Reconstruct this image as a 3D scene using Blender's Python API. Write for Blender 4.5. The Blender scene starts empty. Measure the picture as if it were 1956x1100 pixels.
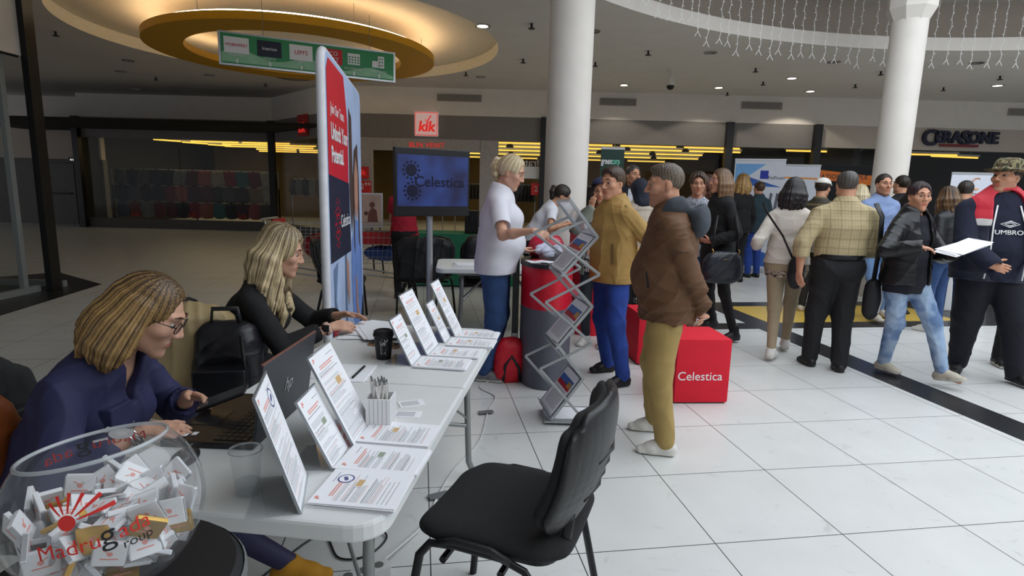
import bpy, bmesh, math, random
import numpy as np
import openvdb
from mathutils import Vector, Matrix

# ------------------------------------------------------------------ camera, light, exposure
SC = bpy.context.scene
COL = SC.collection
FPX = 1115.44
cd = bpy.data.cameras.new('camera'); cam = bpy.data.objects.new('camera', cd); COL.objects.link(cam)
cd.sensor_width = 36.0; cd.lens = FPX / 1956 * 36.0; cd.clip_start = .05; cd.clip_end = 200
def _camrot(pitch, roll):
    f = Vector((0, math.cos(pitch), -math.sin(pitch))); r0 = Vector((1, 0, 0)); u0 = r0.cross(f)
    r = math.cos(roll) * r0 + math.sin(roll) * u0; u = -math.sin(roll) * r0 + math.cos(roll) * u0
    return Matrix((r, u, -f)).transposed().to_4x4()
cam.matrix_world = Matrix.Translation((0, 0, 1.4688)) @ _camrot(.1698, .0256)
SC.camera = cam
SC.view_settings.view_transform = 'Standard'; SC.view_settings.look = 'None'
SC.view_settings.exposure = 0.0; SC.view_settings.gamma = 1.0; SC.view_settings.use_curve_mapping = False
SC.cycles.use_denoising = True
SC.cycles.max_bounces = 8; SC.cycles.diffuse_bounces = 3; SC.cycles.glossy_bounces = 3
SC.cycles.transparent_max_bounces = 16; SC.cycles.transmission_bounces = 6
SC.cycles.caustics_reflective = False; SC.cycles.caustics_refractive = False
SC.cycles.sample_clamp_indirect = 6.0

W = bpy.data.worlds.new('daylight'); SC.world = W; W.use_nodes = True
W.node_tree.nodes['Background'].inputs[0].default_value = (.90, .92, 1.0, 1)
W.node_tree.nodes['Background'].inputs[1].default_value = .52

def lamp(name, kind, loc, power, color=(1, 1, 1), size=1., rot=(0, 0, 0), shape='DISK', size_y=None, spread=None):
    l = bpy.data.lights.new(name, kind); l.energy = power; l.color = color
    if kind == 'AREA':
        l.shape = shape; l.size = size
        if size_y: l.size_y = size_y
        if spread: l.spread = spread
    elif kind in ('POINT', 'SPOT'): l.shadow_soft_size = size
    o = bpy.data.objects.new(name, l); COL.objects.link(o); o.location = loc; o.rotation_euler = rot
    return o
ATR = (6.44, 2.3); ATR_R = 7.78; CEIL = 3.85
# daylight through the round glass roof of the atrium
lamp('skylight_daylight', 'AREA', (ATR[0], ATR[1], 4.77), 800, (.86, .93, 1.0), 11.5)

# ------------------------------------------------------------------ materials
def lin(h):
    h = h.lstrip('#'); o = []
    for i in (0, 2, 4):
        c = int(h[i:i + 2], 16) / 255
        o.append(c / 12.92 if c <= .04045 else ((c + .055) / 1.055) ** 2.4)
    return (*o, 1)
_M = {}
def mat(name, col, rough=.55, metal=0., var=.08, scale=12., bump=0., bscale=60., emit=0., trans=0., alpha=1., ior=1.45, sheen=0., coat=0., spec=.5, stretch=(1, 1, 1)):
    if name in _M: return _M[name]
    m = bpy.data.materials.new(name); m.use_nodes = True; _M[name] = m
    nt = m.node_tree; b = nt.nodes['Principled BSDF']; L = nt.links
    c = lin(col) if isinstance(col, str) else col
    b.inputs['Base Color'].default_value = c; b.inputs['Roughness'].default_value = rough; b.inputs['Metallic'].default_value = metal
    b.inputs['IOR'].default_value = ior; b.inputs['Transmission Weight'].default_value = trans; b.inputs['Alpha'].default_value = alpha
    b.inputs['Sheen Weight'].default_value = sheen; b.inputs['Coat Weight'].default_value = coat; b.inputs['Specular IOR Level'].default_value = spec
    if emit: b.inputs['Emission Color'].default_value = c; b.inputs['Emission Strength'].default_value = emit
    if var or bump:
        tc = nt.nodes.new('ShaderNodeTexCoord'); mp = nt.nodes.new('ShaderNodeMapping'); mp.inputs['Scale'].default_value = stretch
        L.new(tc.outputs['Object'], mp.inputs['Vector'])
    if var and not emit:
        n = nt.nodes.new('ShaderNodeTexNoise'); n.inputs['Scale'].default_value = scale; n.inputs['Detail'].default_value = 4
        L.new(mp.outputs[0], n.inputs['Vector'])
        r = nt.nodes.new('ShaderNodeMapRange'); r.inputs[1].default_value = .3; r.inputs[2].default_value = .7
        r.inputs[3].default_value = 1 - var; r.inputs[4].default_value = 1 + var; L.new(n.outputs['Fac'], r.inputs[0])
        x = nt.nodes.new('ShaderNodeMix'); x.data_type = 'RGBA'; x.blend_type = 'MULTIPLY'; x.inputs[0].default_value = 1
        x.inputs[6].default_value = c; L.new(r.outputs[0], x.inputs[7]); L.new(x.outputs[2], b.inputs['Base Color'])
    if bump:
        n2 = nt.nodes.new('ShaderNodeTexNoise'); n2.inputs['Scale'].default_value = bscale; n2.inputs['Detail'].default_value = 3
        L.new(mp.outputs[0], n2.inputs['Vector'])
        bp = nt.nodes.new('ShaderNodeBump'); bp.inputs['Strength'].default_value = bump; bp.inputs['Distance'].default_value = .01
        L.new(n2.outputs['Fac'], bp.inputs['Height']); L.new(bp.outputs[0], b.inputs['Normal'])
    return m
def streaked(name, dark, light, scale=(150, 150, 9), rough=.42, bias=.5):
    "hair: long fine streaks of two tones"
    if name in _M: return _M[name]
    m = mat(name, dark, rough, var=0); nt = m.node_tree; L = nt.links; b = nt.nodes['Principled BSDF']
    # each lock carries its own tone (attribute 'streak', running along the strands) plus fine noise
    at = nt.nodes.new('ShaderNodeAttribute'); at.attribute_name = 'streak'
    tc = nt.nodes.new('ShaderNodeTexCoord'); mp = nt.nodes.new('ShaderNodeMapping'); mp.inputs['Scale'].default_value = (160, 160, 25)
    n = nt.nodes.new('ShaderNodeTexNoise'); n.inputs['Scale'].default_value = 1.; n.inputs['Detail'].default_value = 3
    ad = nt.nodes.new('ShaderNodeMath'); ad.operation = 'MULTIPLY_ADD'; ad.inputs[1].default_value = .35
    cr = nt.nodes.new('ShaderNodeValToRGB'); cr.color_ramp.elements[0].position = bias - .28; cr.color_ramp.elements[1].position = bias + .32
    cr.color_ramp.elements[0].color = lin(dark); cr.color_ramp.elements[1].color = lin(light)
    L.new(tc.outputs['Object'], mp.inputs[0]); L.new(mp.outputs[0], n.inputs['Vector']); L.new(n.outputs['Fac'], ad.inputs[0]); L.new(at.outputs['Fac'], ad.inputs[2])
    L.new(ad.outputs[0], cr.inputs[0]); L.new(cr.outputs[0], b.inputs['Base Color'])
    bp = nt.nodes.new('ShaderNodeBump'); bp.inputs['Strength'].default_value = .35; bp.inputs['Distance'].default_value = .004
    L.new(n.outputs['Fac'], bp.inputs['Height']); L.new(bp.outputs[0], b.inputs['Normal'])
    return m
def lined(name, base, line, period=.03, width=.12, rough=.7, axes=(0, 2), mix=.6, period2=None):
    "woven check: thin lines crossing on two object axes"
    if name in _M: return _M[name]
    m = mat(name, base, rough, var=.0); nt = m.node_tree; L = nt.links; b = nt.nodes['Principled BSDF']
    tc = nt.nodes.new('ShaderNodeTexCoord'); sp = nt.nodes.new('ShaderNodeSeparateXYZ'); L.new(tc.outputs['Object'], sp.inputs[0])
    fac = None
    for i, ax in enumerate(axes):
        for per, wd in ((period, width), (period / 3.1, .25)):
            d = nt.nodes.new('ShaderNodeMath'); d.operation = 'DIVIDE'; L.new(sp.outputs[ax], d.inputs[0]); d.inputs[1].default_value = per
            f = nt.nodes.new('ShaderNodeMath'); f.operation = 'FRACT'; L.new(d.outputs[0], f.inputs[0])
            l = nt.nodes.new('ShaderNodeMath'); l.operation = 'LESS_THAN'; L.new(f.outputs[0], l.inputs[0]); l.inputs[1].default_value = wd
            w = nt.nodes.new('ShaderNodeMath'); w.operation = 'MULTIPLY'; L.new(l.outputs[0], w.inputs[0]); w.inputs[1].default_value = mix if per == period else mix * .35
            if fac is None: fac = w
            else:
                a = nt.nodes.new('ShaderNodeMath'); a.operation = 'MAXIMUM'; L.new(fac.outputs[0], a.inputs[0]); L.new(w.outputs[0], a.inputs[1]); fac = a
    x = nt.nodes.new('ShaderNodeMix'); x.data_type = 'RGBA'; x.inputs[6].default_value = lin(base); x.inputs[7].default_value = lin(line)
    L.new(fac.outputs[0], x.inputs[0]); L.new(x.outputs[2], b.inputs['Base Color'])
    return m
def blotched(name, cols, scale=14., rough=.8, detail=1.):
    "patches of several colours (camouflage, bleached denim, marble prints)"
    if name in _M: return _M[name]
    m = mat(name, cols[0], rough, var=0); nt = m.node_tree; L = nt.links; b = nt.nodes['Principled BSDF']
    tc = nt.nodes.new('ShaderNodeTexCoord'); n = nt.nodes.new('ShaderNodeTexNoise'); n.inputs['Scale'].default_value = scale; n.inputs['Detail'].default_value = detail
    cr = nt.nodes.new('ShaderNodeValToRGB'); cr.color_ramp.interpolation = 'CONSTANT' if detail <= 1 else 'LINEAR'
    k = len(cols)
    for i in range(k - 2): cr.color_ramp.elements.new(.5)
    for i, h in enumerate(cols): cr.color_ramp.elements[i].position = .34 + .34 * i / k; cr.color_ramp.elements[i].color = lin(h)
    L.new(tc.outputs['Object'], n.inputs['Vector']); L.new(n.outputs['Fac'], cr.inputs[0]); L.new(cr.outputs[0], b.inputs['Base Color'])
    return m
def glassy(name, tint=(1, 1, 1, 1), rough=.02, clear=.85, spec=.5, refl=.03):
    "thin clear sheet: mostly see-through with surface reflections, same for every ray"
    if name in _M: return _M[name]
    m = bpy.data.materials.new(name); m.use_nodes = True; _M[name] = m; nt = m.node_tree; L = nt.links
    for n in list(nt.nodes): nt.nodes.remove(n)
    o = nt.nodes.new('ShaderNodeOutputMaterial'); t = nt.nodes.new('ShaderNodeBsdfTransparent'); t.inputs[0].default_value = tint
    g = nt.nodes.new('ShaderNodeBsdfPrincipled'); g.inputs['Base Color'].default_value = (.75, .78, .8, 1); g.inputs['Roughness'].default_value = rough; g.inputs['Specular IOR Level'].default_value = spec
    lw = nt.nodes.new('ShaderNodeLayerWeight'); lw.inputs[0].default_value = .5; pw = nt.nodes.new('ShaderNodeMath'); pw.operation = 'POWER'; pw.inputs[1].default_value = 4.; L.new(lw.outputs['Facing'], pw.inputs[0])
    fr = nt.nodes.new('ShaderNodeMath'); fr.operation = 'MULTIPLY_ADD'; fr.inputs[1].default_value = .6; fr.inputs[2].default_value = refl; L.new(pw.outputs[0], fr.inputs[0])
    gl = nt.nodes.new('ShaderNodeBsdfGlossy'); gl.inputs['Roughness'].default_value = rough; gl.inputs[0].default_value = (1, 1, 1, 1)
    x1 = nt.nodes.new('ShaderNodeMixShader'); x1.inputs[0].default_value = clear; L.new(g.outputs[0], x1.inputs[1]); L.new(t.outputs[0], x1.inputs[2])
    x2 = nt.nodes.new('ShaderNodeMixShader'); L.new(fr.outputs[0], x2.inputs[0]); L.new(x1.outputs[0], x2.inputs[1]); L.new(gl.outputs[0], x2.inputs[2])
    L.new(x2.outputs[0], o.inputs[0]); return m

# ------------------------------------------------------------------ objects and tags
def thing(name, label, cat, loc=(0, 0, 0), rz=0., group=None, rot=None):
    o = bpy.data.objects.new(name, None); COL.objects.link(o); o.empty_display_size = .1
    o.location = loc; o.rotation_euler = rot if rot else (0, 0, rz)
    return tag(o, label, cat, group)
def tag(o, label, cat, group=None, kind=None):
    if label: o['label'] = label
    if cat: o['category'] = cat
    if group: o['group'] = group
    if kind: o['kind'] = kind
    return o
def struct(o): o['kind'] = 'structure'; return o
def link(name, me, parent=None, loc=None, rot=None):
    o = bpy.data.objects.new(name, me); COL.objects.link(o)
    if parent: o.parent = parent
    if loc is not None: o.location = loc
    if rot is not None: o.rotation_euler = rot
    return o
def kids(o): return [c for c in bpy.data.objects if c.parent == o]
def dup(root, loc=None, rz=None, label=None, group=None):
    r = root.copy(); COL.objects.link(r)
    if loc is not None: r.location = loc
    if rz is not None: r.rotation_euler = (0, 0, rz) if not isinstance(rz, tuple) else rz
    if label: r['label'] = label
    if group: r['group'] = group
    for ch in root.children:
        c = ch.copy(); COL.objects.link(c); c.parent = r
        for g in ch.children:
            d = g.copy(); COL.objects.link(d); d.parent = c
    return r

class MB:
    "collects simple shapes into one mesh"
    def __init__(s): s.bm = bmesh.new(); s.mi = 0
    def _fin(s, fs):
        for f in fs: f.material_index = s.mi
    def box(s, c, size, rot=None, bev=0.):
        r = bmesh.ops.create_cube(s.bm, size=1.); vs = r['verts']
        bmesh.ops.scale(s.bm, vec=size, verts=vs)
        if bev:
            es = list({e for v in vs for e in v.link_edges})
            rr = bmesh.ops.bevel(s.bm, geom=es, offset=bev, segments=2, affect='EDGES', profile=.7)
            vs = list({v for f in rr['faces'] for v in f.verts} | {v for v in vs if v.is_valid})
            vs = list({v for v in vs for f in v.link_faces for v in f.verts})
        if rot is not None: bmesh.ops.rotate(s.bm, cent=(0, 0, 0), matrix=rot if isinstance(rot, Matrix) else Matrix.Rotation(rot, 3, 'Z'), verts=vs)
        bmesh.ops.translate(s.bm, vec=c, verts=vs)
        s._fin({f for v in vs for f in v.link_faces}); return s
    def cyl(s, a, b, r, r2=None, n=16, cap=True):
        a, b = Vector(a), Vector(b); d = b - a; L = d.length
        rr = bmesh.ops.create_cone(s.bm, cap_ends=cap, segments=n, radius1=r, radius2=r if r2 is None else r2, depth=L)
        vs = rr['verts']; q = d.to_track_quat('Z', 'Y').to_matrix()
        bmesh.ops.rotate(s.bm, cent=(0, 0, 0), matrix=q, verts=vs); bmesh.ops.translate(s.bm, vec=(a + b) / 2, verts=vs)
        s._fin({f for v in vs for f in v.link_faces}); return s
    def sph(s, c, r, n=16, sc=(1, 1, 1)):
        rr = bmesh.ops.create_uvsphere(s.bm, u_segments=n, v_segments=max(6, n // 2), radius=r); vs = rr['verts']
        bmesh.ops.scale(s.bm, vec=sc, verts=vs); bmesh.ops.translate(s.bm, vec=c, verts=vs)
        s._fin({f for v in vs for f in v.link_faces}); return s
    def tube(s, pts, r, n=8, closed=False, flat=None):
        pts = [Vector(p) for p in pts]; N = len(pts); rings = []; up = None
        for i, p in enumerate(pts):
            if closed: d = pts[(i + 1) % N] - pts[i - 1]
            else: d = pts[min(i + 1, N - 1)] - pts[max(i - 1, 0)]
            d.normalize()
            if up is None: up = d.orthogonal().normalized() if flat is None else Vector(flat)
            up = (up - d * up.dot(d)); up = up.normalized() if up.length > 1e-6 else d.orthogonal().normalized()
            sd = d.cross(up); rad = r[i] if isinstance(r, list) else r
            ra, rb = rad if isinstance(rad, (list, tuple)) else (rad, rad)
            rings.append([s.bm.verts.new(p + sd * (math.cos(2 * math.pi * k / n) * ra) + up * (math.sin(2 * math.pi * k / n) * rb)) for k in range(n)])
        fs = []
        for i in range(N if closed else N - 1):
            A, B = rings[i], rings[(i + 1) % N]
            for k in range(n): fs.append(s.bm.faces.new((A[k], A[(k + 1) % n], B[(k + 1) % n], B[k])))
        if not closed: fs += [s.bm.faces.new(rings[0][::-1]), s.bm.faces.new(rings[-1])]
        s._fin(fs); return s
    def lathe(s, prof, n=32, c=(0, 0, 0), closed=False):
        rings = [[s.bm.verts.new((c[0] + r * math.cos(2 * math.pi * k / n), c[1] + r * math.sin(2 * math.pi * k / n), c[2] + z)) for k in range(n)] if r > 1e-6 else [s.bm.verts.new((c[0], c[1], c[2] + z))] for r, z in prof]
        fs = []
        P = list(zip(rings, rings[1:])) + ([(rings[-1], rings[0])] if closed else [])
        for A, B in P:
            for k in range(n):
                k2 = (k + 1) % n
                if len(A) == 1 and len(B) == 1: continue
                if len(A) == 1: fs.append(s.bm.faces.new((A[0], B[k2], B[k])))
                elif len(B) == 1: fs.append(s.bm.faces.new((A[k], A[k2], B[0])))
                else: fs.append(s.bm.faces.new((A[k], A[k2], B[k2], B[k])))
        s._fin(fs); return s
    def prism(s, poly, z0, z1):
        A = [s.bm.verts.new((p[0], p[1], z0)) for p in poly]; B = [s.bm.verts.new((p[0], p[1], z1)) for p in poly]; n = len(poly)
        fs = [s.bm.faces.new(A[::-1]), s.bm.faces.new(B)] + [s.bm.faces.new((A[i], A[(i + 1) % n], B[(i + 1) % n], B[i])) for i in range(n)]
        s._fin(fs); return s
    def quad(s, *p):
        s._fin([s.bm.faces.new([s.bm.verts.new(q) for q in p])]); return s
    def build(s, name, m, parent=None, smooth=None, loc=None, rot=None, bev=0.):
        bmesh.ops.recalc_face_normals(s.bm, faces=s.bm.faces)
        me = bpy.data.meshes.new(name); s.bm.to_mesh(me); s.bm.free()
        for x in (m if isinstance(m, (list, tuple)) else [m]): me.materials.append(x)
        if smooth is not None: me.shade_smooth() if smooth == 180 else me.set_sharp_from_angle(angle=math.radians(smooth)); 
        if smooth is not None:
            for p in me.polygons: p.use_smooth = True
        o = link(name, me, parent, loc, rot)
        if bev:
            b = o.modifiers.new('edge', 'BEVEL'); b.width = bev; b.segments = 2; b.limit_method = 'ANGLE'
        return o
def text(name, body, size, m, parent=None, loc=(0, 0, 0), rot=(math.pi / 2, 0, 0), ext=.002, ax='CENTER', sx=1., bold=0., shear=0., sp=1.):
    c = bpy.data.curves.new(name, 'FONT'); c.body = body; c.size = size; c.extrude = ext; c.align_x = ax; c.align_y = 'CENTER'; c.offset = bold; c.shear = shear; c.space_character = sp
    c.resolution_u = 4; t = bpy.data.objects.new('tmp', c); COL.objects.link(t); bpy.context.view_layer.update()
    me = bpy.data.meshes.new_from_object(t); bpy.data.objects.remove(t); bpy.data.curves.remove(c); me.name = name; me.materials.clear(); me.materials.append(m)
    o = link(name, me, parent, loc, rot); o.scale = (sx, 1, 1); return o
def circ(n, r, c=(0, 0), a0=0, a1=2 * math.pi, end=False):
    return [(c[0] + r * math.cos(a0 + (a1 - a0) * k / (n - 1 if end else n)), c[1] + r * math.sin(a0 + (a1 - a0) * k / (n - 1 if end else n))) for k in range(n)]
def rrect(w, h, r, n=6, c=(0, 0)):
    o = []
    for sx, sy, a in ((1, 1, 0), (-1, 1, 90), (-1, -1, 180), (1, -1, 270)):
        for k in range(n + 1):
            t = math.radians(a + 90 * k / n); o.append((c[0] + sx * (w / 2 - r) + r * math.cos(t), c[1] + sy * (h / 2 - r) + r * math.sin(t)))
    return o
PI = math.pi
# ------------------------------------------------------------------ smooth bodies from distance fields
def A3(*a): return np.array(a if len(a) > 1 else a[0], float)
def nrm(v): v = np.asarray(v, float); return v / (np.linalg.norm(v) + 1e-12)
class Sdf:
    def __init__(s, vox): s.v = vox; s.ops = []
    def seg(s, a, b, ra, rb=None, k=.02, side=None, op='u'):
        rb = ra if rb is None else rb; s.ops.append(('seg', op, k, A3(a), A3(b), ra, rb, side)); return s
    def poly(s, pts, rs, k=.02, side=None, op='u'):
        for i in range(len(pts) - 1): s.seg(pts[i], pts[i + 1], rs[i], rs[i + 1], k, side, op)
        return s
    def ell(s, c, r, R=None, k=.02, op='u'):
        s.ops.append(('ell', op, k, A3(c), A3(r), np.eye(3) if R is None else R)); return s
    def cut(s, p, n, k=.004): s.ops.append(('pl', 's', k, A3(p), nrm(n))); return s
    def arr(s):
        v = s.v; lo = A3(9, 9, 9); hi = -lo
        for o in s.ops:
            if o[0] == 'seg' and o[1] == 'u':
                r = max(np.max(o[5]), np.max(o[6])) + o[2] * .3; lo = np.minimum(lo, np.minimum(o[3], o[4]) - r); hi = np.maximum(hi, np.maximum(o[3], o[4]) + r)
            elif o[0] == 'ell' and o[1] == 'u':
                e = np.sqrt(((o[5] * o[4]) ** 2).sum(1)) + o[2] * .3; lo = np.minimum(lo, o[3] - e); hi = np.maximum(hi, o[3] + e)
        lo -= 3 * v; n = np.ceil((hi + 3 * v - lo) / v).astype(int) + 1
        ax = [(lo[i] + v * np.arange(n[i])).astype(np.float32) for i in range(3)]
        BIG = .08; F = np.full(n, BIG, np.float32)
        for o in s.ops:
            k = max(o[2], 1e-4); mg = k + 4 * v
            if o[0] == 'seg':
                r = max(np.max(o[5]), np.max(o[6])) + mg; l = np.minimum(o[3], o[4]) - r; h = np.maximum(o[3], o[4]) + r
            elif o[0] == 'ell':
                e = np.sqrt(((o[5] * o[4]) ** 2).sum(1)) + mg; l = o[3] - e; h = o[3] + e
            else: l, h = lo, hi + 9
            i0 = np.clip(((l - lo) / v).astype(int), 0, n); i1 = np.clip(((h - lo) / v).astype(int) + 1, 0, n)
            if (i1 <= i0).any(): continue
            X = ax[0][i0[0]:i1[0], None, None]; Y = ax[1][None, i0[1]:i1[1], None]; Z = ax[2][None, None, i0[2]:i1[2]]
            if o[0] == 'seg':
                a, b, ra, rb = o[3], o[4], o[5], o[6]; ba = b - a; L2 = max(ba @ ba, 1e-9)
                x, y, z = X - a[0], Y - a[1], Z - a[2]
                t = np.clip((x * ba[0] + y * ba[1] + z * ba[2]) / L2, 0, 1)
                x, y, z = x - t * ba[0], y - t * ba[1], z - t * ba[2]
                if np.ndim(ra) == 0 and np.ndim(rb) == 0:
                    d = np.sqrt(x * x + y * y + z * z) - (ra + (rb - ra) * t)
                else:
                    ra = ra if np.ndim(ra) else (ra, ra); rb = rb if np.ndim(rb) else (rb, rb)
                    w = ba / math.sqrt(L2); sd = A3(1, 0, 0) if o[7] is None else A3(o[7]); sd = sd - w * (sd @ w); sd = nrm(sd); q = np.cross(w, sd)
                    rx = ra[0] + (rb[0] - ra[0]) * t; ry = ra[1] + (rb[1] - ra[1]) * t; m = np.minimum(rx, ry)
                    u1 = (x * sd[0] + y * sd[1] + z * sd[2]) / rx; u2 = (x * q[0] + y * q[1] + z * q[2]) / ry; u3 = (x * w[0] + y * w[1] + z * w[2]) / m
                    d = (np.sqrt(u1 * u1 + u2 * u2 + u3 * u3) - 1) * m
            elif o[0] == 'ell':
                c, r, R = o[3], o[4], o[5]; x, y, z = X - c[0], Y - c[1], Z - c[2]
                p = [(x * R[0, i] + y * R[1, i] + z * R[2, i]) / r[i] for i in range(3)]
                d = (np.sqrt(p[0] ** 2 + p[1] ** 2 + p[2] ** 2) - 1) * float(np.min(r))
            else:
                d = -((X - o[3][0]) * o[4][0] + (Y - o[3][1]) * o[4][1] + (Z - o[3][2]) * o[4][2])
            B = F[i0[0]:i1[0], i0[1]:i1[1], i0[2]:i1[2]]; d = d.astype(np.float32)
            if o[1] == 'u':
                h = np.clip(.5 + .5 * (B - d) / k, 0, 1); B[...] = B + (d - B) * h - k * h * (1 - h)
            else:
                d = -d; h = np.clip(.5 + .5 * (d - B) / k, 0, 1); B[...] = B + (d - B) * h + k * h * (1 - h)
        return F, lo
    def mesh(s, name, mats, parent, region=None, disp=None):
        F, lo = s.arr(); v = s.v; F = np.clip(F, -4 * v, 4 * v) / v
        g = openvdb.FloatGrid(4.0); g.copyFromArray(F.astype(np.float32), ijk=(0, 0, 0), tolerance=0.0)
        P, Q = g.convertToQuads(0.0)
        P = np.asarray(P, np.float32) * v + lo; Q = np.asarray(Q, np.int32)
        if not len(Q): return None
        me = from_arrays(name, P, Q)
        if disp is not None:
            nn = np.empty(len(P) * 3, np.float32); me.vertices.foreach_get('normal', nn); nn = nn.reshape(-1, 3)
            P = P + nn * disp(P, nn)[:, None]; me.vertices.foreach_set('co', P.astype(np.float32).ravel()); me.update()
        for m in (mats if isinstance(mats, (list, tuple)) else [mats]): me.materials.append(m)
        if region is not None:
            c = P[Q].mean(1); me.polygons.foreach_set('material_index', region(c).astype(np.int32))
        return link(name, me, parent)
def from_arrays(name, P, Q):
    me = bpy.data.meshes.new(name); n = len(Q); k = Q.shape[1]
    me.vertices.add(len(P)); me.vertices.foreach_set('co', np.asarray(P, np.float32).ravel())
    me.loops.add(n * k); me.loops.foreach_set('vertex_index', Q[:, ::-1].ravel() if FLIP else Q.ravel())
    me.polygons.add(n); me.polygons.foreach_set('loop_start', np.arange(0, n * k, k, dtype=np.int32))
    me.polygons.foreach_set('use_smooth', np.ones(n, bool)); me.update(calc_edges=True); return me
FLIP = False
def folds(amp, f=14., seed=0, zs=.55, ridge=True):
    "cloth creases: ridged warped waves along mostly slanting directions"
    rg = np.random.RandomState(seed); D = rg.normal(size=(4, 3)); D[:, 2] *= zs + .6; D /= np.linalg.norm(D, axis=1)[:, None]; ph = rg.uniform(0, 6, 8)
    def fn(P, N):
        w = np.sin(P @ D[3] * f * .6 + ph[7]) * .9; r = 0
        for i in range(3):
            s = np.sin(P @ D[i] * f * (1 + .5 * i) + ph[i] + w * (1.3 + .4 * i))
            r = r + ((1 - np.abs(s)) ** 2 if ridge else s) / (1 + .6 * i)
        m = .6 + .4 * np.sin(P @ D[(seed + 1) % 3] * 5 + ph[5])
        return amp * (r - .7) * m
    return fn
def ik(a, c, l1, l2, pole):
    d = c - a; L = np.linalg.norm(d)
    if L > (l1 + l2) * .995: c = a + d / L * (l1 + l2) * .995; d = c - a; L = np.linalg.norm(d)
    if L < abs(l1 - l2) * 1.05: L = abs(l1 - l2) * 1.05
    w = nrm(d); x = (l1 * l1 - l2 * l2 + L * L) / (2 * L); h = math.sqrt(max(l1 * l1 - x * x, 0)); p = A3(pole); p = p - w * (p @ w)
    return a + w * x + nrm(p) * h, c
def Rm(yaw, pitch, roll=0.):
    y, p, r = map(math.radians, (yaw, pitch, roll))
    Rz = np.array([[math.cos(y), -math.sin(y), 0], [math.sin(y), math.cos(y), 0], [0, 0, 1]])
    Rx = np.array([[1, 0, 0], [0, math.cos(p), math.sin(p)], [0, -math.sin(p), math.cos(p)]])
    Ry = np.array([[math.cos(r), 0, math.sin(r)], [0, 1, 0], [-math.sin(r), 0, math.cos(r)]])
    return Rz @ Rx @ Ry
SKIN = {}
def skin(tone):
    if tone not in SKIN:
        c = lin(tone); m = mat('skin_' + tone.strip('#'), tone, .5, var=.05, scale=25, bump=.06, bscale=150)
        b = m.node_tree.nodes['Principled BSDF']; b.inputs['Subsurface Weight'].default_value = .12; b.inputs['Subsurface Radius'].default_value = (.012, .005, .003)
        lip = mat('lips_' + tone.strip('#'), (c[0] * .86, c[1] * .52, c[2] * .52, 1), .42, var=.04)
        stub = mat('stubble_' + tone.strip('#'), (c[0] * .76, c[1] * .73, c[2] * .73, 1), .6, var=.1, scale=220)
        SKIN[tone] = [m, lip, stub]
    return SKIN[tone]
EYE = [mat('eye_white', '#aaa098', .25, var=0), mat('iris', '#3a2a1c', .2, var=0), mat('pupil', '#050505', .15, var=0)]
def eye_mesh():
    mb = MB(); mb.sph((0, 0, 0), .0125, 16); me = bpy.data.meshes.new('eye')
    for f in mb.bm.faces:
        d = f.calc_center_median().normalized(); a = math.degrees(math.acos(max(-1, min(1, d.y)))); f.material_index = 2 if a < 12 else 1 if a < 30 else 0; f.smooth = True
    bmesh.ops.rotate(mb.bm, cent=(0, 0, 0), matrix=Matrix.Rotation(0, 3, 'X'), verts=mb.bm.verts)
    mb.bm.to_mesh(me); mb.bm.free()
    for m in EYE: me.materials.append(m)
    return me
def _eye():
    # pole of the sphere turned to +y so the rings of faces make a round iris
    mb = MB(); mb.sph((0, 0, 0), .0125, 20); bmesh.ops.rotate(mb.bm, cent=(0, 0, 0), matrix=Matrix.Rotation(-PI / 2, 3, 'X'), verts=mb.bm.verts)
    me = bpy.data.meshes.new('eye')
    for f in mb.bm.faces:
        d = f.calc_center_median().normalized(); a = math.degrees(math.acos(max(-1, min(1, d.y)))); f.material_index = 2 if a < 20 else 1 if a < 46 else 0; f.smooth = True
    mb.bm.to_mesh(me); mb.bm.free()
    for m in EYE: me.materials.append(m)
    return me
EYE_ME = _eye()

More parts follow.
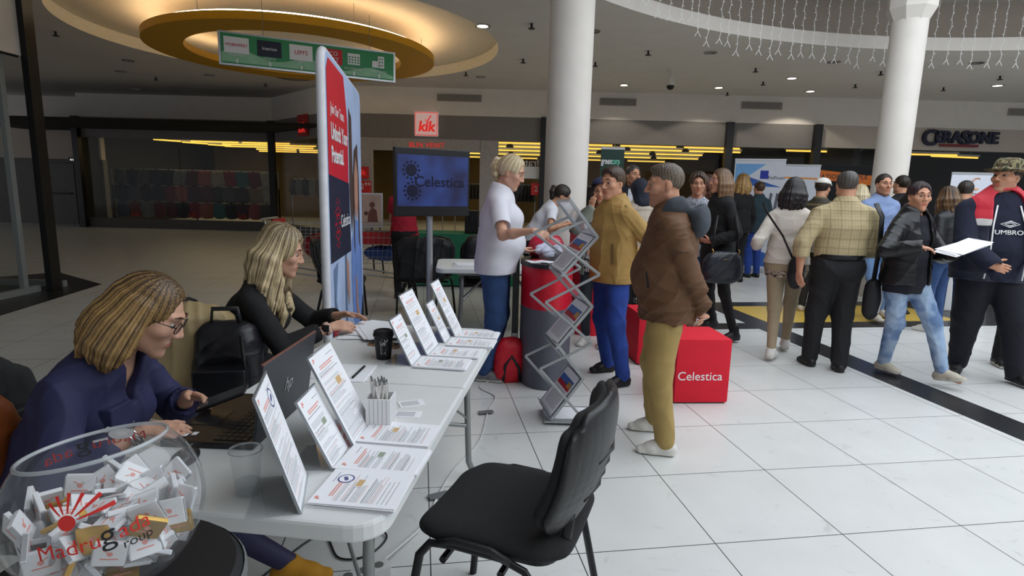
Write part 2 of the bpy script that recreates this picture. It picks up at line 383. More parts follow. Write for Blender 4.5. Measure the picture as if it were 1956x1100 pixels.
def person(label, loc, yaw, H=1.70, sex='m', vox=.007, lean=0., side=0., ph=None, feet=None, hands=None, head=(0, 0, 0), tone='#c79a80',
           hair=None, top=None, coat=None, pants=None, shoes=None, build=1., belly=0., bust=0., stubble=False, neckfwd=.02, legs=True, group=None, pel=(0, 0), headvox=None, brow='#2a1c14', twist=0., wide=1., glasses=None, shrug=0., hsc=1.):
    s = H / 1.75; root = thing('person', label, 'person', (loc[0], loc[1], 0), math.radians(yaw), group)
    cy, sy = math.cos(math.radians(yaw)), math.sin(math.radians(yaw))
    def w2l(p): x, y = p[0] - loc[0], p[1] - loc[1]; return A3(cy * x + sy * y, -sy * x + cy * y, p[2])
    def wd(p): return A3(cy * p[0] + sy * p[1], -sy * p[0] + cy * p[1], p[2])
    fem = sex == 'f'; bw = build
    P = A3(pel[0], pel[1], (.962 * s if ph is None else ph)); Rt = Rm(twist, lean, side); up = Rt[:, 2]; rt = Rt[:, 0]; fw = Rt[:, 1]
    Rp = np.eye(3); sit = ph is not None and ph < .7 * s
    Wc = P + (A3(0, 0, 1) * .4 + up * .6) * .15 * s; Cc = Wc + up * .17 * s; Uc = Cc + up * .12 * s
    sh = (.160 if fem else .186) * s * wide
    NB = Uc + up * .082 * s - fw * .005
    SH = {1: Uc + rt * sh + up * (-.012 + shrug) * s, -1: Uc - rt * sh + up * (-.012 + shrug) * s}     # 1 = right
    Rh = Rt if False else Rm(*head)
    hs = s * (1.0 if fem else 1.03) * hsc
    HC = NB + up * .045 * s + fw * neckfwd + Rh[:, 2] * .115 * hs + Rh[:, 1] * .012 * hs
    hd = lambda x, y, z: HC + Rh @ (A3(x, y, z) * hs)
    # legs
    hip = {q: P + A3(q * .088 * s * (1.06 if fem else 1), 0, -.03 * s) for q in (1, -1)}
    F = {1: (.095 * s, 0., 0., -8.), -1: (-.095 * s, 0., 0., 8.)}
    if feet:
        for q in feet:
            F[q] = feet[q]
            if isinstance(feet[q], dict): l = w2l((*feet[q]['w'], 0)); F[q] = (l[0], l[1], feet[q].get('z', 0.), feet[q].get('ty', 0.), feet[q].get('tp', 0.))
    KN, AN, TOE = {}, {}, {}
    for q in (1, -1):
        fx, fy, fz, ty = F[q][:4]; tp = F[q][4] if len(F[q]) > 4 else 0.
        t = A3(-math.sin(math.radians(ty)), math.cos(math.radians(ty)), 0); TOE[q] = (t, tp)
        AN[q] = A3(fx, fy, fz + .085 * s); KN[q], AN[q] = ik(hip[q], AN[q], .43 * s, .425 * s, t * 1. + A3(0, .3, .25 if sit else 0))
    # arms
    EL, WR, HD, HN, CU = {}, {}, {}, {}, {}
    for q in (1, -1):
        h = (hands or {}).get(q, {})
        w = w2l(h['w']) if 'w' in h else SH[q] + A3(q * .085, .05, -.52) * s
        pole = h.get('pole', (q * .35, -1, -.25)); EL[q], WR[q] = ik(SH[q], w, .295 * s, .255 * s, pole)
        HD[q] = nrm(wd(h['dir'])) if 'dir' in h else nrm(WR[q] - EL[q])
        n = wd(h['n']) if 'n' in h else A3(-q, .1, 0); n = n - HD[q] * (n @ HD[q]); HN[q] = nrm(n); CU[q] = h.get('curl', .35)
    # ---- torso used for skin (off<0) and for clothes
    wp, wa, wc, wu = ((.170, .118), (.128, .098), (.148, .106), (.128, .078)) if fem else ((.163, .115), (.148, .108), (.168, .118), (.152, .086))
    R_ = lambda w, off: (w[0] * s * bw * wide + off, w[1] * s * bw + off)
    def torso(S, off, k=.05):
        if not sit: S.seg(P + A3(0, 0, -.02), Wc, R_(wp, off), R_(wa, off), k, rt)
        else: S.seg(P + A3(0, .0, .0), Wc, R_(wp, off), R_(wa, off), k, rt)
        S.seg(Wc, Cc, R_(wa, off), R_(wc, off), k, rt); S.seg(Cc, Uc, R_(wc, off), R_(wu, off), k, rt)
        S.seg(Uc + up * .03 * s, NB + up * .02 * s, R_((.10, .062), off), R_((.058, .056), off), .06, rt)
        if belly: S.ell(P + up * .13 * s + fw * (.045 + .25 * belly) * s, ((.125 + .3 * belly) * s * wide + off, (.09 + .25 * belly) * s + off, .13 * s + off), Rt, .07)
        if bust:
            for q in (1, -1): S.ell(Cc + up * .0 * s + rt * q * .07 * s + fw * (.075 + bust * .3) * s, ((.062 + bust * .3) * s + off, (.055 + bust * .4) * s + off, (.065 + bust * .2) * s + off), Rt, .05)
    def armr(off): return (.056 if not fem else .047) * s * bw + off, (.047 if not fem else .039) * s * bw + off, (.031 if not fem else .027) * s + off
    # ---- body: one continuous skin
    S = Sdf(vox); torso(S, -.008, .05)
    for q in (1, -1):
        a, b, c = armr(-.006); S.ell(SH[q] - rt * q * .016, (a * 1.0,) * 3, k=.05); S.seg(SH[q], EL[q], a, b, .04); S.seg(EL[q], EL[q] * .65 + WR[q] * .35, b, b * .98, .02); S.seg(EL[q] * .65 + WR[q] * .35, WR[q], b * .98, (c * 1.12, c * .86), .02, np.cross(HD[q], HN[q]))
        if legs:
            S.seg(hip[q], KN[q], .070 * s, .036 * s, .03); S.seg(KN[q], KN[q] * .68 + AN[q] * .32, .036 * s, .036 * s, .02); S.seg(KN[q] * .68 + AN[q] * .32, AN[q], .036 * s, .030 * s, .02)
            t, tp = TOE[q]; S.seg(AN[q] - A3(0, 0, .035) * s, AN[q] + t * .13 * s - A3(0, 0, .062) * s, .034 * s, .022 * s, .03)
    hh = .98 * s * (.93 if fem else 1.)
    for q in (1, -1):
        d, n, t = HD[q], HN[q], np.cross(HD[q], HN[q]) * q; w = WR[q]; cu = CU[q]
        S.seg(w + d * .012 * hh, w + d * .072 * hh, (.027 * hh, .0155 * hh), (.036 * hh, .0125 * hh), .012, t)
        for i, (of, L) in enumerate(((.029, .070), (.010, .080), (-.009, .074), (-.027, .058))):
            b0 = w + d * (.078 - .004 * abs(i - 1)) * hh + t * of * hh; a1 = cu * (.55 + .12 * i); a2 = cu * (1.5 + .12 * i); a3 = cu * 2.1
            dirs = [nrm(d * math.cos(a) + n * math.sin(a) + t * of * 1.6 * (1 - cu)) for a in (a1, a2, a3)]
            p1 = b0 + dirs[0] * L * .46 * hh; p2 = p1 + dirs[1] * L * .30 * hh; p3 = p2 + dirs[2] * L * .24 * hh
            S.poly([b0 - d * .012 * hh, p1, p2, p3], [.0092 * hh, .0085 * hh, .0078 * hh, .0066 * hh], .004)
        th0 = w + d * .022 * hh + t * .022 * hh; td = nrm(d * .62 + t * (.75 - .3 * cu) + n * (.25 + .5 * cu)); th1 = th0 + td * .042 * hh; th2 = th1 + nrm(td + d * .45) * .032 * hh; th3 = th2 + nrm(td + d * .8 + n * .2 * cu) * .024 * hh
        S.poly([th0, th1, th2, th3], [.0145 * hh, .0105 * hh, .0095 * hh, .0075 * hh], .008)
    # neck and head
    nr = (.050 if fem else .060) * s
    S.seg(NB - up * .04, hd(0, -.022, -.05), nr * 1.1, nr * .95, .03)
    hv = Rh
    S.ell(hd(0, -.016, .034), A3(.074, .094, .084) * hs, hv, .01)
    S.ell(hd(0, .022, -.02), A3(.064, .068, .082) * hs, hv, .03)
    jw = .044 if fem else .052
    for q in (1, -1):
        S.seg(hd(q * jw, -.002, -.062), hd(q * (.009 if fem else .016), .068, -.100), (.019 if fem else .022) * hs, (.013 if fem else .018) * hs, .03)
        S.ell(hd(q * .042, .060, -.016), A3(.024, .022, .020) * hs, hv, .02)
        S.ell(hd(q * .074, -.010, -.006), A3(.009, .019, .031) * hs, hv @ Rm(0, 0, 0), .008)
        S.seg(hd(q * .012, .086, .034), hd(q * .044, .071, .036), (.006 if fem else .010) * hs, (.006 if fem else .009) * hs, .014)
    S.ell(hd(0, .077, -.102), A3(.014 if fem else .019, .014, .013) * hs, hv, .02)
    S.seg(hd(0, .088, .024), hd(0, .107 if fem else .112, -.020), .0075 * hs, .0095 * hs, .012)
    S.ell(hd(0, .105 if fem else .110, -.022), A3(.0115, .012, .0105) * hs, hv, .008)
    for q in (1, -1): S.ell(hd(q * .0125, .099, -.026), A3(.0085, .010, .008) * hs, hv, .006)
    S.ell(hd(0, .076, -.058), A3(.028, .016, .024) * hs, hv, .018)
    S.ell(hd(0, .0905, -.0545), A3(.022, .0065, .0042) * hs, hv, .006); S.ell(hd(0, .0900, -.0650), A3(.019, .0068, .0052) * hs, hv, .006)
    S.seg(hd(-.019, .0945, -.0596), hd(.019, .0945, -.0596), .0024 * hs, .0022 * hs, .004, op='s')
    for q in (1, -1):
        S.ell(hd(q * .031, .096, .010), A3(.0165, .015, .0078) * hs, hv, .011, 's')
        S.ell(hd(q * .0745, .004, -.004), A3(.005, .008, .014) * hs, hv, .004, 's')
    RhT = Rh.T
    def region(c):
        l = ((c - HC) @ Rh) / hs; o = np.zeros(len(c), int)
        near = np.abs(l).max(1) < .16
        lipm = near & (np.abs(l[:, 0]) < .0235) & (((l[:, 2] + .060) / .0125) ** 2 + (l[:, 0] / .0235) ** 2 < 1) & (l[:, 1] > .080)
        if stubble:
            st = near & (l[:, 2] < -.028) & (l[:, 2] > -.125) & (l[:, 1] > -.005) & ~((np.abs(l[:, 0]) < .022) & (l[:, 2] > -.04) & (l[:, 1] > .1)) & ((l[:, 2] < -.045) | (np.abs(l[:, 0]) < .02) | (l[:, 1] < .045))
            o[st] = 2
        o[lipm] = 1; return o
    S.mesh('body', skin(tone), root, region)
    Me = Matrix(Rh.tolist())
    for q in (1, -1):
        e = link('eye', EYE_ME, root); e.matrix_local = Matrix.Translation(hd(q * .0315, .0755, .010)) @ Me.to_4x4() @ Matrix.Diagonal((hs * 1.0, hs, hs * .60, 1))
    B = Sdf(min(vox, .004))
    for q in (1, -1):
        B.poly([hd(q * .015, .0945, .0385), hd(q * .032, .090, .0425), hd(q * .049, .072, .036)], [.0036 * hs, .004 * hs, .0024 * hs], .004)
    B.mesh('eyebrows', mat('brow_' + brow.strip('#'), brow, .7), root)
    # ---- trousers
    if pants and legs:
        T = Sdf(pants.get('vox', max(vox, .006))); off = pants.get('off', .012); r1, r2, r3 = pants.get('r', (.088, .064, .055))
        T.seg(P + A3(0, 0, .01), P + (Wc - P) * .55, R_(wp, off * .7), R_(wa, off * .7 + .008), .04, rt)
        T.cut(P + up * .085 * s, up)
        T.ell(P - A3(0, .035 * s, .045 * s), (.15 * s * bw * wide + off, .105 * s * bw + off, .10 * s), k=.05)
        le = pants.get('len', 1.)
        for q in (1, -1):
            e = KN[q] + (AN[q] - KN[q]) * le
            T.seg(hip[q], KN[q], r1 * s * bw + off, r2 * s * bw + off * .6, .04); T.seg(KN[q], e, r2 * s * bw + off * .6, r3 * s, .03)
        T.mesh(pants.get('name', 'trousers'), pants['mat'], root, pants.get('region'), folds(pants.get('wr', .006), pants.get('f', 16.), seed=int(loc[0] * 97 + 7) % 50))
    # ---- shoes
    if shoes and legs:
        for q in (1, -1):
            t, tp = TOE[q]; z0 = A3(0, 0, 1); tt = nrm(t * math.cos(math.radians(tp)) + z0 * math.sin(math.radians(tp))); uu = nrm(np.cross(np.cross(tt, z0), tt)); sdv = np.cross(tt, uu)
            a = AN[q] - uu * .085 * s; f = lambda y, z: a + tt * y * s + uu * z * s
            K = Sdf(shoes.get('vox', max(vox * .9, .005))); hi = shoes.get('hi', 0.)
            K.seg(f(-.045, .035), f(.07, .03), (.033 * s, .036 * s), (.040 * s, .034 * s), .02, sdv); K.seg(f(.07, .03), f(.150, .022), (.042 * s, .030 * s), (.034 * s, .022 * s), .02, sdv)
            K.seg(f(-.02, .05), f(-.005, .085 + hi), .040 * s, .042 * s, .03); K.seg(f(.0, .075), f(.09, .045), .034 * s, .028 * s, .03)
            K.seg(f(-.05, .014), f(.145, .012), (.040 * s, .016 * s), (.042 * s, .014 * s), .006, sdv)
            K.cut(f(0, 0), -uu, .003)
            if not hi: K.seg(f(-.008, .09), f(-.008, .16), .030 * s, .036 * s, .006, op='s')
            sm = shoes['mat']; so = shoes.get('sole', sm)
            def rg(c, a=a, uu=uu): return (((c - a) @ uu) < .024 * s).astype(int)
            K.mesh('shoe', [sm, so], root, rg)
    # ---- clothes on the upper body
    for gi, g in enumerate([top, coat]):
        if not g: continue
        off = g.get('off', .012); C = Sdf(g.get('vox', max(vox * .9, .005))); torso(C, off, .05)
        hem = g.get('hem', .12)
        if hem > 0 and not sit: C.seg(Wc, P - A3(0, 0, hem * s), R_(wa, off + .012), (wp[0] * s * bw * wide * g.get('flare', 1.02) + off, wp[1] * s * bw * g.get('flare', 1.02) + off), .05, rt)
        sl = g.get('sleeve', 'long'); a, b, c = armr(off * (.55 if gi else .8))
        for q in (1, -1):
            if sl == 'none': continue
            C.ell(SH[q] - rt * q * .022 - up * .006, (a * .98,) * 3, k=.06)
            if sl == 'short':
                e = SH[q] + (EL[q] - SH[q]) * g.get('sl', .6); C.seg(SH[q], e, a, a * .98 + .004, .018); C.cut2 = None
            else:
                cf = g.get('cuff', .96); e = EL[q] + (WR[q] - EL[q]) * cf; ce = c + g.get('loose', .006)
                C.seg(SH[q], EL[q], a, b + .004, .009); C.seg(EL[q], e, b + .004, ce + .004, .009)
                if g.get('band'): C.seg(e - nrm(WR[q] - EL[q]) * .03, e, ce + .005, ce + .005, .004)
        if g.get('collar'):
            ch, cr = g['collar']; nn = 10
            ring = [NB + up * (ch * (.75 + .25 * math.cos(t - PI))) + (rt * math.sin(t) * cr + fw * math.cos(t) * cr * .95) * s + fw * .008 for t in (2 * PI * i / nn for i in range(nn))]
            lo = [NB - up * .01 * s + (rt * math.sin(t) * cr * 1.05 + fw * math.cos(t) * cr) * s for t in (2 * PI * i / nn for i in range(nn))]
            gap = g.get('gap', 0)
            for i in range(nn):
                if gap and i in (0,): continue
                j = (i + 1) % nn
                for u in (0., .5, 1.): C.seg(lo[i] * (1 - u) + ring[i] * u, lo[j] * (1 - u) + ring[j] * u, .010, .010, .012)
        if g.get('hood'):
            hm = g['hood']
            Hd = Sdf(max(vox * .9, .006)); nn = 9
            for i in range(nn):
                t = -2.1 + 4.2 * i / (nn - 1); p = NB + up * .035 * s - fw * math.cos(t) * .095 * s + rt * math.sin(t) * .105 * s + up * (.02 * math.cos(t)) - up * (.05 * (abs(t) > 1.9))
                Hd.ell(p, (.040, .042, .045), k=.04)
            Hd.ell(NB - fw * .155 * s - up * .045 * s, (.135 * s, .075 * s, .115 * s), Rt, .05); Hd.ell(NB - fw * .11 * s + up * .07 * s, (.09 * s, .06 * s, .06 * s), Rt, .04, 's')
            Hd.seg(NB - up * .02, NB + up * .16, nr * 1.05, nr * 1.2, .02, op='s')
            Hd.mesh('hood', hm, root, None, folds(.005, 22., 5))
        nk = g.get('neck', .07)
        if nk: C.seg(NB + up * .01 * s + fw * .012, NB + up * .2 * s + fw * .02, nk * s, nk * s * 1.15, .01, op='s')
        if g.get('vneck'): C.seg(NB + fw * .05 * s, NB + fw * .105 * s - up * g['vneck'] * s, (.045 * s, .06), (.008, .05), .012, rt, op='s')
        if g.get('open'): C.seg(NB + fw * .11 * s - up * .02, P + fw * (.16 + g.get('od', 0)) * s - up * .2, (g['open'], .09), (g['open'] * 1.6, .11), .012, rt, op='s')
        cutp = P - A3(0, 0, hem * s) if not sit else P - up * .06
        C.cut(cutp, A3(0, 0, -1) if not sit else -up)
        if sl == 'short':
            for q in (1, -1):
                e = SH[q] + (EL[q] - SH[q]) * g.get('sl', .6); w = nrm(EL[q] - SH[q]); C.seg(e + w * .052, e + w * .14, .085 * s, .085 * s, .004, op='s')
        else:
            for q in (1, -1):
                w = nrm(WR[q] - EL[q]); e = EL[q] + (WR[q] - EL[q]) * g.get('cuff', .96); C.seg(e + w * (c + .012), e + w * .14, c + .006, c + .02, .003, op='s')
        nm = g.get('name', 'shirt' if gi == 0 else 'jacket')
        mats = g['mat'] if isinstance(g['mat'], (list, tuple)) else [g['mat']]; rf = g.get('region')
        reg = None
        if rf:
            inf = dict(P=P, up=up, rt=rt, fw=fw, NB=NB, Cc=Cc, Wc=Wc, s=s, hem=hem, SH=SH, EL=EL, WR=WR, HC=HC)
            reg = lambda c, rf=rf, inf=inf: rf(c, inf)
        C.mesh(nm, mats, root, reg, folds(g.get('wr', .006), g.get('f', 21.), seed=int(loc[1] * 31 + 3) % 40))
    # ---- hair
    if hair: make_hair(root, hair, hd, hs, Rh, HC, NB, vox)
    if glasses:
        G = MB(); pts = lambda L: [tuple(hd(*p)) for p in L]
        for q in (1, -1):
            G.tube(pts([(q * .034 + .023 * math.cos(t), .098 - .1 * (.023 * math.cos(t) * q) ** 1, .008 + .018 * math.sin(t)) for t in (2 * PI * i / 16 for i in range(16))]), .0019 * hs, 6, True)
            G.tube(pts([(q * .056, .094, .014), (q * .074, .05, .014), (q * .078, -.01, .010)]), .0016 * hs, 6)
        G.tube(pts([(-.011, .100, .012), (0, .104, .015), (.011, .100, .012)]), .0016 * hs, 6)
        G.build('glasses', glasses, root, 180)
    return dict(root=root, hd=hd, hs=hs, Rh=Rh, HC=HC, NB=NB, up=up, rt=rt, fw=fw, P=P, Wc=Wc, Cc=Cc, Uc=Uc, SH=SH, EL=EL, WR=WR, KN=KN, AN=AN, HD=HD, HN=HN, s=s, w2l=w2l)

def strands(hc, Rh, hs, amp, n, seed=1):
    rg = np.random.RandomState(seed); ph = rg.uniform(0, 6, 6)
    def fn(P, N):
        l = ((P - hc) @ Rh) / hs; th = np.arctan2(l[:, 0], -l[:, 1]); z = l[:, 2]
        a = np.sin(n * th + 5 * z + .8 * np.sin(11 * z + ph[0]) + ph[1]); b = np.sin(1.7 * n * th - 7 * z + ph[2] + 1.5 * np.sin(6 * th)); c = np.sin(2.9 * n * th + 9 * z + ph[3])
        return amp * (.5 * a + .35 * b + .25 * c)
    return fn
def make_hair(root, h, hd, hs, Rh, HC, NB, vox):
    st = h['style']; m = h['mat']; D = Sdf(h.get('vox', max(vox * .8, .004))); vol = h.get('vol', 1.); e = lambda c, r, k=.015, op='u': D.ell(hd(*c), A3(r) * hs, Rh, k, op)
    down = A3(0, 0, -1); amp = h.get('amp', .003); n = h.get('n', 26)
    if st in ('short', 'crop', 'balding'):
        t = h.get('t', .010); e((0, -.017, .037), (.075 + t, .094 + t, .084 + t * 1.3))
        if h.get('top'): e((0, .02, .09), (.058, .07, .028 + h['top']), .03)
        e((0, .112, h.get('line', .020)), (.079, .068, .104), .012, 's')                      # face
        for q in (1, -1): e((q * .085, .012, -.03), (.03, .035, .048), .01, 's'); e((q * .075, .062, .02), (.03, .03, .05), .012, 's')
        D.cut(hd(0, -.05, h.get('nape', -.055)), Rh @ A3(0, .45, -1), .012)
        if st == 'balding': e((0, .05, .115), (.05, .085, .05), .03, 's')
    else:
        e((0, -.016, .037), (.075 + .012 * vol, .094 + .012 * vol, .086 + .014 * vol))
        e((0, .116, h.get('line', .014)), (.073, .067, h.get('face', .108)), .014, 's')
        if st in ('bun', 'pony', 'pulled'):
            e((0, .130, .03), (.078, .076, .086), .012, 's')
            for q in (1, -1): e((q * .085, .02, -.035), (.03, .04, .052), .01, 's')
            D.cut(hd(0, -.05, -.06), Rh @ A3(0, .55, -1), .015)
            if st == 'bun': e((0, -.10, .085), (.042, .042, .04), .02)
            if st == 'pony':
                p0 = hd(0, -.108, .045); L = h.get('len', .2) * hs; bk = -Rh[:, 1]
                pts = [p0, p0 + bk * .035 + down * .01, p0 + bk * .05 + down * L * .35, p0 + bk * .045 + down * L * .7, p0 + bk * .03 + down * L]
                D.poly(pts, [.014 * hs, .026 * hs, .034 * hs, .030 * hs, .010 * hs], .012)
        else:
            L = h.get('len', .25) * hs; wv = h.get('wave', .012); rg = random.Random(h.get('seed', 3)); nl = h.get('locks', 13); a0 = h.get('a0', 1.05); rad = h.get('r', .026)
            for i in range(nl):
                th = -PI + a0 + (2 * PI - 2 * a0) * i / (nl - 1); th += PI   # th measured from the face, a0..2pi-a0
                x, y = math.sin(th), math.cos(th); top_ = hd(x * .070, y * .085 - .012, .035); mid = hd(x * (.086 + .012 * vol), y * (.090 + .01 * vol) - .018, -.04)
                out = nrm(Rh @ A3(x, y, 0)); hh = L * rg.uniform(.78, 1.1)
                back = h.get('back', 0.); bb = -Rh[:, 1] * back
                pts = [top_, mid]; rs = [rad * hs, rad * 1.12 * hs]; ph = rg.uniform(0, 6)
                for j in range(1, 5):
                    f = j / 4; q = mid + down * hh * f + out * (.012 * vol * math.sin(f * 2.6) - h.get('tuck', .02) * f) + bb * f + A3(math.sin(ph + 5.5 * f), math.cos(ph + 4.7 * f), 0) * wv * f
                    pts.append(q); rs.append(rad * hs * (1.12 - .78 * f ** 2))
                D.poly(pts, rs, .014)
            e((0, .118, -.05), (.056, .055, .085), .012, 's')
            if h.get('halfup'): e((0, -.06, .105), (.05, .04, .03), .03)
    for q in h.get('extra', []): D.poly([hd(*p) for p in q[0]], [r * hs for r in q[1]], q[2] if len(q) > 2 else .01)
    if h.get('part'): D.seg(hd(h['part'], .07, .125), hd(h['part'], -.03, .15), .008 * hs, .008 * hs, .012, op='s')
    o = D.mesh(h.get('name', 'hair'), m, root, None, strands(HC, Rh, hs, amp, n, h.get('seed', 1)))
    P = np.empty(len(o.data.vertices) * 3, np.float32); o.data.vertices.foreach_get('co', P); P = P.reshape(-1, 3); l = ((P - HC) @ Rh) / hs
    th = np.arctan2(l[:, 0], -l[:, 1]); z = l[:, 2]; q = np.clip(np.hypot(l[:, 0], l[:, 1]) / .05, 0, 1)
    v = .5 + q * (.20 * np.sin(n * 1.3 * th + 4 * z + 1.2 * np.sin(9 * z)) + .16 * np.sin(n * .47 * th - 3 * z + 1.) + .14 * np.sin(n * 2.3 * th + 6 * z + 2.)) - .28 * np.clip((z - .03) / .1, 0, 1) - .10
    a = o.data.attributes.new('streak', 'FLOAT', 'POINT'); a.data.foreach_set('value', v.astype(np.float32))
# ------------------------------------------------------------------ the setting
from mathutils.geometry import delaunay_2d_cdt
CA, SA = math.cos(.157), math.sin(.157)
def og(x, y):
    "a point of the tile grid (0.6 m slabs) in scene coordinates"
    a, b = x + .036, y + 2.1; return (a * CA - b * SA, a * SA + b * CA)
def floor_mat():
    m = mat('floor_slabs', '#d3d4d1', .30, var=.04, scale=3.); nt = m.node_tree; L = nt.links; b = nt.nodes['Principled BSDF']
    b.inputs['Specular IOR Level'].default_value = .45
    tc = nt.nodes.new('ShaderNodeTexCoord'); mp = nt.nodes.new('ShaderNodeMapping'); mp.inputs['Rotation'].default_value = (0, 0, -.157); mp.inputs['Location'].default_value = (-.036, -2.1, 0)
    L.new(tc.outputs['Object'], mp.inputs[0]); sp = nt.nodes.new('ShaderNodeSeparateXYZ'); L.new(mp.outputs[0], sp.inputs[0]); fs = []
    for i in (0, 1):
        d = nt.nodes.new('ShaderNodeMath'); d.operation = 'MULTIPLY_ADD'; d.inputs[1].default_value = 1 / .6; d.inputs[2].default_value = .003; L.new(sp.outputs[i], d.inputs[0])
        f = nt.nodes.new('ShaderNodeMath'); f.operation = 'FRACT'; L.new(d.outputs[0], f.inputs[0])
        l = nt.nodes.new('ShaderNodeMath'); l.operation = 'LESS_THAN'; l.inputs[1].default_value = .0075; L.new(f.outputs[0], l.inputs[0]); fs.append(l)
    a = nt.nodes.new('ShaderNodeMath'); a.operation = 'MAXIMUM'; L.new(fs[0].outputs[0], a.inputs[0]); L.new(fs[1].outputs[0], a.inputs[1])
    # faint scuffs
    n = nt.nodes.new('ShaderNodeTexNoise'); n.inputs['Scale'].default_value = 7.; n.inputs['Detail'].default_value = 6; n.inputs['Distortion'].default_value = 2.; L.new(tc.outputs['Object'], n.inputs['Vector'])
    r = nt.nodes.new('ShaderNodeMapRange'); r.inputs[1].default_value = .62; r.inputs[2].default_value = .75; r.inputs[3].default_value = 1.; r.inputs[4].default_value = .82; L.new(n.outputs['Fac'], r.inputs[0])
    x0 = nt.nodes.new('ShaderNodeMix'); x0.data_type = 'RGBA'; x0.blend_type = 'MULTIPLY'; x0.inputs[0].default_value = 1
    src = b.inputs['Base Color'].links[0].from_socket; L.new(src, x0.inputs[6]); L.new(r.outputs[0], x0.inputs[7])
    x = nt.nodes.new('ShaderNodeMix'); x.data_type = 'RGBA'; x.inputs[7].default_value = lin('#2c2c2c'); L.new(a.outputs[0], x.inputs[0]); L.new(x0.outputs[2], x.inputs[6]); L.new(x.outputs[2], b.inputs['Base Color'])
    return m
M_white = mat('white_paint', '#e0dad2', .7, var=.03, scale=4); M_ceil = mat('ceiling_paint', '#dad5ce', .85, var=.03, scale=3)
M_beige = mat('beige_paint', '#bdb2a6', .8, var=.03); M_grey = mat('grey_fascia', '#807c79', .6, var=.05); M_black = mat('black_metal', '#151618', .4, var=.1)
M_dkstone = mat('dark_slab', '#26272a', .3, var=.15, scale=30); M_ystone = mat('yellow_slab', '#c9a84a', .35, var=.08, scale=20)
M_glass = glassy('shop_glass', (.93, .95, .95, 1), .02, 1., refl=.010)
struct(MB().box((0, 10, -.05), (44, 36, .1)).build('floor', floor_mat()))
def slab(name, pts, m, z=.001): return struct(MB().prism([og(*p) for p in pts], 0, z).build(name, m))
slab('trim_1', [(3.66, -2.5), (3.955, -2.5), (3.955, 3.70), (3.66, 3.70)], M_dkstone)
slab('trim_2', [(2.2, 3.70), (7.6, 3.70), (7.6, 3.98), (2.2, 3.98)], M_dkstone)
slab('trim_3', [(2.2, 4.92), (9.5, 4.92), (9.5, 5.2), (2.2, 5.2)], M_dkstone)
slab('trim_4', [(3.66, 3.98), (3.955, 3.98), (3.955, 4.92), (3.66, 4.92)], M_dkstone)
slab('trim_5', [(3.955, 3.98), (6.5, 3.98), (6.5, 4.92), (3.955, 4.92)], M_ystone)
slab('trim_6', [(6.5, 3.98), (9.5, 3.98), (9.5, 4.92), (6.5, 4.92)], M_dkstone)
slab('trim_7', [(-4.43, -1), (-4.43, 6.7), (-5.6, 7.85), (-6.6, 6.9), (-6.2, -1)], M_dkstone)
# ceiling with the atrium opening and the round recess over the yellow ring
RING = (-3.79, 10.6); REC = 3.45
def ceiling_mesh():
    outer = [(-22, -8), (22, -8), (22, 26), (-22, 26)]; h1 = circ(128, ATR_R, ATR); h2 = circ(80, REC, RING)
    vs = [Vector(p) for p in outer + h1 + h2]; es = []
    for s0, n in ((0, 4), (4, 128), (132, 80)): es += [(s0 + i, s0 + (i + 1) % n) for i in range(n)]
    r = delaunay_2d_cdt(vs, es, [], 0, 1e-5); mb = MB(); bv = [mb.bm.verts.new((v.x, v.y, CEIL)) for v in r[0]]
    for f in r[2]:
        c = sum((r[0][i] for i in f), Vector((0, 0))) / len(f)
        if (c - Vector(ATR)).length < ATR_R - .002 or (c - Vector(RING)).length < REC - .002: continue
        mb.bm.faces.new([bv[i] for i in f])
    return mb
struct(ceiling_mesh().build('ceiling', M_ceil))
mb = MB(); mb.lathe([(ATR_R, CEIL), (ATR_R, CEIL + .2), (8.5, CEIL + .2)], 128, (*ATR, 0)); struct(mb.build('trim_8', M_white, smooth=40))
mb = MB(); mb.lathe([(8.5, CEIL + .2), (8.5, 4.78)], 128, (*ATR, 0)); struct(mb.build('wall_atrium', M_beige, smooth=40))
mb = MB(); mb.lathe([(8.5, 4.78), (5.2, 4.78), (5.2, 5.6)], 128, (*ATR, 0)); struct(mb.build('ceiling_atrium', M_ceil, smooth=40))
mb = MB(); mb.lathe([(REC, CEIL), (REC, CEIL + .2), (0, CEIL + .2)], 80, (*RING, 0)); struct(mb.build('ceiling_recess', mat('cream_paint', '#e0d9c8', .8, var=.03), smooth=40))
# columns
def column(name, x, y, r, cap=None):
    mb = MB(); mb.lathe([(r, 0), (r, cap[0] if cap else 4.78)], 48, (x, y, 0))
    o = struct(mb.build(name, M_white, smooth=40))
    if cap:
        mb = MB(); mb.lathe([(r, cap[0] - .02), (cap[2], cap[1]), (cap[2], 4.78)], 8, (x, y, 0)); struct(mb.build('trim_9', M_white))
column('wall_column', .60, 7.0, .252); column('wall_column', 5.47, 8.7, .225, (3.90, 4.05, .31))
# shop fronts at the back
def bulk(name, pts, z0, z1, m, t=.2):
    mb = MB()
    for (x0, y0), (x1, y1) in zip(pts, pts[1:]):
        d = nrm(A3(x1 - x0, y1 - y0)); n = A3(-d[1], d[0]) * t
        mb.prism([(x0, y0), (x1, y1), (x1 + n[0], y1 + n[1]), (x0 + n[0], y0 + n[1])], z0, z1)
    return struct(mb.build(name, m))
FRONT = [(-12.75, 17.5), (-7.1, 17.5), (-4.9, 15.15), (-3.95, 15.0)]
bulk('wall_back_bulkhead', [(-22, 18.3), (-12.75, 18.3)] , 3.2, 3.9, M_white, .3); bulk('wall_back_upper', FRONT + [(20, 15.0)], 3.2, 3.9, M_white, .3)
bulk('wall_back_left', [(-22, 18.35), (-12.75, 18.35)], 2.0, 3.2, M_beige); bulk('wall_back_lower', [(-22, 18.4), (-12.75, 18.4)], 0, 2.0, mat('grey_wall', '#6a6865', .7))
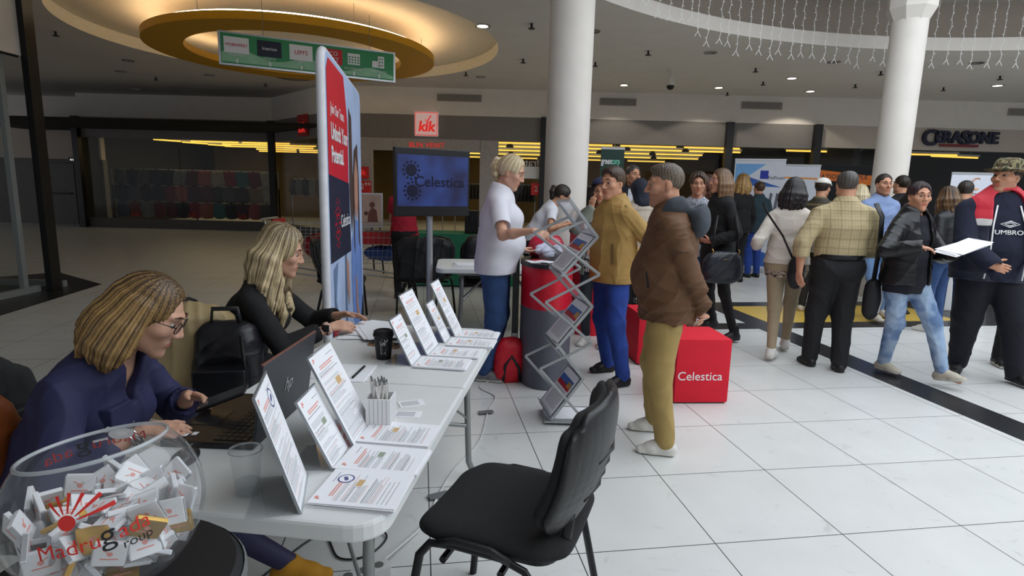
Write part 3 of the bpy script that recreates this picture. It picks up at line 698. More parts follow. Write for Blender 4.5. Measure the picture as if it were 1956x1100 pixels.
bulk('trim_10', FRONT, 2.62, 3.2, M_grey); bulk('trim_11', [(-3.95, 15.0), (7.4, 15.0)], 2.62, 3.2, M_grey); bulk('trim_12', [(7.4, 15.0), (20, 15.0)], 2.66, 3.2, M_beige)
bulk('trim_13', FRONT[:3], 0, .28, mat('sill_grey', '#4f4d4a', .6), .06)
mb = MB()
for x, y in ((-12.78, 17.42), (-7.1, 17.42), (.70, 14.93), (5.29, 14.93), (7.47, 14.93), (9.49, 14.93)): mb = MB().box((x, y, 1.6), (.17, .16, 3.2)); struct(mb.build('trim_14', M_black))
def pane(n, x0, y0, x1, y1, z0, z1):
    d = math.hypot(x1 - x0, y1 - y0); o = MB().box((0, 0, 0), (d, .012, z1 - z0)).build('window_%d' % n, M_glass)
    o.location = ((x0 + x1) / 2, (y0 + y1) / 2, (z0 + z1) / 2); o.rotation_euler = (0, 0, math.atan2(y1 - y0, x1 - x0)); struct(o); return o
pane(1, -12.68, 17.56, -9.9, 17.56, .28, 2.62); pane(2, -9.88, 17.56, -7.2, 17.56, .28, 2.62); pane(3, -7.0, 17.5, -4.95, 15.3, .28, 2.62)
pane(4, -.42, 15.08, .62, 15.08, .05, 2.62); pane(5, .78, 15.08, 5.2, 15.08, .05, 2.62); pane(6, 5.38, 15.08, 7.38, 15.08, .05, 2.62); pane(7, 7.55, 15.08, 9.4, 15.08, .05, 2.66); pane(8, 9.57, 15.08, 19, 15.08, .05, 2.66)
M_portal = mat('portal_panel', '#a8a4a0', .5)
struct(MB().box((-3.78, 15.06, 1.31), (.36, .16, 2.62)).build('door_1', M_portal)); struct(MB().box((-.66, 15.06, 1.31), (.46, .16, 2.62)).build('door_2', M_portal)); struct(MB().box((-2.24, 15.06, 2.47), (2.72, .16, .30)).build('door_3', M_portal))
# inside of the shops
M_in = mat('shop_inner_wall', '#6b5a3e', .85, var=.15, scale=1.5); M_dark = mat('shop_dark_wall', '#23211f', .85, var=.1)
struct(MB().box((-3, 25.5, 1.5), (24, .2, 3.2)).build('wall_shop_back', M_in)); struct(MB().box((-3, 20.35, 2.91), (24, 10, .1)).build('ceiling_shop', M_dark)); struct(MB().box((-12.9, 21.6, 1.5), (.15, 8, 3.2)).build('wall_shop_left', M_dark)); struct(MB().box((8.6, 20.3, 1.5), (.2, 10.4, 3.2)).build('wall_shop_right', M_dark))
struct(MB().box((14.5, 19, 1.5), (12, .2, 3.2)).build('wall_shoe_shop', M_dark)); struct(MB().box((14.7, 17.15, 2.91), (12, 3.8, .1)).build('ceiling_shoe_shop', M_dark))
M_tube = mat('tube_light', '#ffca55', emit=1.35); tp = None
def tubes(x, y, z, L, rz, grp, lab):
    global tp
    if tp is None:
        tp = thing('tube_light', lab, 'lamp', (x, y, z), rz, grp)
        MB().cyl((-.75, 0, 0), (.75, 0, 0), .022, n=8).build('tube', M_tube, tp); MB().box((0, 0, .06), (1.56, .07, .05)).build('fitting', M_white, tp); MB().cyl((-.5, 0, .08), (-.5, 0, .2), .008, n=5).build('hanger', M_white, tp); MB().cyl((.5, 0, .08), (.5, 0, .2), .008, n=5).build('hanger', M_white, tp); o = tp
    else: o = dup(tp, (x, y, z), rz, lab, grp)
    o.scale = (L / 1.5, 1, 1)
g = 'fluorescent tubes in the clothes shop'; la = 'yellow glowing tube light on the clothes shop ceiling seen through the shop front'
for j, y in enumerate((16.2, 17.6, 19.4, 21.6, 24.2)):
    for i in range(6): tubes(-3.3 + (j % 2) * .55 + i * 1.72, y, 2.66, 1.5, 0, g, la)
for j, y in enumerate((18.6, 19.6, 20.8, 22.2, 23.6)):
    for i in range(2): tubes(-9.5 + (j % 2) * .5 + i * 1.62, y + .3, 2.66, 1.5, 0, g, la)
for i in range(3): tubes(-10.9 + .35 * i, 18.75 + i * .95, 2.66, .8, .9, g, 'slanting yellow tube light high in the left clothes shop window')
for x, y, L, r in ((8.4, 16.4, 2.0, 0), (11.2, 16.6, 1.9, -.1), (12.6, 17.2, 1.6, .2)): tubes(x, y, 2.66, L, r, 'lone tubes in the dark shop fronts', 'single pale tube light inside the dark shop fronts on the right')
for x, y, w in ((-1.5, 19.5, 5.), (4.2, 19.5, 6.), (-9.8, 20.5, 4.5)): lamp('shop_tube_light', 'AREA', (x, y, 2.84), 55, (1., .80, .45), w, shape='RECTANGLE', size_y=6.)
# left shop
M_fr = mat('pale_frame', '#8e9290', .4, var=.05)
struct(MB().box((-6.65, 3.05, 3.39), (1.3, 8.7, 1.0)).build('wall_left_fascia', M_white)); struct(MB().box((-6.05, 2.2, 2.885), (.03, 10.4, .03)).build('trim_15', M_black))
struct(MB().box((-5.965, 7.48, 1.93), (.08, .16, 3.86)).build('trim_16', M_black)); struct(MB().box((-6.12, 7.2, 1.45), (.06, .07, 2.86)).build('trim_17', M_fr)); struct(MB().box((-6.11, 2.2, .04), (.07, 10.4, .08)).build('trim_18', M_fr))
o = MB().box((-6.11, 2.2, 1.5), (.012, 9.8, 2.84)).build('window_9', M_glass); struct(o)
struct(MB().box((-10.55, 3.3, 1.6), (.1, 8.8, 3.2)).build('wall_left_shop', mat('shop_grey', '#55534f', .8))); struct(MB().box((-8.8, 7.66, 1.6), (3.4, .1, 3.2)).build('wall_left_shop_end', mat('shop_grey2', '#3a3b3a', .8))); struct(MB().box((-8.4, 3.1, 2.99), (4.4, 8.8, .05)).build('ceiling_left_shop', M_ceil))
struct(MB().box((-7.1, 7.78, 1.47), (.06, .06, 2.9)).build('trim_19', M_fr)); struct(MB().box((-6.55, 7.78, .04), (1.0, .07, .08)).build('trim_20', M_fr))
# exit door and sign
d = thing('exit_door', 'grey steel exit door with push bar in the dark left corner', 'door', (-14.15, 18.36, 0)); MB().box((0, 0, .93), (1.05, .06, 1.86)).build('leaf', mat('door_grey', '#5b5957', .5), d); MB().tube([(-.42, -.04, .95), (-.40, -.09, .95), (.40, -.09, .95), (.42, -.04, .95)], .02).build('push_bar', M_black, d)
s = thing('exit_sign', 'small black emergency exit sign above the grey door', 'sign', (-13.55, 18.34, 1.98)); MB().box((0, -.02, 0), (.36, .04, .14)).build('case', M_black, s); M_lit = mat('lit_white', '#e8efe8', emit=.55); text('lettering', '⇨ ■ ▪', .1, M_lit, s, (0, -.045, 0)) if False else MB().box((-.1, -.045, 0), (.05, .01, .05)).box((0, -.045, 0), (.09, .01, .06)).box((.1, -.045, 0), (.05, .01, .05)).build('pictogram', M_lit, s)
# ceiling fittings
M_chrome = mat('chrome', '#b8b8b8', .18, 1., var=0); M_on = mat('lamp_glow', '#fff2d8', emit=9.); M_off = mat('lamp_off', '#8d8a84', .3, .5, var=0)
dl = {}
def downlight(x, y, z, on, lab, grp):
    if on not in dl:
        o = thing('downlight', lab, 'lamp', (x, y, z), 0, grp); mb = MB(); mb.lathe([(.115, -.012), (.115, 0), (.085, 0), (.085, -.012)], 24, closed=True); mb.build('rim', M_chrome, o, 40)
        MB().cyl((0, 0, -.004), (0, 0, 0), .084, n=24).build('lens', M_on if on else M_off, o); dl[on] = o; return o
    return dup(dl[on], (x, y, z), 0, lab, grp)
for x, y in ((-.54, 9.28), (2.44, 13.94), (4.61, 13.96), (5.67, 12.65), (6.79, 14.13), (10.1, 12.87)): downlight(x, y, CEIL, 1, 'small round ceiling downlight that is switched on', 'lit ceiling downlights'); lamp('downlight_beam', 'SPOT', (x, y, CEIL - .03), 45, (1., .9, .75), .06).data.spot_size = 2.2
for x, y in ((1.13, 9.42), (3.31, 10.6), (5.69, 11.07), (8.1, 10.87), (-8.0, 12.57), (-10.3, 16.4), (-7.08, 14.02), (-9.0, 13.85), (-.8, 13.4)): downlight(x, y, CEIL, 0, 'small round ceiling downlight that is switched off', 'unlit ceiling downlights')
downlight(-5.3, 11.2, CEIL + .2, 0, 'unlit downlight in the recess inside the yellow ring', None)
sp0 = None
for x, y in ((.19, 9.1), (.1, 11.5), (-1.09, 12.93), (2.24, 10.6), (1.47, 11.63), (4.57, 11.78), (5.28, 13.13), (7.28, 13.16), (6.97, 11.77), (9.25, 13.26), (9.38, 11.92), (5.04, 14.6), (-7.73, 10.3), (-8.6, 14.5), (-6.2, 15.0)):
    if sp0 is None:
        sp0 = thing('sprinkler', 'small fire sprinkler head hanging under the grey ceiling', 'sprinkler', (x, y, CEIL), 0, 'ceiling sprinklers'); MB().cyl((0, 0, -.06), (0, 0, 0), .018, n=8).build('pipe', M_black, sp0); MB().cyl((0, 0, -.075), (0, 0, -.065), .05, n=12).build('deflector', M_black, sp0)
    else: dup(sp0, (x, y, CEIL))
o = thing('dome_camera', 'white security camera with black dome hanging from the ceiling', 'camera', (3.03, 12.07, CEIL)); MB().cyl((0, 0, -.16), (0, 0, 0), .03, n=12).build('stem', M_white, o); mb = MB(); mb.lathe([(0, -.14), (.06, -.15), (.075, -.24), (.085, -.31), (0, -.31)], 20); mb.build('housing', M_white, o, 40); MB().sph((0, 0, -.32), .075, 20).build('dome', mat('black_gloss', '#08080a', .12, var=0), o, 180)
MB().cyl((0, 0, -.02), (0, 0, 0), .09, n=16).build('ceiling_plate', M_white, o)
o = thing('ceiling_speaker', 'large grey round ceiling disc behind the green sign', 'speaker', (-5.1, 13.9, CEIL)); MB().cyl((0, 0, -.04), (0, 0, 0), .40, n=40).build('disc', M_grey, o); MB().cyl((0, 0, -.05), (0, 0, -.04), .2, n=30).build('grille', M_off, o)
for i, (x, w, la) in enumerate(((-1.42, 1.1, 'above the red check-mark shop sign'), (2.5, .9, 'just right of the first white column'), (6.05, 1.0, 'above the middle of the shop windows'), (9.45, .85, 'partly behind the second white column'), (12.6, .95, 'above the dark shoe shop lettering'))):
    o = thing('air_vent', 'grey slatted air vent on the white bulkhead ' + la, 'vent', (x, 14.99, 3.62)); MB().box((0, -.01, 0), (w, .02, .17)).build('frame', mat('vent_grey', '#a39b93', .5), o)
    mb = MB()
    for k in range(6): mb.box((0, -.025, -.065 + .026 * k), (w - .04, .012, .01))
    mb.build('slats', M_grey, o)
# yellow ring lamp
o = thing('ring_lamp', 'big yellow ring hanging under the ceiling recess', 'ring lamp', (RING[0], RING[1], 3.60)); M_yel = mat('yellow_lacquer', '#d39b12', .5, var=.04)
mb = MB(); mb.lathe([(1.74, 0), (2.32, 0), (2.32, .11), (1.74, .11)], 96, closed=True); mb.build('ring', M_yel, o, 40)
mb = MB(); mb.lathe([(2.22, .13), (2.22, .15), (2.18, .15), (2.18, .13)], 96, closed=True); mb.build('light_strip', mat('warm_strip', '#ffedc8', emit=13.), o)
for k in range(6): a = PI / 3 * k + .2; MB().cyl((2.1 * math.cos(a), 2.1 * math.sin(a), .1), (2.1 * math.cos(a), 2.1 * math.sin(a), CEIL + .2 - 3.6), .006, n=6).build('hanger', M_chrome, o)
# ------------------------------------------------------------------ signs and shop lettering
M_red = mat('sign_red', '#e0312b', .4, emit=.55); M_redm = mat('red_print', '#c9182b', .5, var=.03); M_navy = mat('navy_print', '#1d2138', .5, var=.03); M_wp = mat('white_print', '#e6e6e6', .6, var=.02)
M_lwhite = mat('backlit_white', '#e9c9c4', .5, emit=.30); M_ink = mat('grey_ink', '#63636b', .8, var=0); M_rink = mat('red_ink', '#e09386', .8, var=0); M_paper = mat('paper', '#e9eaee', .8, var=.01)
M_steel = mat('grey_steel', '#8d8f8e', .35, .7, var=.05); M_alu = mat('aluminium', '#b9bbbd', .32, .75, var=.03)
o = thing('shop_sign', 'square backlit shop sign with red slanted letters above the middle entrance', 'sign', (-2.22, 14.9, 2.97)); MB().box((0, .02, 0), (.58, .08, .58), bev=.01).build('light_box', M_lwhite, o)
text('lettering', 'kik', .34, M_red, o, (0, -.03, -.07), bold=.012, shear=.15); MB().tube([(-.03, -.035, .10), (.03, -.035, .06), (.12, -.035, .2)], (.016, .006)).build('check_mark', M_red, o); mb = MB()
for a, b in (((-.27, -.27), (.27, -.27)), ((.27, -.27), (.27, .27)), ((.27, .27), (-.27, .27)), ((-.27, .27), (-.27, -.27))): mb.cyl((a[0], -.03, a[1]), (b[0], -.03, b[1]), .008, n=6)
mb.build('border', M_red, o)
o = thing('shop_sign', 'dim red shop sign on the angled grey fascia left of the tall banner', 'sign', (-5.62, 15.86, 2.95), -math.atan2(2.35, 2.2)); MB().box((0, .0, 0), (.55, .06, .55), bev=.01).build('light_box', mat('dim_red_box', '#6a1812', .5, emit=.15), o); text('lettering', 'kik', .34, M_red, o, (0, -.04, -.07), bold=.012, shear=.15)
o = thing('welcome_sign', 'red BUN VENIT lettering over the middle shop entrance', 'sign', (-2.22, 14.97, 2.46)); text('lettering', 'BUN VENIT', .17, M_red, o, (0, 0, 0), sp=1.05)
o = thing('shop_lettering', 'dark blue raised shoe shop lettering with a red underline', 'sign', (11.0, 14.95, 2.95)); text('lettering', 'C', .52, M_navy, o, (-.74, 0, -.01), bold=.018, ext=.03); text('lettering', 'ERA', .37, M_navy, o, (-.28, 0, .02), bold=.018, ext=.03); text('lettering', 'S', .49, M_navy, o, (.15, 0, -.01), bold=.018, ext=.03); text('lettering', 'ONE', .37, M_navy, o, (.59, 0, .02), bold=.018, ext=.03, sx=.95)
MB().box((.0, -.02, -.17), (.95, .03, .06)).build('underline', mat('dull_red', '#7a2528', .5), o)
# reversed sticker on the glass, price cards
o = thing('window_sticker', 'white sticker lettering seen reversed on the shop glass beside the column', 'sticker', (.28, 15.06, 2.1)); t = text('lettering', 'fratels', .26, M_wp, o); t.scale = (-1, 1, 1)
for x, z, b, la in ((-3.85, 1.75, 'kik', 'red lettering card on the pale entrance pillar behind the banner'), (-3.80, 1.40, '12⁹⁹', 'red price card under the red lettering card by the entrance'), (.6, 1.45, '25', 'red price card in the window left of the white column')):
    o = thing('price_card', la, 'sign', (x, 14.93 if x < 0 else 15.05, z)); MB().box((0, 0, 0), (.36, .02, .3)).build('card', mat('card_red', '#a81f1c', .5, emit=.12), o); text('lettering', b, .2, M_red if b == 'kik' else M_wp, o, (0, -.02, 0))
o = thing('window_card', 'small white notice card on the glass beside the blonde standing woman', 'sign', (.42, 15.05, 1.86)); MB().box((0, 0, 0), (.42, .01, .3)).build('card', M_wp, o)
# hanging direction sign
sg = thing('hanging_sign', 'long green direction sign hanging on wires under the yellow ring', 'sign', (-2.85, 8.50, 3.165), math.atan2(1.06, 2.06)); M_green = mat('sign_green', '#2f8a55', .45, var=.03); MB().box((0, 0, 0), (2.33, .07, .42)).build('frame', M_alu, sg); MB().box((0, -.03, 0), (2.27, .03, .37)).build('panel', M_green, sg)
M_lg = mat('sign_light_green', '#8fbf9a', .5); mb = MB(); wv = [(-1.13, -.17)] + [(-1.13 + 2.26 * i / 30, -.05 + .045 * math.sin(i * .55) - .05 * i / 30) for i in range(31)] + [(1.13, -.17)]
mb.bm.faces.new([mb.bm.verts.new((x, -.047, z)) for x, z in wv]); mb.build('wave_print', M_lg, sg)
tile = lambda x, nm, bod, m, tm, sz: (MB().box((x, -.048, .045), (.30, .006, .2), bev=.002).build('logo_tile', m, sg), text('lettering', bod, sz, tm, sg, (x, -.053, .045), sx=.95), text('lettering', nm, .035, M_wp, sg, (x, -.05, -.08)), MB().prism([(x - .03, -.15), (x - .012, -.15), (x - .012, -.17)], 0, .001) if 0 else MB().box((x, -.05, -.15), (.02, .004, .05)).build('arrow', M_wp, sg))
tile(-.95, 'MOBEXPERT', 'MOBEXPERT', M_wp, M_redm, .05); tile(-.55, 'INTERIOO', 'Interioo', M_navy, M_wp, .06); tile(-.15, "LEM'S", "LEM'S", M_wp, M_redm, .075); tile(.25, '', 'JYCO\nMART', M_redm, M_wp, .08); 
for x, nm in ((.56, 'SALA EVENIMENTE'), (.92, 'HOME CENTER')):
    text('lettering', nm, .032, M_wp, sg, (x, -.05, -.085)); MB().box((x, -.05, -.15), (.02, .004, .05)).build('arrow', M_wp, sg); mb = MB()
    if x < .6:
        mb.box((x, -.05, .045), (.17, .006, .15)); mb.mi = 1
        for i in range(4):
            for j in range(3): mb.box((x - .06 + .04 * i, -.054, .0 + .035 * j), (.024, .004, .02))
    else:
        mb.box((x + .03, -.05, .045), (.09, .006, .16)).box((x - .05, -.05, .01), (.1, .006, .09)); mb.mi = 1
        for i in range(2):
            for j in range(3): mb.box((x + .013 + .034 * i, -.054, .0 + .045 * j), (.018, .004, .022))
    mb.build('pictogram', [M_wp, M_green], sg)
for x in (-.62, .80): MB().cyl((x, 0, .21), (x, 0, .685), .004, n=5).build('wire', M_steel, sg)
# tall fabric banner
B0, B1 = A3(-1.085, 3.36), A3(-1.335, 5.06); BL = float(np.linalg.norm(B1 - B0))
bn = thing('fabric_banner', 'tall fabric banner with red, navy and light blue print behind the seated blonde', 'banner', (B0[0], B0[1], 0), math.atan2(B1[1] - B0[1], B1[0] - B0[0]))
# local x runs along the banner, -y is the printed side
def bpoly(name, pts, m, dy): mb = MB(); mb.bm.faces.new([mb.bm.verts.new((x, -.026 - dy, z)) for x, z in pts]); return mb.build(name, m, bn)
mb = MB(); mb.prism(rrect(BL, 2.2, .10, 8, (BL / 2, 1.1)), -.025, .025); o = mb.build('fabric', mat('banner_pale_blue', '#a9bcdc', .75, var=.10, scale=5), bn, rot=(PI / 2, 0, 0)); 
mb = MB(); mb.tube([(x, 0, z) for x, z in rrect(BL, 2.2, .10, 8, (BL / 2, 1.1))], .0255, 8, True); mb.build('edge_tube', mat('banner_edge', '#d6d6da', .6), bn, 60)
bpoly('red_print', [(.03, 1.52), (.88, 1.47), (.88, 1.9), (.72, 2.17), (.1, 2.17), (.03, 2.1)], M_redm, .001); bpoly('navy_print', [(.03, 1.0), (.95, .98), (.90, 1.47), (.03, 1.52)], M_navy, .001)
text('lettering', 'Join Our Team.', .09, M_wp, bn, (.13, -.030, 1.90), ax='LEFT', ext=.0005); text('lettering', 'Unlock Your\nPotential.', .135, M_wp, bn, (.13, -.030, 1.70), ax='LEFT', ext=.0005, bold=.003); text('lettering', 'Celestica', .12, M_wp, bn, (.45, -.030, 1.22), ax='LEFT', ext=.0005); mb = MB()
for k in range(12):
    a = 2 * PI * k / 12
    for j in range(3): mb.box((.33 + (.05 + .03 * j) * math.cos(a), -.0285, 1.22 + (.06 + .045 * j) * math.sin(a)), (.016, .002, .016))
mb.build('dot_print', M_redm, bn)
M_skin2 = mat('printed_skin', '#b98a76', .7, var=.06); M_hair2 = mat('printed_hair', '#4b3630', .7, var=.1); M_shirt2 = mat('printed_shirt', '#6f8fd0', .7, var=.15, scale=8); M_blur = mat('printed_blur', '#5f7796', .7, var=.25, scale=6); M_green2 = mat('printed_foliage', '#4f6a6a', .7, var=.3, scale=9)
bpoly('hair_print', [(.95, 2.0), (1.1, 1.95), (1.15, 1.3), (1.02, 1.1), (.93, 1.4)], M_hair2, .001); bpoly('face_print', [(1.32 + .13 * math.cos(a), 1.46 + .26 * math.sin(a)) for a in (2 * PI * k / 24 for k in range(24))], M_skin2, .002)
bpoly('hair_print', [(1.22, 1.72), (1.42, 1.78), (1.5, 1.5), (1.52, .95), (1.44, 1.0), (1.43, 1.55), (1.3, 1.68), (1.2, 1.55), (1.18, .92), (1.12, 1.0), (1.14, 1.5)], M_hair2, .003)
bpoly('shirt_print', [(1.0, 1.05), (1.25, 1.2), (1.5, 1.15), (1.62, .9), (1.63, .4), (1.3, .28), (1.02, .45), (.95, .8)], M_shirt2, .0015); bpoly('hand_print', [(1.18, .78), (1.26, .7), (1.3, .5), (1.4, .42), (1.36, .36), (1.2, .5)], M_skin2, .004)
bpoly('hand_print', [(.68, .98), (.80, .9), (.83, .7), (.78, .6), (.7, .75)], M_skin2, .002); bpoly('blur_print', [(.62, 1.0), (.72, 1.0), (.70, .6), (.74, .1), (.66, .1), (.6, .5)], M_blur, .001); bpoly('blur_print', [(.12, .95), (.3, .98), (.2, .75), (.35, .55), (.15, .45)], M_blur, .001)
for k in range(9): bpoly('foliage_print', [(.1 + .1 * k, .04), (.14 + .1 * k, .04), (.2 + .1 * k, .42 + .08 * math.sin(k * 2)), (.17 + .1 * k, .42)], M_green2, .002 + .0002 * k)
bpoly('navy_corner_print', [(1.05, .03), (1.68, .03), (1.68, .55), (1.55, .42)], M_navy, .0055); bpoly('maroon_print', [(.03, .03), (.62, .03), (.5, .5), (.03, .66)], mat('maroon_print', '#8c1524', .6), .005)
# ------------------------------------------------------------------ folding tables
M_ttop = mat('table_plastic', '#d7d9d8', .45, var=.02, bump=.03, bscale=300)
def folding_table(label, loc, rz, L=1.83, Wd=.76, fold=True):
    t = thing('folding_table', label, 'table', loc, rz); r = .085
    def half(sg):
        pts = []
        for sx, a0 in ((1, 0), (-1, 90)):
            for k in range(7):
                a = math.radians(a0 + 15 * k); pts.append((sx * (Wd / 2 - r) + r * math.cos(a), sg * (L / 2 - r + r * math.sin(a))))
        pts += [(-Wd / 2, sg * .0015), (Wd / 2, sg * .0015)]
        return pts if sg > 0 else pts[::-1]
    for sg in (1, -1): MB().prism(half(sg), .693, .738).build('tabletop_half', M_ttop, t, bev=.008)
    MB().tube([(-.3, -L / 2 + .2, .68), (-.3, L / 2 - .2, .68)], .013).build('rail', M_steel, t); MB().tube([(.3, -L / 2 + .2, .68), (.3, L / 2 - .2, .68)], .013).build('rail', M_steel, t)
    for sg in (1, -1):
        y = sg * (L / 2 - .24)
        for sx in (1, -1): MB().tube([(sx * .27, y, .69), (sx * .26, y, .5), (sx * .27, y + sg * .02, .1), (sx * .31, y + sg * .03, 0)], .0155, 10).build('leg', M_steel, t, 180)
        MB().tube([(-.262, y, .30), (.262, y, .30)], .011).build('cross_bar', M_steel, t, 180); MB().tube([(-.26, y, .42), (0, y - sg * .28, .665)], (.013, .008)).build('brace', M_steel, t); MB().tube([(.26, y, .34), (0, y - sg * .28, .665)], (.008, .006)).build('brace', M_steel, t)
    return t
TBL = (-.544, 2.103); TRZ = -.1132; TZ = .738
folding_table('long white folding table in front with leaflets and leaflet stands along it', (*TBL, 0), TRZ)
folding_table('white folding table behind the standing blonde woman', (-.12, 5.62, 0), PI / 2 + .1, 1.22, .74)
def tw(x, y, z=TZ):
    c, s = math.cos(TRZ), math.sin(TRZ); return (TBL[0] + c * x - s * y, TBL[1] + s * x + c * y, z)
RNG = random.Random(11)
M_img = [mat('print_green', '#95a08e', .8), mat('print_beige', '#cdbfae', .8), mat('print_amber', '#cdab7c', .8), mat('print_blue', '#5a6da8', .8)]
def printed(parent, w, h, z, img=None, title=2, seed=0, oval=False):
    "rows of print on a sheet lying in the xy plane, top of the sheet at +y"
    r = random.Random(seed); mb = MB(); y = h / 2 - .012
    mb.mi = 1; mb.box((-w / 2 + .022, y, z), (.010, .008, .0002)).box((-w / 2 + .017, y - .006, z), (.006, .005, .0002)); mb.mi = 0; mb.box((w * .25, y - .008, z), (w * .3, .0012, .0002)); y -= .022
    if oval: mb.mi = 5; mb.prism(circ(24, w * .13, (w * .22, y - .012)), z - .0001, z + .0001); mb.mi = 2; mb.prism(circ(24, w * .105, (w * .22, y - .012)), z, z + .0002); mb.mi = 5; mb.box((w * .22, y - .012, z + .0003), (w * .12, w * .06, .0002), rot=.5)
    mb.mi = 1
    def row(x0, x1, yy, th, wl):
        x = x0
        while x < x1 - .002:
            l = min(r.uniform(.4, 1.5) * wl, x1 - x); mb.quad((x, yy - th / 2, z), (x + l, yy - th / 2, z), (x + l, yy + th / 2, z), (x, yy + th / 2, z)); x += l + .0012
    for i in range(title): row(-w * .30, -w * .30 + w * (.5 if i else .62) * (.8 if oval else 1), y - .004, .0034, .012); y -= .0065
    y -= .006; ys = y
    while y > -h / 2 + .014:
        mb.mi = 1 if r.random() < .10 else 0
        if r.random() < .14: y -= .006; continue
        a = r.uniform(.5, .96) * w * .84; row(-w * .42, -w * .42 + a, y, .0010 if r.random() < .85 else .0018, .008); y -= .0046
    if img is not None: mb.mi = 2; mb.box((w * .12, ys - h * .18, z + .0001), (w * .24, h * .10, .0002)); mb.mi = 3 + img % 2; mb.box((w * .12, ys - h * .18, z + .0003), (w * .2, h * .08, .0002))
    return mb.build('lettering', [M_ink, M_rink, M_paper, M_img[(img or 0) % 4], M_img[((img or 0) + 1) % 4], mat('print_navy', '#5a5c88', .8)], parent)
M_acr = glassy('clear_acrylic', (.95, .96, .97, 1), .03, .9)
def leaflet_stand(label, lx, ly, w, h, seed, img=None, oval=False, yaw=0., lean=64, grp=None):
    o = thing('leaflet_stand', label, 'stand', tw(lx, ly), TRZ + yaw, grp); M = Matrix.Rotation(math.radians(lean), 4, 'Y') @ Matrix.Rotation(PI / 2, 4, 'Z') @ Matrix.Translation((0, h / 2, 0))
    s = MB().box((0, 0, -.0012), (w + .008, h + .006, .0022)).build('clear_back', M_acr, o); s.matrix_local = M @ Matrix.Translation((0, .003, 0))
    e = MB().box((-w / 2 - .003, 0, 0), (.0022, h + .006, .006)).box((0, h / 2 + .005, 0), (w + .006, .0022, .006)).build('bright_edge', mat('acrylic_edge', '#8f9498', .25, .2, var=0), o); e.matrix_local = M
    b = MB().box((-.055, 0, .0015), (.12, w + .006, .0022)).build('clear_foot', M_acr, o)
    p = MB().box((0, 0, .0006), (w, h, .0006)).build('paper_insert', M_paper, o); p.matrix_local = M
    t = printed(p, w, h, .0011, img, 2, seed, oval); return o
leaflet_stand('tall leaflet stand nearest the glass bowl, with an oval blue seal on its sheet', .150, -.80, .185, .285, 1, None, True, yaw=.38, lean=73)
leaflet_stand('low leaflet stand between the two tall near stands', .165, -.616, .138, .20, 2, 0, yaw=.12)
leaflet_stand('tall leaflet stand beside the white pen box', .165, -.452, .185, .28, 3, 1, yaw=.10)
leaflet_stand('low leaflet stand beside the black paper cup', .115, .29, .145, .205, 4, 0)
leaflet_stand('tall leaflet stand with an amber picture in the far group', .14, .475, .20, .285, 5, 2)
leaflet_stand('low leaflet stand hidden between the two tall far stands', .165, .66, .13, .20, 6, 1)
leaflet_stand('tall leaflet stand at the far end of the white table', .19, .80, .16, .285, 7, 1)
def leaflets(label, lx, ly, w, h, seed, img=None, n=4, yaw=0., oval=False):
    o = thing('leaflet_stack', label, 'leaflets', tw(lx, ly), TRZ + PI / 2 + yaw); r = random.Random(seed)
    for i in range(n): MB().box((r.uniform(-.003, .003), r.uniform(-.004, .004), .0012 + .0024 * i), (w, h, .002), rot=r.uniform(-.02, .02)).build('sheet', M_paper, o)
    printed(o, w * .97, h * .97, .0024 * n + .0004, img, 2, seed, oval); return o
leaflets('stack of printed leaflets at the near corner of the white table', .285, -.775, .165, .205, 21, 1, 5, 0, True)
leaflets('stack of printed leaflets in front of the low near stand', .285, -.612, .148, .215, 22, 0); leaflets('stack of printed leaflets in front of the pen box', .272, -.448, .15, .215, 23, 1)
leaflets('stack of printed leaflets in front of the low stand by the paper cup', .238, .26, .145, .215, 24, 0); leaflets('stack of printed leaflets under the amber picture stand', .262, .43, .145, .215, 25, 2); leaflets('third stack of printed leaflets from the paper cup in the far group', .295, .605, .14, .215, 26, 1); leaflets('farthest stack of printed leaflets on the white table end', .295, .765, .13, .205, 27, 1)
# pen box with pens
o = thing('pen_box', 'white square pen box full of clear pens', 'pen holder', tw(.19, -.365), TRZ + .1); mb = MB(); w = .036
for dx, dy, sx, sy in ((w, 0, .004, .076), (-w, 0, .004, .076), (0, w, .068, .004), (0, -w, .068, .004)): mb.box((dx, dy, .045), (sx, sy, .09))
mb.box((0, 0, .003), (.07, .07, .006)); mb.build('box', M_wp, o); mb = MB()
for k in range(5): mb.box((-.026 + .013 * k, -.0382, .045), (.002, .001, .088)).box((.0382, -.026 + .013 * k, .045), (.001, .002, .088))
mb.build('ribbing', mat('rib_grey', '#b9bbc0', .6), o)
M_pen = mat('pen_clear', '#d9d6d2', .25, var=.02); r = random.Random(5)
for i in range(14):
    x, y = -.022 + .011 * (i % 5), -.018 + .018 * (i // 5); p = tw(.19 + x, -.365 + y, TZ + .0065)
    q = thing('pen', 'clear white pen standing in the white pen box', 'pen', p, r.uniform(0, 6), 'pens in the box', rot=(r.uniform(-.12, .12), r.uniform(-.16, .16), 0)); MB().cyl((0, 0, 0), (0, 0, .125), .0042, n=8).build('barrel', M_pen, q); MB().cyl((0, 0, .125), (0, 0, .14), .0025, n=6).build('button', M_steel, q); MB().box((.005, 0, .115), (.002, .004, .035)).build('clip', M_pen, q)
for i, (x, y, a, la) in enumerate(((.235, -.19, .5, 'printed card lying just beyond the pen box'), (.25, -.285, .1, 'printed card lying beside the pen box'))):
    q = thing('business_card', la, 'card', tw(x, y), TRZ + a); MB().box((0, 0, .001), (.085, .055, .002)).build('card', M_paper, q); mb = MB()
    for k in range(5): mb.box((-.005, -.018 + .008 * k, .0023), (.06, .0018, .0003))
    mb.build('lettering', M_ink, q)
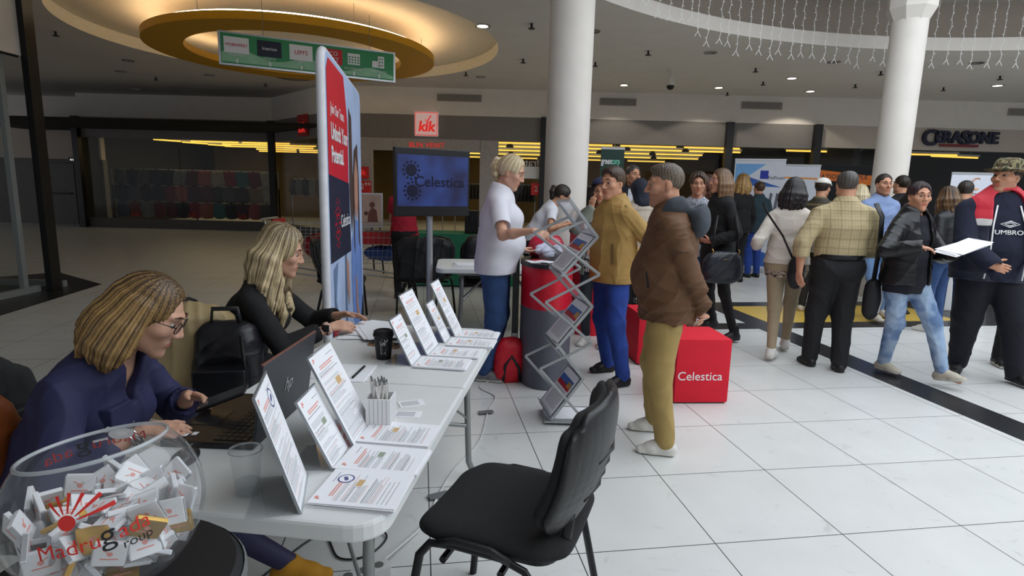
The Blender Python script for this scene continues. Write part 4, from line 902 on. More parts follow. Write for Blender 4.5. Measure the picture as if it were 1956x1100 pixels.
# paper cup
o = thing('paper_cup', 'black takeaway coffee cup with lid and white lettering', 'cup', tw(-.03, .30)); M_cup = mat('cup_black', '#17171a', .5, var=.05)
mb = MB(); mb.lathe([(0, 0), (.029, 0), (.031, .004), (.0405, .104), (0, .104)], 32); mb.build('body', M_cup, o, 40); mb = MB(); mb.lathe([(.043, .100), (.0445, .106), (.042, .110), (.040, .122), (.034, .125), (.033, .120), (0, .120)], 32); mb.build('lid', M_cup, o, 40)
def wrap(parent, body, size, m, R0, z0, lon0, rot90=False, taper=0., name='lettering', ext=0.):
    "letters bent round an upright cup"
    c = bpy.data.curves.new('tmp', 'FONT'); c.body = body; c.size = size; c.align_x = 'CENTER'; c.align_y = 'CENTER'; t = bpy.data.objects.new('tmp', c); COL.objects.link(t); bpy.context.view_layer.update()
    me = bpy.data.meshes.new_from_object(t); bpy.data.objects.remove(t)
    for v in me.vertices:
        x, y = v.co.x, v.co.y
        if rot90: x, y = y, -x
        rr = R0 + taper * y + .0006; a = lon0 + x / R0; v.co = (rr * math.cos(a), rr * math.sin(a), z0 + y)
    me.materials.clear(); me.materials.append(m); return link(name, me, parent)
wrap(o, 'Pellini', .032, M_wp, .0355, .058, -1.25, True, .095); wrap(o, 'il pallino del caffè', .0085, M_wp, .0355, .055, -1.66, True, .095)
o = thing('phone', 'gold phone lying face up behind the black cup', 'phone', tw(-.09, .50), TRZ + 1.35); MB().box((0, 0, .004), (.075, .15, .008), bev=.003).build('body', mat('gold', '#b98a68', .3, .6), o); MB().box((0, 0, .0083), (.066, .138, .0006)).build('screen', mat('screen_black', '#0b0b0d', .08, var=0), o)
# papers the blonde woman sorts
for i, (x, y, a, la) in enumerate(((-.27, .72, .25, 'lowest loose white sheets under the blonde woman\'s hands'), (-.25, .76, -.1, 'fanned white sheets held by the blonde woman'), (-.17, .70, .5, 'white sheet slid out behind the gold phone'))):
    q = thing('paper_sheets', la, 'papers', tw(x, y, TZ + .006 * i), TRZ + a); r = random.Random(i)
    for k in range(3): MB().box((r.uniform(-.02, .02), r.uniform(-.02, .02), .001 + .0018 * k), (.21, .297, .0015), rot=r.uniform(-.12, .12)).build('sheet', M_paper, q)
q = thing('notebook', 'white note sheet lying behind the laptop', 'notebook', tw(-.085, .08), TRZ + .1); MB().box((0, 0, .002), (.15, .21, .004)).build('pages', M_paper, q)
q = thing('pen', 'black pen lying on the white note sheet', 'pen', tw(-.055, .08, TZ + .009), TRZ + .05); MB().cyl((0, -.07, 0), (0, .07, 0), .0045, n=8).build('barrel', M_black, q); MB().cyl((0, .07, 0), (0, .082, 0), .0045, .001, 8).build('tip', M_steel, q)
# laptop
lp = thing('laptop', 'open dark laptop whose lid turns its back to the camera', 'laptop', tw(-.235, -.43), TRZ + .08); M_lap = mat('laptop_grey', '#33353b', .4, .3, var=.04); M_lb = mat('laptop_black', '#141416', .35, var=.05)
MB().box((0, 0, .010), (.262, .385, .017), bev=.004).build('base', M_lb, lp); MB().box((-.1305, 0, .011), (.003, .384, .012)).build('front_edge', M_alu, lp)
mb = MB()
for i in range(5):
    for j in range(14): mb.box((.02 + .0195 * i, -.165 + .0245 * j, .0195), (.0165, .021, .003))
mb.build('keys', mat('key_black', '#1d1d20', .4), lp); MB().box((-.075, -.02, .0192), (.075, .115, .001)).build('touchpad', mat('pad', '#202124', .3), lp)
mb = MB(); mb.box((-.09, -.15, .0195), (.03, .02, .0006)).box((-.06, -.14, .0195), (.014, .02, .0006)); mb.build('sticker', M_wp, lp)
lid = MB().box((0, 0, .1175), (.007, .385, .235), bev=.003).build('lid', M_lap, lp, loc=(.132, 0, .012), rot=(0, math.radians(9), 0)); MB().box((-.004, 0, .12), (.0012, .36, .2)).build('screen', mat('lap_screen', '#8aa0b8', emit=.5), lid); MB().box((.0, 0, .2355), (.0075, .384, .003)).build('lid_edge', mat('copper_edge', '#8a5d54', .35, .5), lid); text('logo_lettering', 'hp', .06, M_alu, lid, (.0042, 0, .12), (PI / 2, 0, PI / 2), ext=.0004, shear=.3)
q = thing('computer_mouse', 'black computer mouse beside the laptop', 'mouse', tw(-.225, -.70)); S = Sdf(.002); S.ell((0, 0, .012), (.03, .05, .02)).cut((0, 0, .001), (0, 0, -1)); S.mesh('shell', M_lb, q); MB().box((0, .03, .0325), (.004, .016, .002)).build('wheel', M_steel, q)
# clear plastic cup with water
q = thing('plastic_cup', 'clear plastic cup with a little water beside the laptop', 'cup', tw(.02, -.82)); M_pc = glassy('clear_plastic', (.97, .98, .98, 1), .08, .86)
mb = MB(); mb.lathe([(0, .002), (.027, .002), (.036, .108)], 32); mb.build('wall', M_pc, q, 40); mb = MB(); mb.lathe([(.0355, .107), (.0385, .108), (.0385, .111), (.0355, .110)], 32, closed=True); mb.build('rim', glassy('plastic_rim', (.9, .92, .93, 1), .1, .55), q, 40); mb = MB(); mb.lathe([(0, .004), (.0262, .004), (.0285, .03), (0, .03)], 32); mb.build('water', glassy('water', (.93, .96, .98, 1), .01, .9), q, 40)
# ------------------------------------------------------------------ bar stool and the glass bowl of sweets
BC = A3(-.668, .90, .930); BR = .146
o = thing('bar_stool', 'black round bar stool carrying the glass bowl', 'stool', (-.683, .905, 0)); mb = MB(); mb.lathe([(0, .735), (.19, .735), (.212, .75), (.214, .765), (.20, .783), (0, .784)], 48); mb.build('seat', mat('black_laminate', '#17171a', .55, bump=.05, bscale=300), o, 40); mb = MB(); mb.lathe([(.2135, .745), (.218, .752), (.218, .764), (.2135, .77)], 48, closed=True); mb.build('seat_rim', M_steel, o, 40)
for k in range(4): a = PI / 4 + k * PI / 2; MB().tube([(.13 * math.cos(a), .13 * math.sin(a), .74), (.21 * math.cos(a), .21 * math.sin(a), 0)], .013).build('leg', M_black, o, 180)
mb = MB(); mb.tube([(.185 * math.cos(a), .185 * math.sin(a), .25) for a in (2 * PI * i / 32 for i in range(32))], .009, 8, True); mb.build('foot_ring', M_black, o, 180)
bw = thing('glass_bowl', 'round clear glass bowl with red and black lettering full of wrapped sweets', 'bowl', tuple(BC)); ax = Vector((-.16, .06, .985)).normalized(); Q = ax.to_track_quat('Z', 'Y').to_matrix().to_4x4()
M_bowl = glassy('bowl_glass', (.955, .965, .97, 1), .01, .94, .5); mb = MB(); a1 = math.radians(46)
mb.lathe([(BR * math.sin(a), BR * math.cos(a)) for a in (a1 + (PI - a1) * i / 40 for i in range(41))], 64); g = mb.build('glass', M_bowl, bw, 180); g.matrix_local = Q
mb = MB(); mb.tube([(BR * math.sin(a1) * math.cos(t), BR * math.sin(a1) * math.sin(t), BR * math.cos(a1)) for t in (2 * PI * i / 64 for i in range(64))], .0034, 10, True); g = mb.build('rim', glassy('rim_glass', (.85, .88, .9, 1), .02, .6), bw, 180); g.matrix_local = Q
def on_sphere(parent, body, size, m, lat0, lon0, roll=0., off=(0, 0), mesh=None, name='lettering', R=BR + .0006):
    if mesh is None:
        c = bpy.data.curves.new('tmp', 'FONT'); c.body = body; c.size = size; c.align_x = 'LEFT'; t = bpy.data.objects.new('tmp', c); COL.objects.link(t); bpy.context.view_layer.update(); me = bpy.data.meshes.new_from_object(t); bpy.data.objects.remove(t)
    else: me = mesh
    bm = bmesh.new(); bm.from_mesh(me); bmesh.ops.subdivide_edges(bm, edges=[e for e in bm.edges if e.calc_length() > .012], cuts=3); bmesh.ops.triangulate(bm, faces=bm.faces); bm.to_mesh(me); bm.free()
    for v in me.vertices:
        x, y = v.co.x + off[0], v.co.y + off[1]; x, y = x * math.cos(roll) - y * math.sin(roll), x * math.sin(roll) + y * math.cos(roll)
        la = lat0 + y / BR; lo = lon0 + x / BR / max(.3, math.cos(la)); v.co = (R * math.cos(la) * math.cos(lo), R * math.cos(la) * math.sin(lo), R * math.sin(la))
    me.materials.clear(); me.materials.append(m); return link(name, me, parent)
M_lr = mat('letter_red', '#c52a24', .5, var=0); M_lk = mat('letter_black', '#16161a', .5, var=0); F0 = math.atan2(-.90, .673)   # the side of the bowl towards the camera
def flat(polys):
    mb = MB()
    for p in polys: mb.bm.faces.new([mb.bm.verts.new((x, y, 0)) for x, y in p])
    me = bpy.data.meshes.new('print'); mb.bm.to_mesh(me); mb.bm.free(); return me
def bowl_print(lat, lon, k=1.):
    w = dict(roll=.13)
    on_sphere(bw, 'Madru', .040 * k, M_lr, lat, lon, off=(-.098 * k, 0), **w); on_sphere(bw, 'g', .060 * k, M_lk, lat, lon, off=(.0045 * k, .0), **w); on_sphere(bw, 'ada', .040 * k, M_lr, lat, lon, off=(.034 * k, 0.003 * k), **w); on_sphere(bw, 'roup', .027 * k, M_lk, lat, lon, off=(.036 * k, -.021 * k), **w)
    sun = [[(-.030 + .011 * math.cos(t), .047 + .011 * math.sin(t)) for t in (2 * PI * i / 20 for i in range(20))]]; c = (-.030, .047)
    rays = [[(c[0] + .013 * math.cos(t - .07), c[1] + .013 * math.sin(t - .07)), (c[0] + L * math.cos(t - .06), c[1] + L * math.sin(t - .06)), (c[0] + L * math.cos(t + .06), c[1] + L * math.sin(t + .06)), (c[0] + .013 * math.cos(t + .07), c[1] + .013 * math.sin(t + .07))] for t, L in ((.15, .062), (.55, .055), (.95, .045), (1.35, .042), (1.75, .040), (2.1, .036))]
    on_sphere(bw, '', 0, M_lr, lat, lon, roll=.13, mesh=flat(sun), name='sun_print'); on_sphere(bw, '', 0, M_lr, lat, lon, roll=.13, mesh=flat(rays), name='ray_print')
bowl_print(.04, F0 - .11, .78)
on_sphere(bw, 'Madru', .034, M_lr, .34, F0 + PI, off=(-.075, 0), roll=-.1); on_sphere(bw, 'g', .05, M_lk, .34, F0 + PI, off=(.016, 0), roll=-.1); on_sphere(bw, 'ada', .034, M_lr, .34, F0 + PI, off=(.042, 0), roll=-.1)
on_sphere(bw, '', 0, M_wp, .52, F0 + PI - .25, mesh=flat([[(.02 * math.cos(t), .016 * math.sin(t)) for t in (2 * PI * i / 20 for i in range(20))], [(.022, -.012), (.045, -.014), (.045, -.008), (.022, -.006)], [(.018, .008), (.04, .012), (.038, .018), (.015, .013)], [(.006, .018), (.016, .026), (.02, .023), (.01, .014)]]), name='sun_print')
# sweets
M_wrap = mat('sweet_wrapper', '#e4e4e6', .35, var=.03); M_foil = mat('silver_foil', '#b9bbbf', .3, .6, var=.05); M_gold = mat('gold_foil', '#c79c3e', .3, .6, var=.05); sw = {}
def sweet(kind):
    mb = MB(); mb.box((0, 0, 0), (.044, .042, .008), bev=.0018); mb.mi = 1; mb.box((.0225, 0, 0), (.002, .036, .006)).box((-.0225, 0, 0), (.002, .036, .006)); mb.mi = 2
    for s in (1, -1): mb.prism(circ(10, .0042, (0, .002)), s * .0041, s * .0044); mb.box((0, -.007, s * .0042), (.024, .0022, .0004)); mb.box((.006, .007, s * .0042), (.009, .0016, .0004), rot=.6)
    o = mb.build('wrapped_sweet', [M_wrap if kind == 'w' else M_gold, M_foil if kind == 'w' else M_gold, M_rink]); return o
r = random.Random(8); pts = []; tries = 0
while len(pts) < 125 and tries < 60000:
    tries += 1; p = A3(r.uniform(-1, 1), r.uniform(-1, 1), r.uniform(-1, 1)); n = np.linalg.norm(p)
    if n > 1: continue
    p = p * (BR - .026)
    if p[2] > .012 + .05 * (p[0] * .35 + p[1] * .5 + .02 * math.sin(9 * p[0])): continue
    if all(np.linalg.norm((p - q) * A3(1, 1, 1.15)) > .0245 for q in pts): pts.append(p)
pts.sort(key=lambda p: p[2])
for i, p in enumerate(pts):
    kd = 'g' if i % 11 == 5 else 'w'
    if kd not in sw: o = sweet(kd); sw[kd] = o
    else: o = sw[kd].copy(); COL.objects.link(o)
    o.location = tuple(BC + p); n = np.linalg.norm(p) / BR; out = Vector(p).normalized()
    if n > .62: q = out.to_track_quat('Z', 'Y').to_euler(); o.rotation_euler = (q.x + r.uniform(-.55, .55), q.y + r.uniform(-.55, .55), r.uniform(0, 6))
    else: o.rotation_euler = (r.uniform(-.6, .6), r.uniform(-.6, .6), r.uniform(0, 6))
    if kd == 'w': tag(o, 'small square sweet in white printed wrapper in the glass bowl', 'sweet', 'white wrapped sweets in the bowl')
    else: tag(o, 'small square sweet in gold foil in the glass bowl', 'sweet', 'gold wrapped sweets in the bowl')
# ------------------------------------------------------------------ chairs
M_fab = mat('black_fabric', '#222223', .95, var=.25, scale=220, bump=.15, bscale=600); M_plast = mat('black_plastic', '#1b1b1d', .42, bump=.05, bscale=400); M_tube = mat('black_tube', '#131315', .35, .2, var=.05)
def make_chair(label, loc, rz):
    c = thing('office_chair', label, 'chair', loc, rz)
    S = Sdf(.006); n = 13
    for i in range(n):      # padded seat with a rolled front
        for j in range(11):
            x = -.19 + .38 * i / (n - 1); y = -.19 + .385 * j / 10; e = max(abs(x) / .19, abs(y) / .19)
            if abs(x) > .16 and (j == 0 or j == 10): continue
            S.ell((x, y, .455 - .018 * max(0, (y - .10) / .1) ** 2 + .012 * (abs(x) / .19) ** 2), (.042, .042, .024), k=.02)
    S.mesh('seat', M_fab, c); MB().prism(rrect(.40, .40, .07), .418, .434).build('seat_pan', M_plast, c, bev=.004)
    def back(off, th, rx):
        K = Sdf(.006)
        for i in range(11):
            for j in range(9):
                u = -1 + 2 * i / 10; v = j / 8; hw = .175 + .035 * math.sin(PI * (v * .75 + .2))
                if abs(u) > .85 and j in (0, 8): continue
                x = u * hw; z = .545 + .295 * v; y = -.205 - .085 * v - .022 * math.sin(PI * v) + .055 * u * u + off; K.ell((x, y, z), (rx, th, rx), k=.02)
        return K
    back(.012, .018, .032).mesh('back_cushion', M_fab, c); back(-.010, .010, .034).mesh('back_shell', M_plast, c)
    mb = MB()
    for z in (.60, .64, .68, .72): mb.tube([(-.11, -.243 - .085 * (z - .545) / .295, z), (0, -.262 - .085 * (z - .545) / .295, z), (.11, -.243 - .085 * (z - .545) / .295, z)], .006, 6)
    mb.build('back_ribs', M_plast, c, 180)
    for s in (1, -1):
        MB().tube([(s * .245, .235, 0), (s * .245, .21, .32), (s * .245, .195, .40), (s * .245, .16, .445), (s * .245, .08, .455), (s * .245, -.06, .452), (s * .245, -.13, .43), (s * .245, -.175, .37), (s * .245, -.26, 0)], (.0145, .0105), 10).build('side_frame', M_tube, c, 180)
        MB().tube([(s * .245, .13, .452), (s * .246, .08, .468), (s * .246, -.03, .466), (s * .245, -.09, .445)], (.02, .012), 10).build('side_cap', M_plast, c, 180)
        MB().tube([(s * .13, -.02, .412), (s * .13, -.16, .418), (s * .13, -.215, .46), (s * .13, -.225, .56)], (.016, .008), 10).build('back_bar', M_tube, c, 180)
    MB().tube([(-.245, .12, .40), (.245, .12, .40)], .011).build('cross_bar', M_tube, c); MB().tube([(-.245, -.06, .40), (.245, -.06, .40)], .011).build('cross_bar', M_tube, c)
    return c
CH = make_chair('empty black padded chair turned to the white table in the foreground', (.015, 1.725, 0), math.radians(70))
def chair(label, x, y, deg): return dup(CH, (x, y, 0), math.radians(deg), label)
chair('black chair under the seated woman in the navy shirt', -1.43, 1.70, -90); chair('black chair under the seated blonde woman in black', -1.37, 2.79, -86)
chair('empty black chair just right of the tall banner', -1.83, 6.2, -80); chair('black chair with a black jacket over its back by the green table', -.98, 6.55, 160); chair('black chair with a black backpack at the second white table', -.33, 6.45, 185)
# ------------------------------------------------------------------ counters, cubes, bags
M_cred = mat('counter_red', '#c9122b', .4, var=.02); M_cgrey = mat('counter_grey', '#5a5c66', .5, var=.04); M_ctop = mat('counter_black', '#1a1a1d', .4)
def counter(label, x, y, rx, ry, h, split, rz=0.):
    o = thing('promo_counter', label, 'counter', (x, y, 0), rz); e = lambda k: [(rx * k * math.cos(t), ry * k * math.sin(t)) for t in (2 * PI * i / 48 for i in range(48))]
    if split: MB().prism(e(1), 0, split).build('lower_skirt', M_cgrey, o, 40)
    MB().prism(e(1.0), split, h - .03).build('upper_skirt', M_cred, o, 40); MB().prism(e(1.05), h - .03, h).build('top', M_ctop, o, 40); return o
counter('round promotion counter, red above and grey below, behind the zigzag brochure stand', .265, 4.42, .195, .30, .935, .60); MB().box((.055, 4.36, .47), (.05, .10, .93)).build('side_post', M_ctop, None) if 0 else None
o = thing('display_post', 'thin black upright panel against the left side of the red and grey counter', 'panel', (.03, 4.46, 0)); MB().box((0, 0, .47), (.05, .12, .94), bev=.004).build('panel', M_ctop, o); MB().box((.0, -.062, .32), (.04, .002, .08)).build('label', M_wp, o)
counter('red promotion counter farther back where the woman in white leans', .80, 6.08, .21, .30, 1.06, 0)
def cube(label, x, y, rz, s=(.40, .40, .45), txt=True):
    o = thing('seat_cube', label, 'cube seat', (x, y, 0), rz); MB().box((0, 0, s[2] / 2 + .008), s, bev=.018).build('upholstery', mat('cube_red', '#d3142c', .75, var=.04, bump=.1, bscale=500), o, 40); MB().box((0, 0, .006), (s[0] - .03, s[1] - .03, .012)).build('base', M_black, o)
    if txt: text('lettering', 'Celestica', .088, M_wp, o, (-.02, -s[1] / 2 - .001, .2), ext=.0008)
    return o
cube('big red seat cube with white lettering right of the man in the brown jacket', 1.335, 4.13, .08, (.39, .40, .46)); cube('plain red seat cube behind the man in the brown jacket', 1.27, 5.05, .1, (.42, .42, .44), False)
def bag(name, label, cat, loc, rz, size, m, puff=.8, strap=None, flap=None, extra=None):
    o = thing(name, label, cat, loc, rz); w, d, h = size; S = Sdf(.007)
    for x in (-1, 0, 1):
        for z in (-1, 0, 1): S.ell((x * w * .28, 0, h / 2 + z * h * .28), (w * .28 * (1.1 - .15 * (z > 0)), d * .5 * puff, h * .27), k=.05)
    S.mesh('body', m, o, None, folds(.006, 20, 4))
    if strap:
        for k, st in enumerate(strap): MB().tube(st, (.012, .004), 8).build('strap', M_black, o, 180)
    if flap: f = Sdf(.007); f.seg((-w * .3, -d * .3, h * .3), (w * .3, -d * .3, h * .3), (.09, .03), None, .02).mesh('front_pocket', m, o, None, folds(.004, 22, 5))
    return o
bag('shoulder_bag', 'red bag with black straps on the floor at the foot of the counter', 'bag', (-.01, 4.33, 0), .25, (.20, .16, .32), M_redm, .9, [[(-.06, -.075, .02), (-.05, -.09, .15), (.0, -.09, .22), (.06, -.09, .12), (.07, -.085, .02)]])
M_bag = mat('bag_black', '#16161a', .6, var=.1, bump=.08, bscale=80)
bag('backpack', 'black backpack hanging on the blonde woman\'s chair', 'backpack', (-1.25, 2.50, .44), .2, (.25, .17, .40), mat('bag_gloss', '#121217', .35, bump=.2, bscale=35), .9, [[(-.06, -.02, .40), (-.05, -.02, .48), (.05, -.02, .48), (.06, -.02, .40)], [(.08, -.11, .38), (.10, -.14, .2), (.06, -.12, .03)]], True)
bag('backpack', 'black backpack on the chair at the second white table', 'backpack', (-.33, 6.28, .50), 0, (.36, .22, .44), M_bag, .9, [[(-.05, 0, .42), (0, 0, .48), (.05, 0, .42)]], True)
bag('backpack', 'black rucksack hanging on the navy woman\'s chair at the left edge', 'backpack', (-1.72, 1.66, .50), 1.57, (.36, .22, .40), M_bag, .9, [[(-.12, -.02, .36), (0, -.02, .46), (.12, -.02, .38)]], True)
bag('leather_bag', 'brown leather bag hanging behind the woman in the navy shirt', 'bag', (-1.56, 1.55, .44), 1.3, (.28, .13, .38), mat('brown_leather', '#7a3f1c', .35, var=.15, bump=.1, bscale=50), .9, [[(-.10, 0, .36), (0, 0, .44), (.1, 0, .36)]])
# jackets on chairs
def draped(label, loc, rz, m, w, h, seed, lab2=None):
    o = thing('jacket', label, 'jacket', loc, rz); S = Sdf(.007)
    S.seg((-w * .5, 0, h), (w * .5, 0, h), .05, .05, .03); S.seg((-w * .45, .03, h - .02), (-w * .40, .06, .12), (.10, .035), (.12, .03), .04, (1, 0, 0)); S.seg((w * .45, .03, h - .02), (w * .42, .06, .10), (.10, .035), (.12, .03), .04, (1, 0, 0))
    S.seg((0, -.05, h - .02), (0, -.07, .08), (w * .55, .03), (w * .62, .04), .04, (1, 0, 0)); S.seg((-w * .62, .0, h - .05), (-w * .66, .02, .10), .055, .045, .03); S.seg((w * .62, .0, h - .05), (w * .66, .03, .14), .055, .045, .03)
    S.mesh('shell', m, o, None, folds(.012, 17, seed)); return o
M_bej = mat('beige_leather', '#a08c66', .48, var=.07, bump=.06, bscale=60); j = draped('beige leather jacket draped over the blonde woman\'s chair back', (-1.47, 2.54, .36), .12, M_bej, .26, .52, 3)
MB().tube([(-.13, -.115, .18), (-.04, -.12, .18)], .005).build('zip_pocket', M_black, j); MB().tube([(-.16, -.11, .40), (-.02, -.115, .40)], (.004, .012)).build('shoulder_strap', M_bej, j); MB().sph((-.03, -.125, .40), .008, 10).build('snap_button', M_steel, j)
draped('black jacket draped over the chair by the green table', (-.98, 6.38, .40), 0, M_bag, .42, .46, 7)
# ------------------------------------------------------------------ zigzag brochure stand
zs = thing('brochure_stand', 'folding zigzag brochure stand of clear shelves and grey bars', 'brochure stand', (.38, 3.62, 0)); off = A3(.38, 3.62, 0); N = [A3(x, 3.49, z) - off for x, z in ((.335, 1.395), (.525, 1.19), (.305, .968), (.515, .765), (.29, .52), (.48, .307), (.275, .06))]; WV = A3(-.085, .25, 0)
M_zal = mat('stand_grey', '#a8abad', .35, .5, var=.03); M_zp = mat('pocket_panel', '#b9bec2', .35, var=.03)
M_sky = mat('brochure_sky', '#3f6cae', .5, var=.1); M_leg = mat('brochure_red', '#b0202a', .5); M_field = mat('brochure_gold', '#b98a3a', .5)
for i in range(6):
    a, b = N[i], N[i + 1]; d = nrm(b - a); wv = nrm(WV); n = np.cross(d, wv); n = n if n[2] > 0 else -n; L = np.linalg.norm(b - a); Wd = np.linalg.norm(WV); c = (a + b) / 2 + WV / 2
    X = wv; Y = d if d[2] > 0 else -d; Zv = np.cross(X, Y)
    M = Matrix(((X[0], Y[0], Zv[0], c[0]), (X[1], Y[1], Zv[1], c[1]), (X[2], Y[2], Zv[2], c[2]), (0, 0, 0, 1))); f = Zv @ A3(0, -.6, .8) > 0
    s = 1 if Zv[2] > 0 else -1
    p = MB().box((0, 0, 0), (Wd - .01, L - .01, .003)).build('shelf', M_zp if i % 2 else glassy('clear_shelf', (.9, .92, .94, 1), .05, .72), zs); p.matrix_local = M
    mb = MB(); mb.box((-Wd / 2, 0, 0), (.012, L, .018)).box((Wd / 2, 0, 0), (.012, L, .018)).box((0, L / 2, 0), (Wd, .012, .018)).box((0, -L / 2, 0), (Wd, .012, .018)); q = mb.build('shelf_frame', M_zal, zs); q.matrix_local = M
    if i % 2:
        q = MB().box((0, 0, s * .012), (Wd - .03, L - .03, .003)).build('brochure', M_paper, zs); q.matrix_local = M
        mb = MB(); mb.box((0, L * .24, s * .0140), (Wd * .8, L * .14, .0006)); mb.mi = 1; mb.box((0, L * .13, s * .0140), (Wd * .8, L * .10, .0006)); mb.mi = 2; mb.box((-Wd * .26, L * .20, s * .0146), (Wd * .2, L * .12, .0006)); mb.mi = 3
        for k in range(16): mb.box((0, L * .04 - .0085 * k, s * .0140), (Wd * .72, .002, .0006))
        t = mb.build('picture_print', [M_sky, M_leg, M_field, M_ink], q)
        MB().box((0, -L / 2 + .012, s * .022), (Wd, .003, .03)).build('ledge', M_zal, zs).matrix_local = M
bars = [(.215, 1.19), (.525, .968), (.205, .79), (.50, .54), (.185, .37), (.46, .06)]
for w in (0, 1):
    pts = [A3(x, 3.485, z) - off + WV * 1.0 * w + A3(0, -.012 + .024 * w, 0) for x, z in bars]
    top = (N[0] + N[1]) / 2 + WV * w
    for a, b in zip([top] + pts, pts): MB().tube([tuple(a), tuple(b)], (.0085, .003), 8, flat=(0, 1, 0)).build('scissor_bar', M_zal, zs)
q = MB().box((.0, .125, .022), (.34, .27, .012)).build('foot_shelf', M_zal, zs, loc=tuple(N[6] + A3(.12, 0, -.06))); q2 = MB().box((.03, .125, .032), (.27, .2, .006)).build('brochure', M_paper, zs, loc=tuple(N[6] + A3(.12, 0, -.06)))
# things on the counter
o = thing('sweet_basket', 'clear plastic tub of crumpled white papers on the red and grey counter', 'tub', (.30, 4.42, .935)); mb = MB(); mb.lathe([(0, .002), (.10, .002), (.13, .10), (.135, .10)], 28); mb.build('tub', M_pc, o, 40); S = Sdf(.006); rr = random.Random(2)
for k in range(16): S.ell((rr.uniform(-.08, .08) - .03, rr.uniform(-.07, .07), .05 + rr.uniform(0, .05)), (.035, .03, .025), k=.01)
S.mesh('paper_filling', mat('crumpled', '#c9cbe0', .7, var=.08), o, None, folds(.008, 60, 2))
for i, (x, y, a) in enumerate(((.16, 4.27, .3), (.20, 4.36, -.4), (.24, 4.25, .9))): q = thing('flyer', ('white flyer on the left of the counter top', 'dark red flyer behind the white one on the counter', 'small white flyer at the counter front edge')[i], 'flyer', (x, y, .935), a); MB().box((0, 0, .003 + .002 * i), (.10, .14, .004)).build('sheet', M_paper if i != 1 else M_leg, q)
bag('plastic_bag', 'shiny red plastic bag lying behind the counter tub', 'bag', (.26, 4.62, .935), 0, (.22, .14, .16), mat('red_plastic', '#c21f3c', .2, var=.1), 1.)
o = thing('flyer', 'white sheet on the far red counter under the leaning woman\'s hand', 'flyer', (.74, 5.93, 1.06), .3); MB().box((0, 0, .002), (.2, .14, .004)).build('sheet', M_paper, o)
# ------------------------------------------------------------------ television on its stand
tv = thing('television', 'television showing blue screen with dark lettering on a grey pole stand', 'television', (-.745, 5.38, 0), math.atan2(.4, .6)); MB().box((0, 0, 1.495), (.74, .05, .60), bev=.006).build('case', M_lb, tv)
def tvmat():
    m = mat('tv_blue', '#1a35b8', emit=.26, var=0); nt = m.node_tree; L = nt.links; b = nt.nodes['Principled BSDF']; tc = nt.nodes.new('ShaderNodeTexCoord'); n = nt.nodes.new('ShaderNodeTexNoise'); n.inputs['Scale'].default_value = 3.; cr = nt.nodes.new('ShaderNodeValToRGB')
    cr.color_ramp.elements[0].color = lin('#0b1a66'); cr.color_ramp.elements[1].color = lin('#3f6ce0'); cr.color_ramp.elements[0].position = .35; cr.color_ramp.elements[1].position = .7; L.new(tc.outputs['Object'], n.inputs['Vector']); L.new(n.outputs['Fac'], cr.inputs[0]); L.new(cr.outputs[0], b.inputs['Emission Color']); b.inputs['Base Color'].default_value = (.01, .01, .02, 1); return m
MB().box((0, -.026, 1.51), (.70, .003, .45)).build('screen', tvmat(), tv); M_tvd = mat('screen_dark', '#0a0d2e', .3, var=0); text('lettering', 'Celestica', .13, M_tvd, tv, (.06, -.029, 1.50), ext=.0005, bold=.002, sx=1.05); mb = MB()
for cx, cz in ((-.22, 1.60), (-.21, 1.42)):
    mb.cyl((cx, -.0285, cz), (cx, -.0275, cz), .055, n=24)
    for k in range(12): a = 2 * PI * k / 12; mb.cyl((cx + .075 * math.cos(a), -.0285, cz + .075 * math.sin(a)), (cx + .075 * math.cos(a), -.0275, cz + .075 * math.sin(a)), .012, n=10)
mb.build('picture_print', M_tvd, tv); MB().cyl((0, .06, .03), (0, .06, 1.5), .03, n=16).build('pole', M_alu, tv); MB().box((0, .04, 1.45), (.2, .06, .2)).build('bracket', M_black, tv); mb = MB(); mb.prism(rrect(.5, .4, .05), 0, .03); mb.build('foot_plate', M_black, tv, loc=(0, .06, 0))
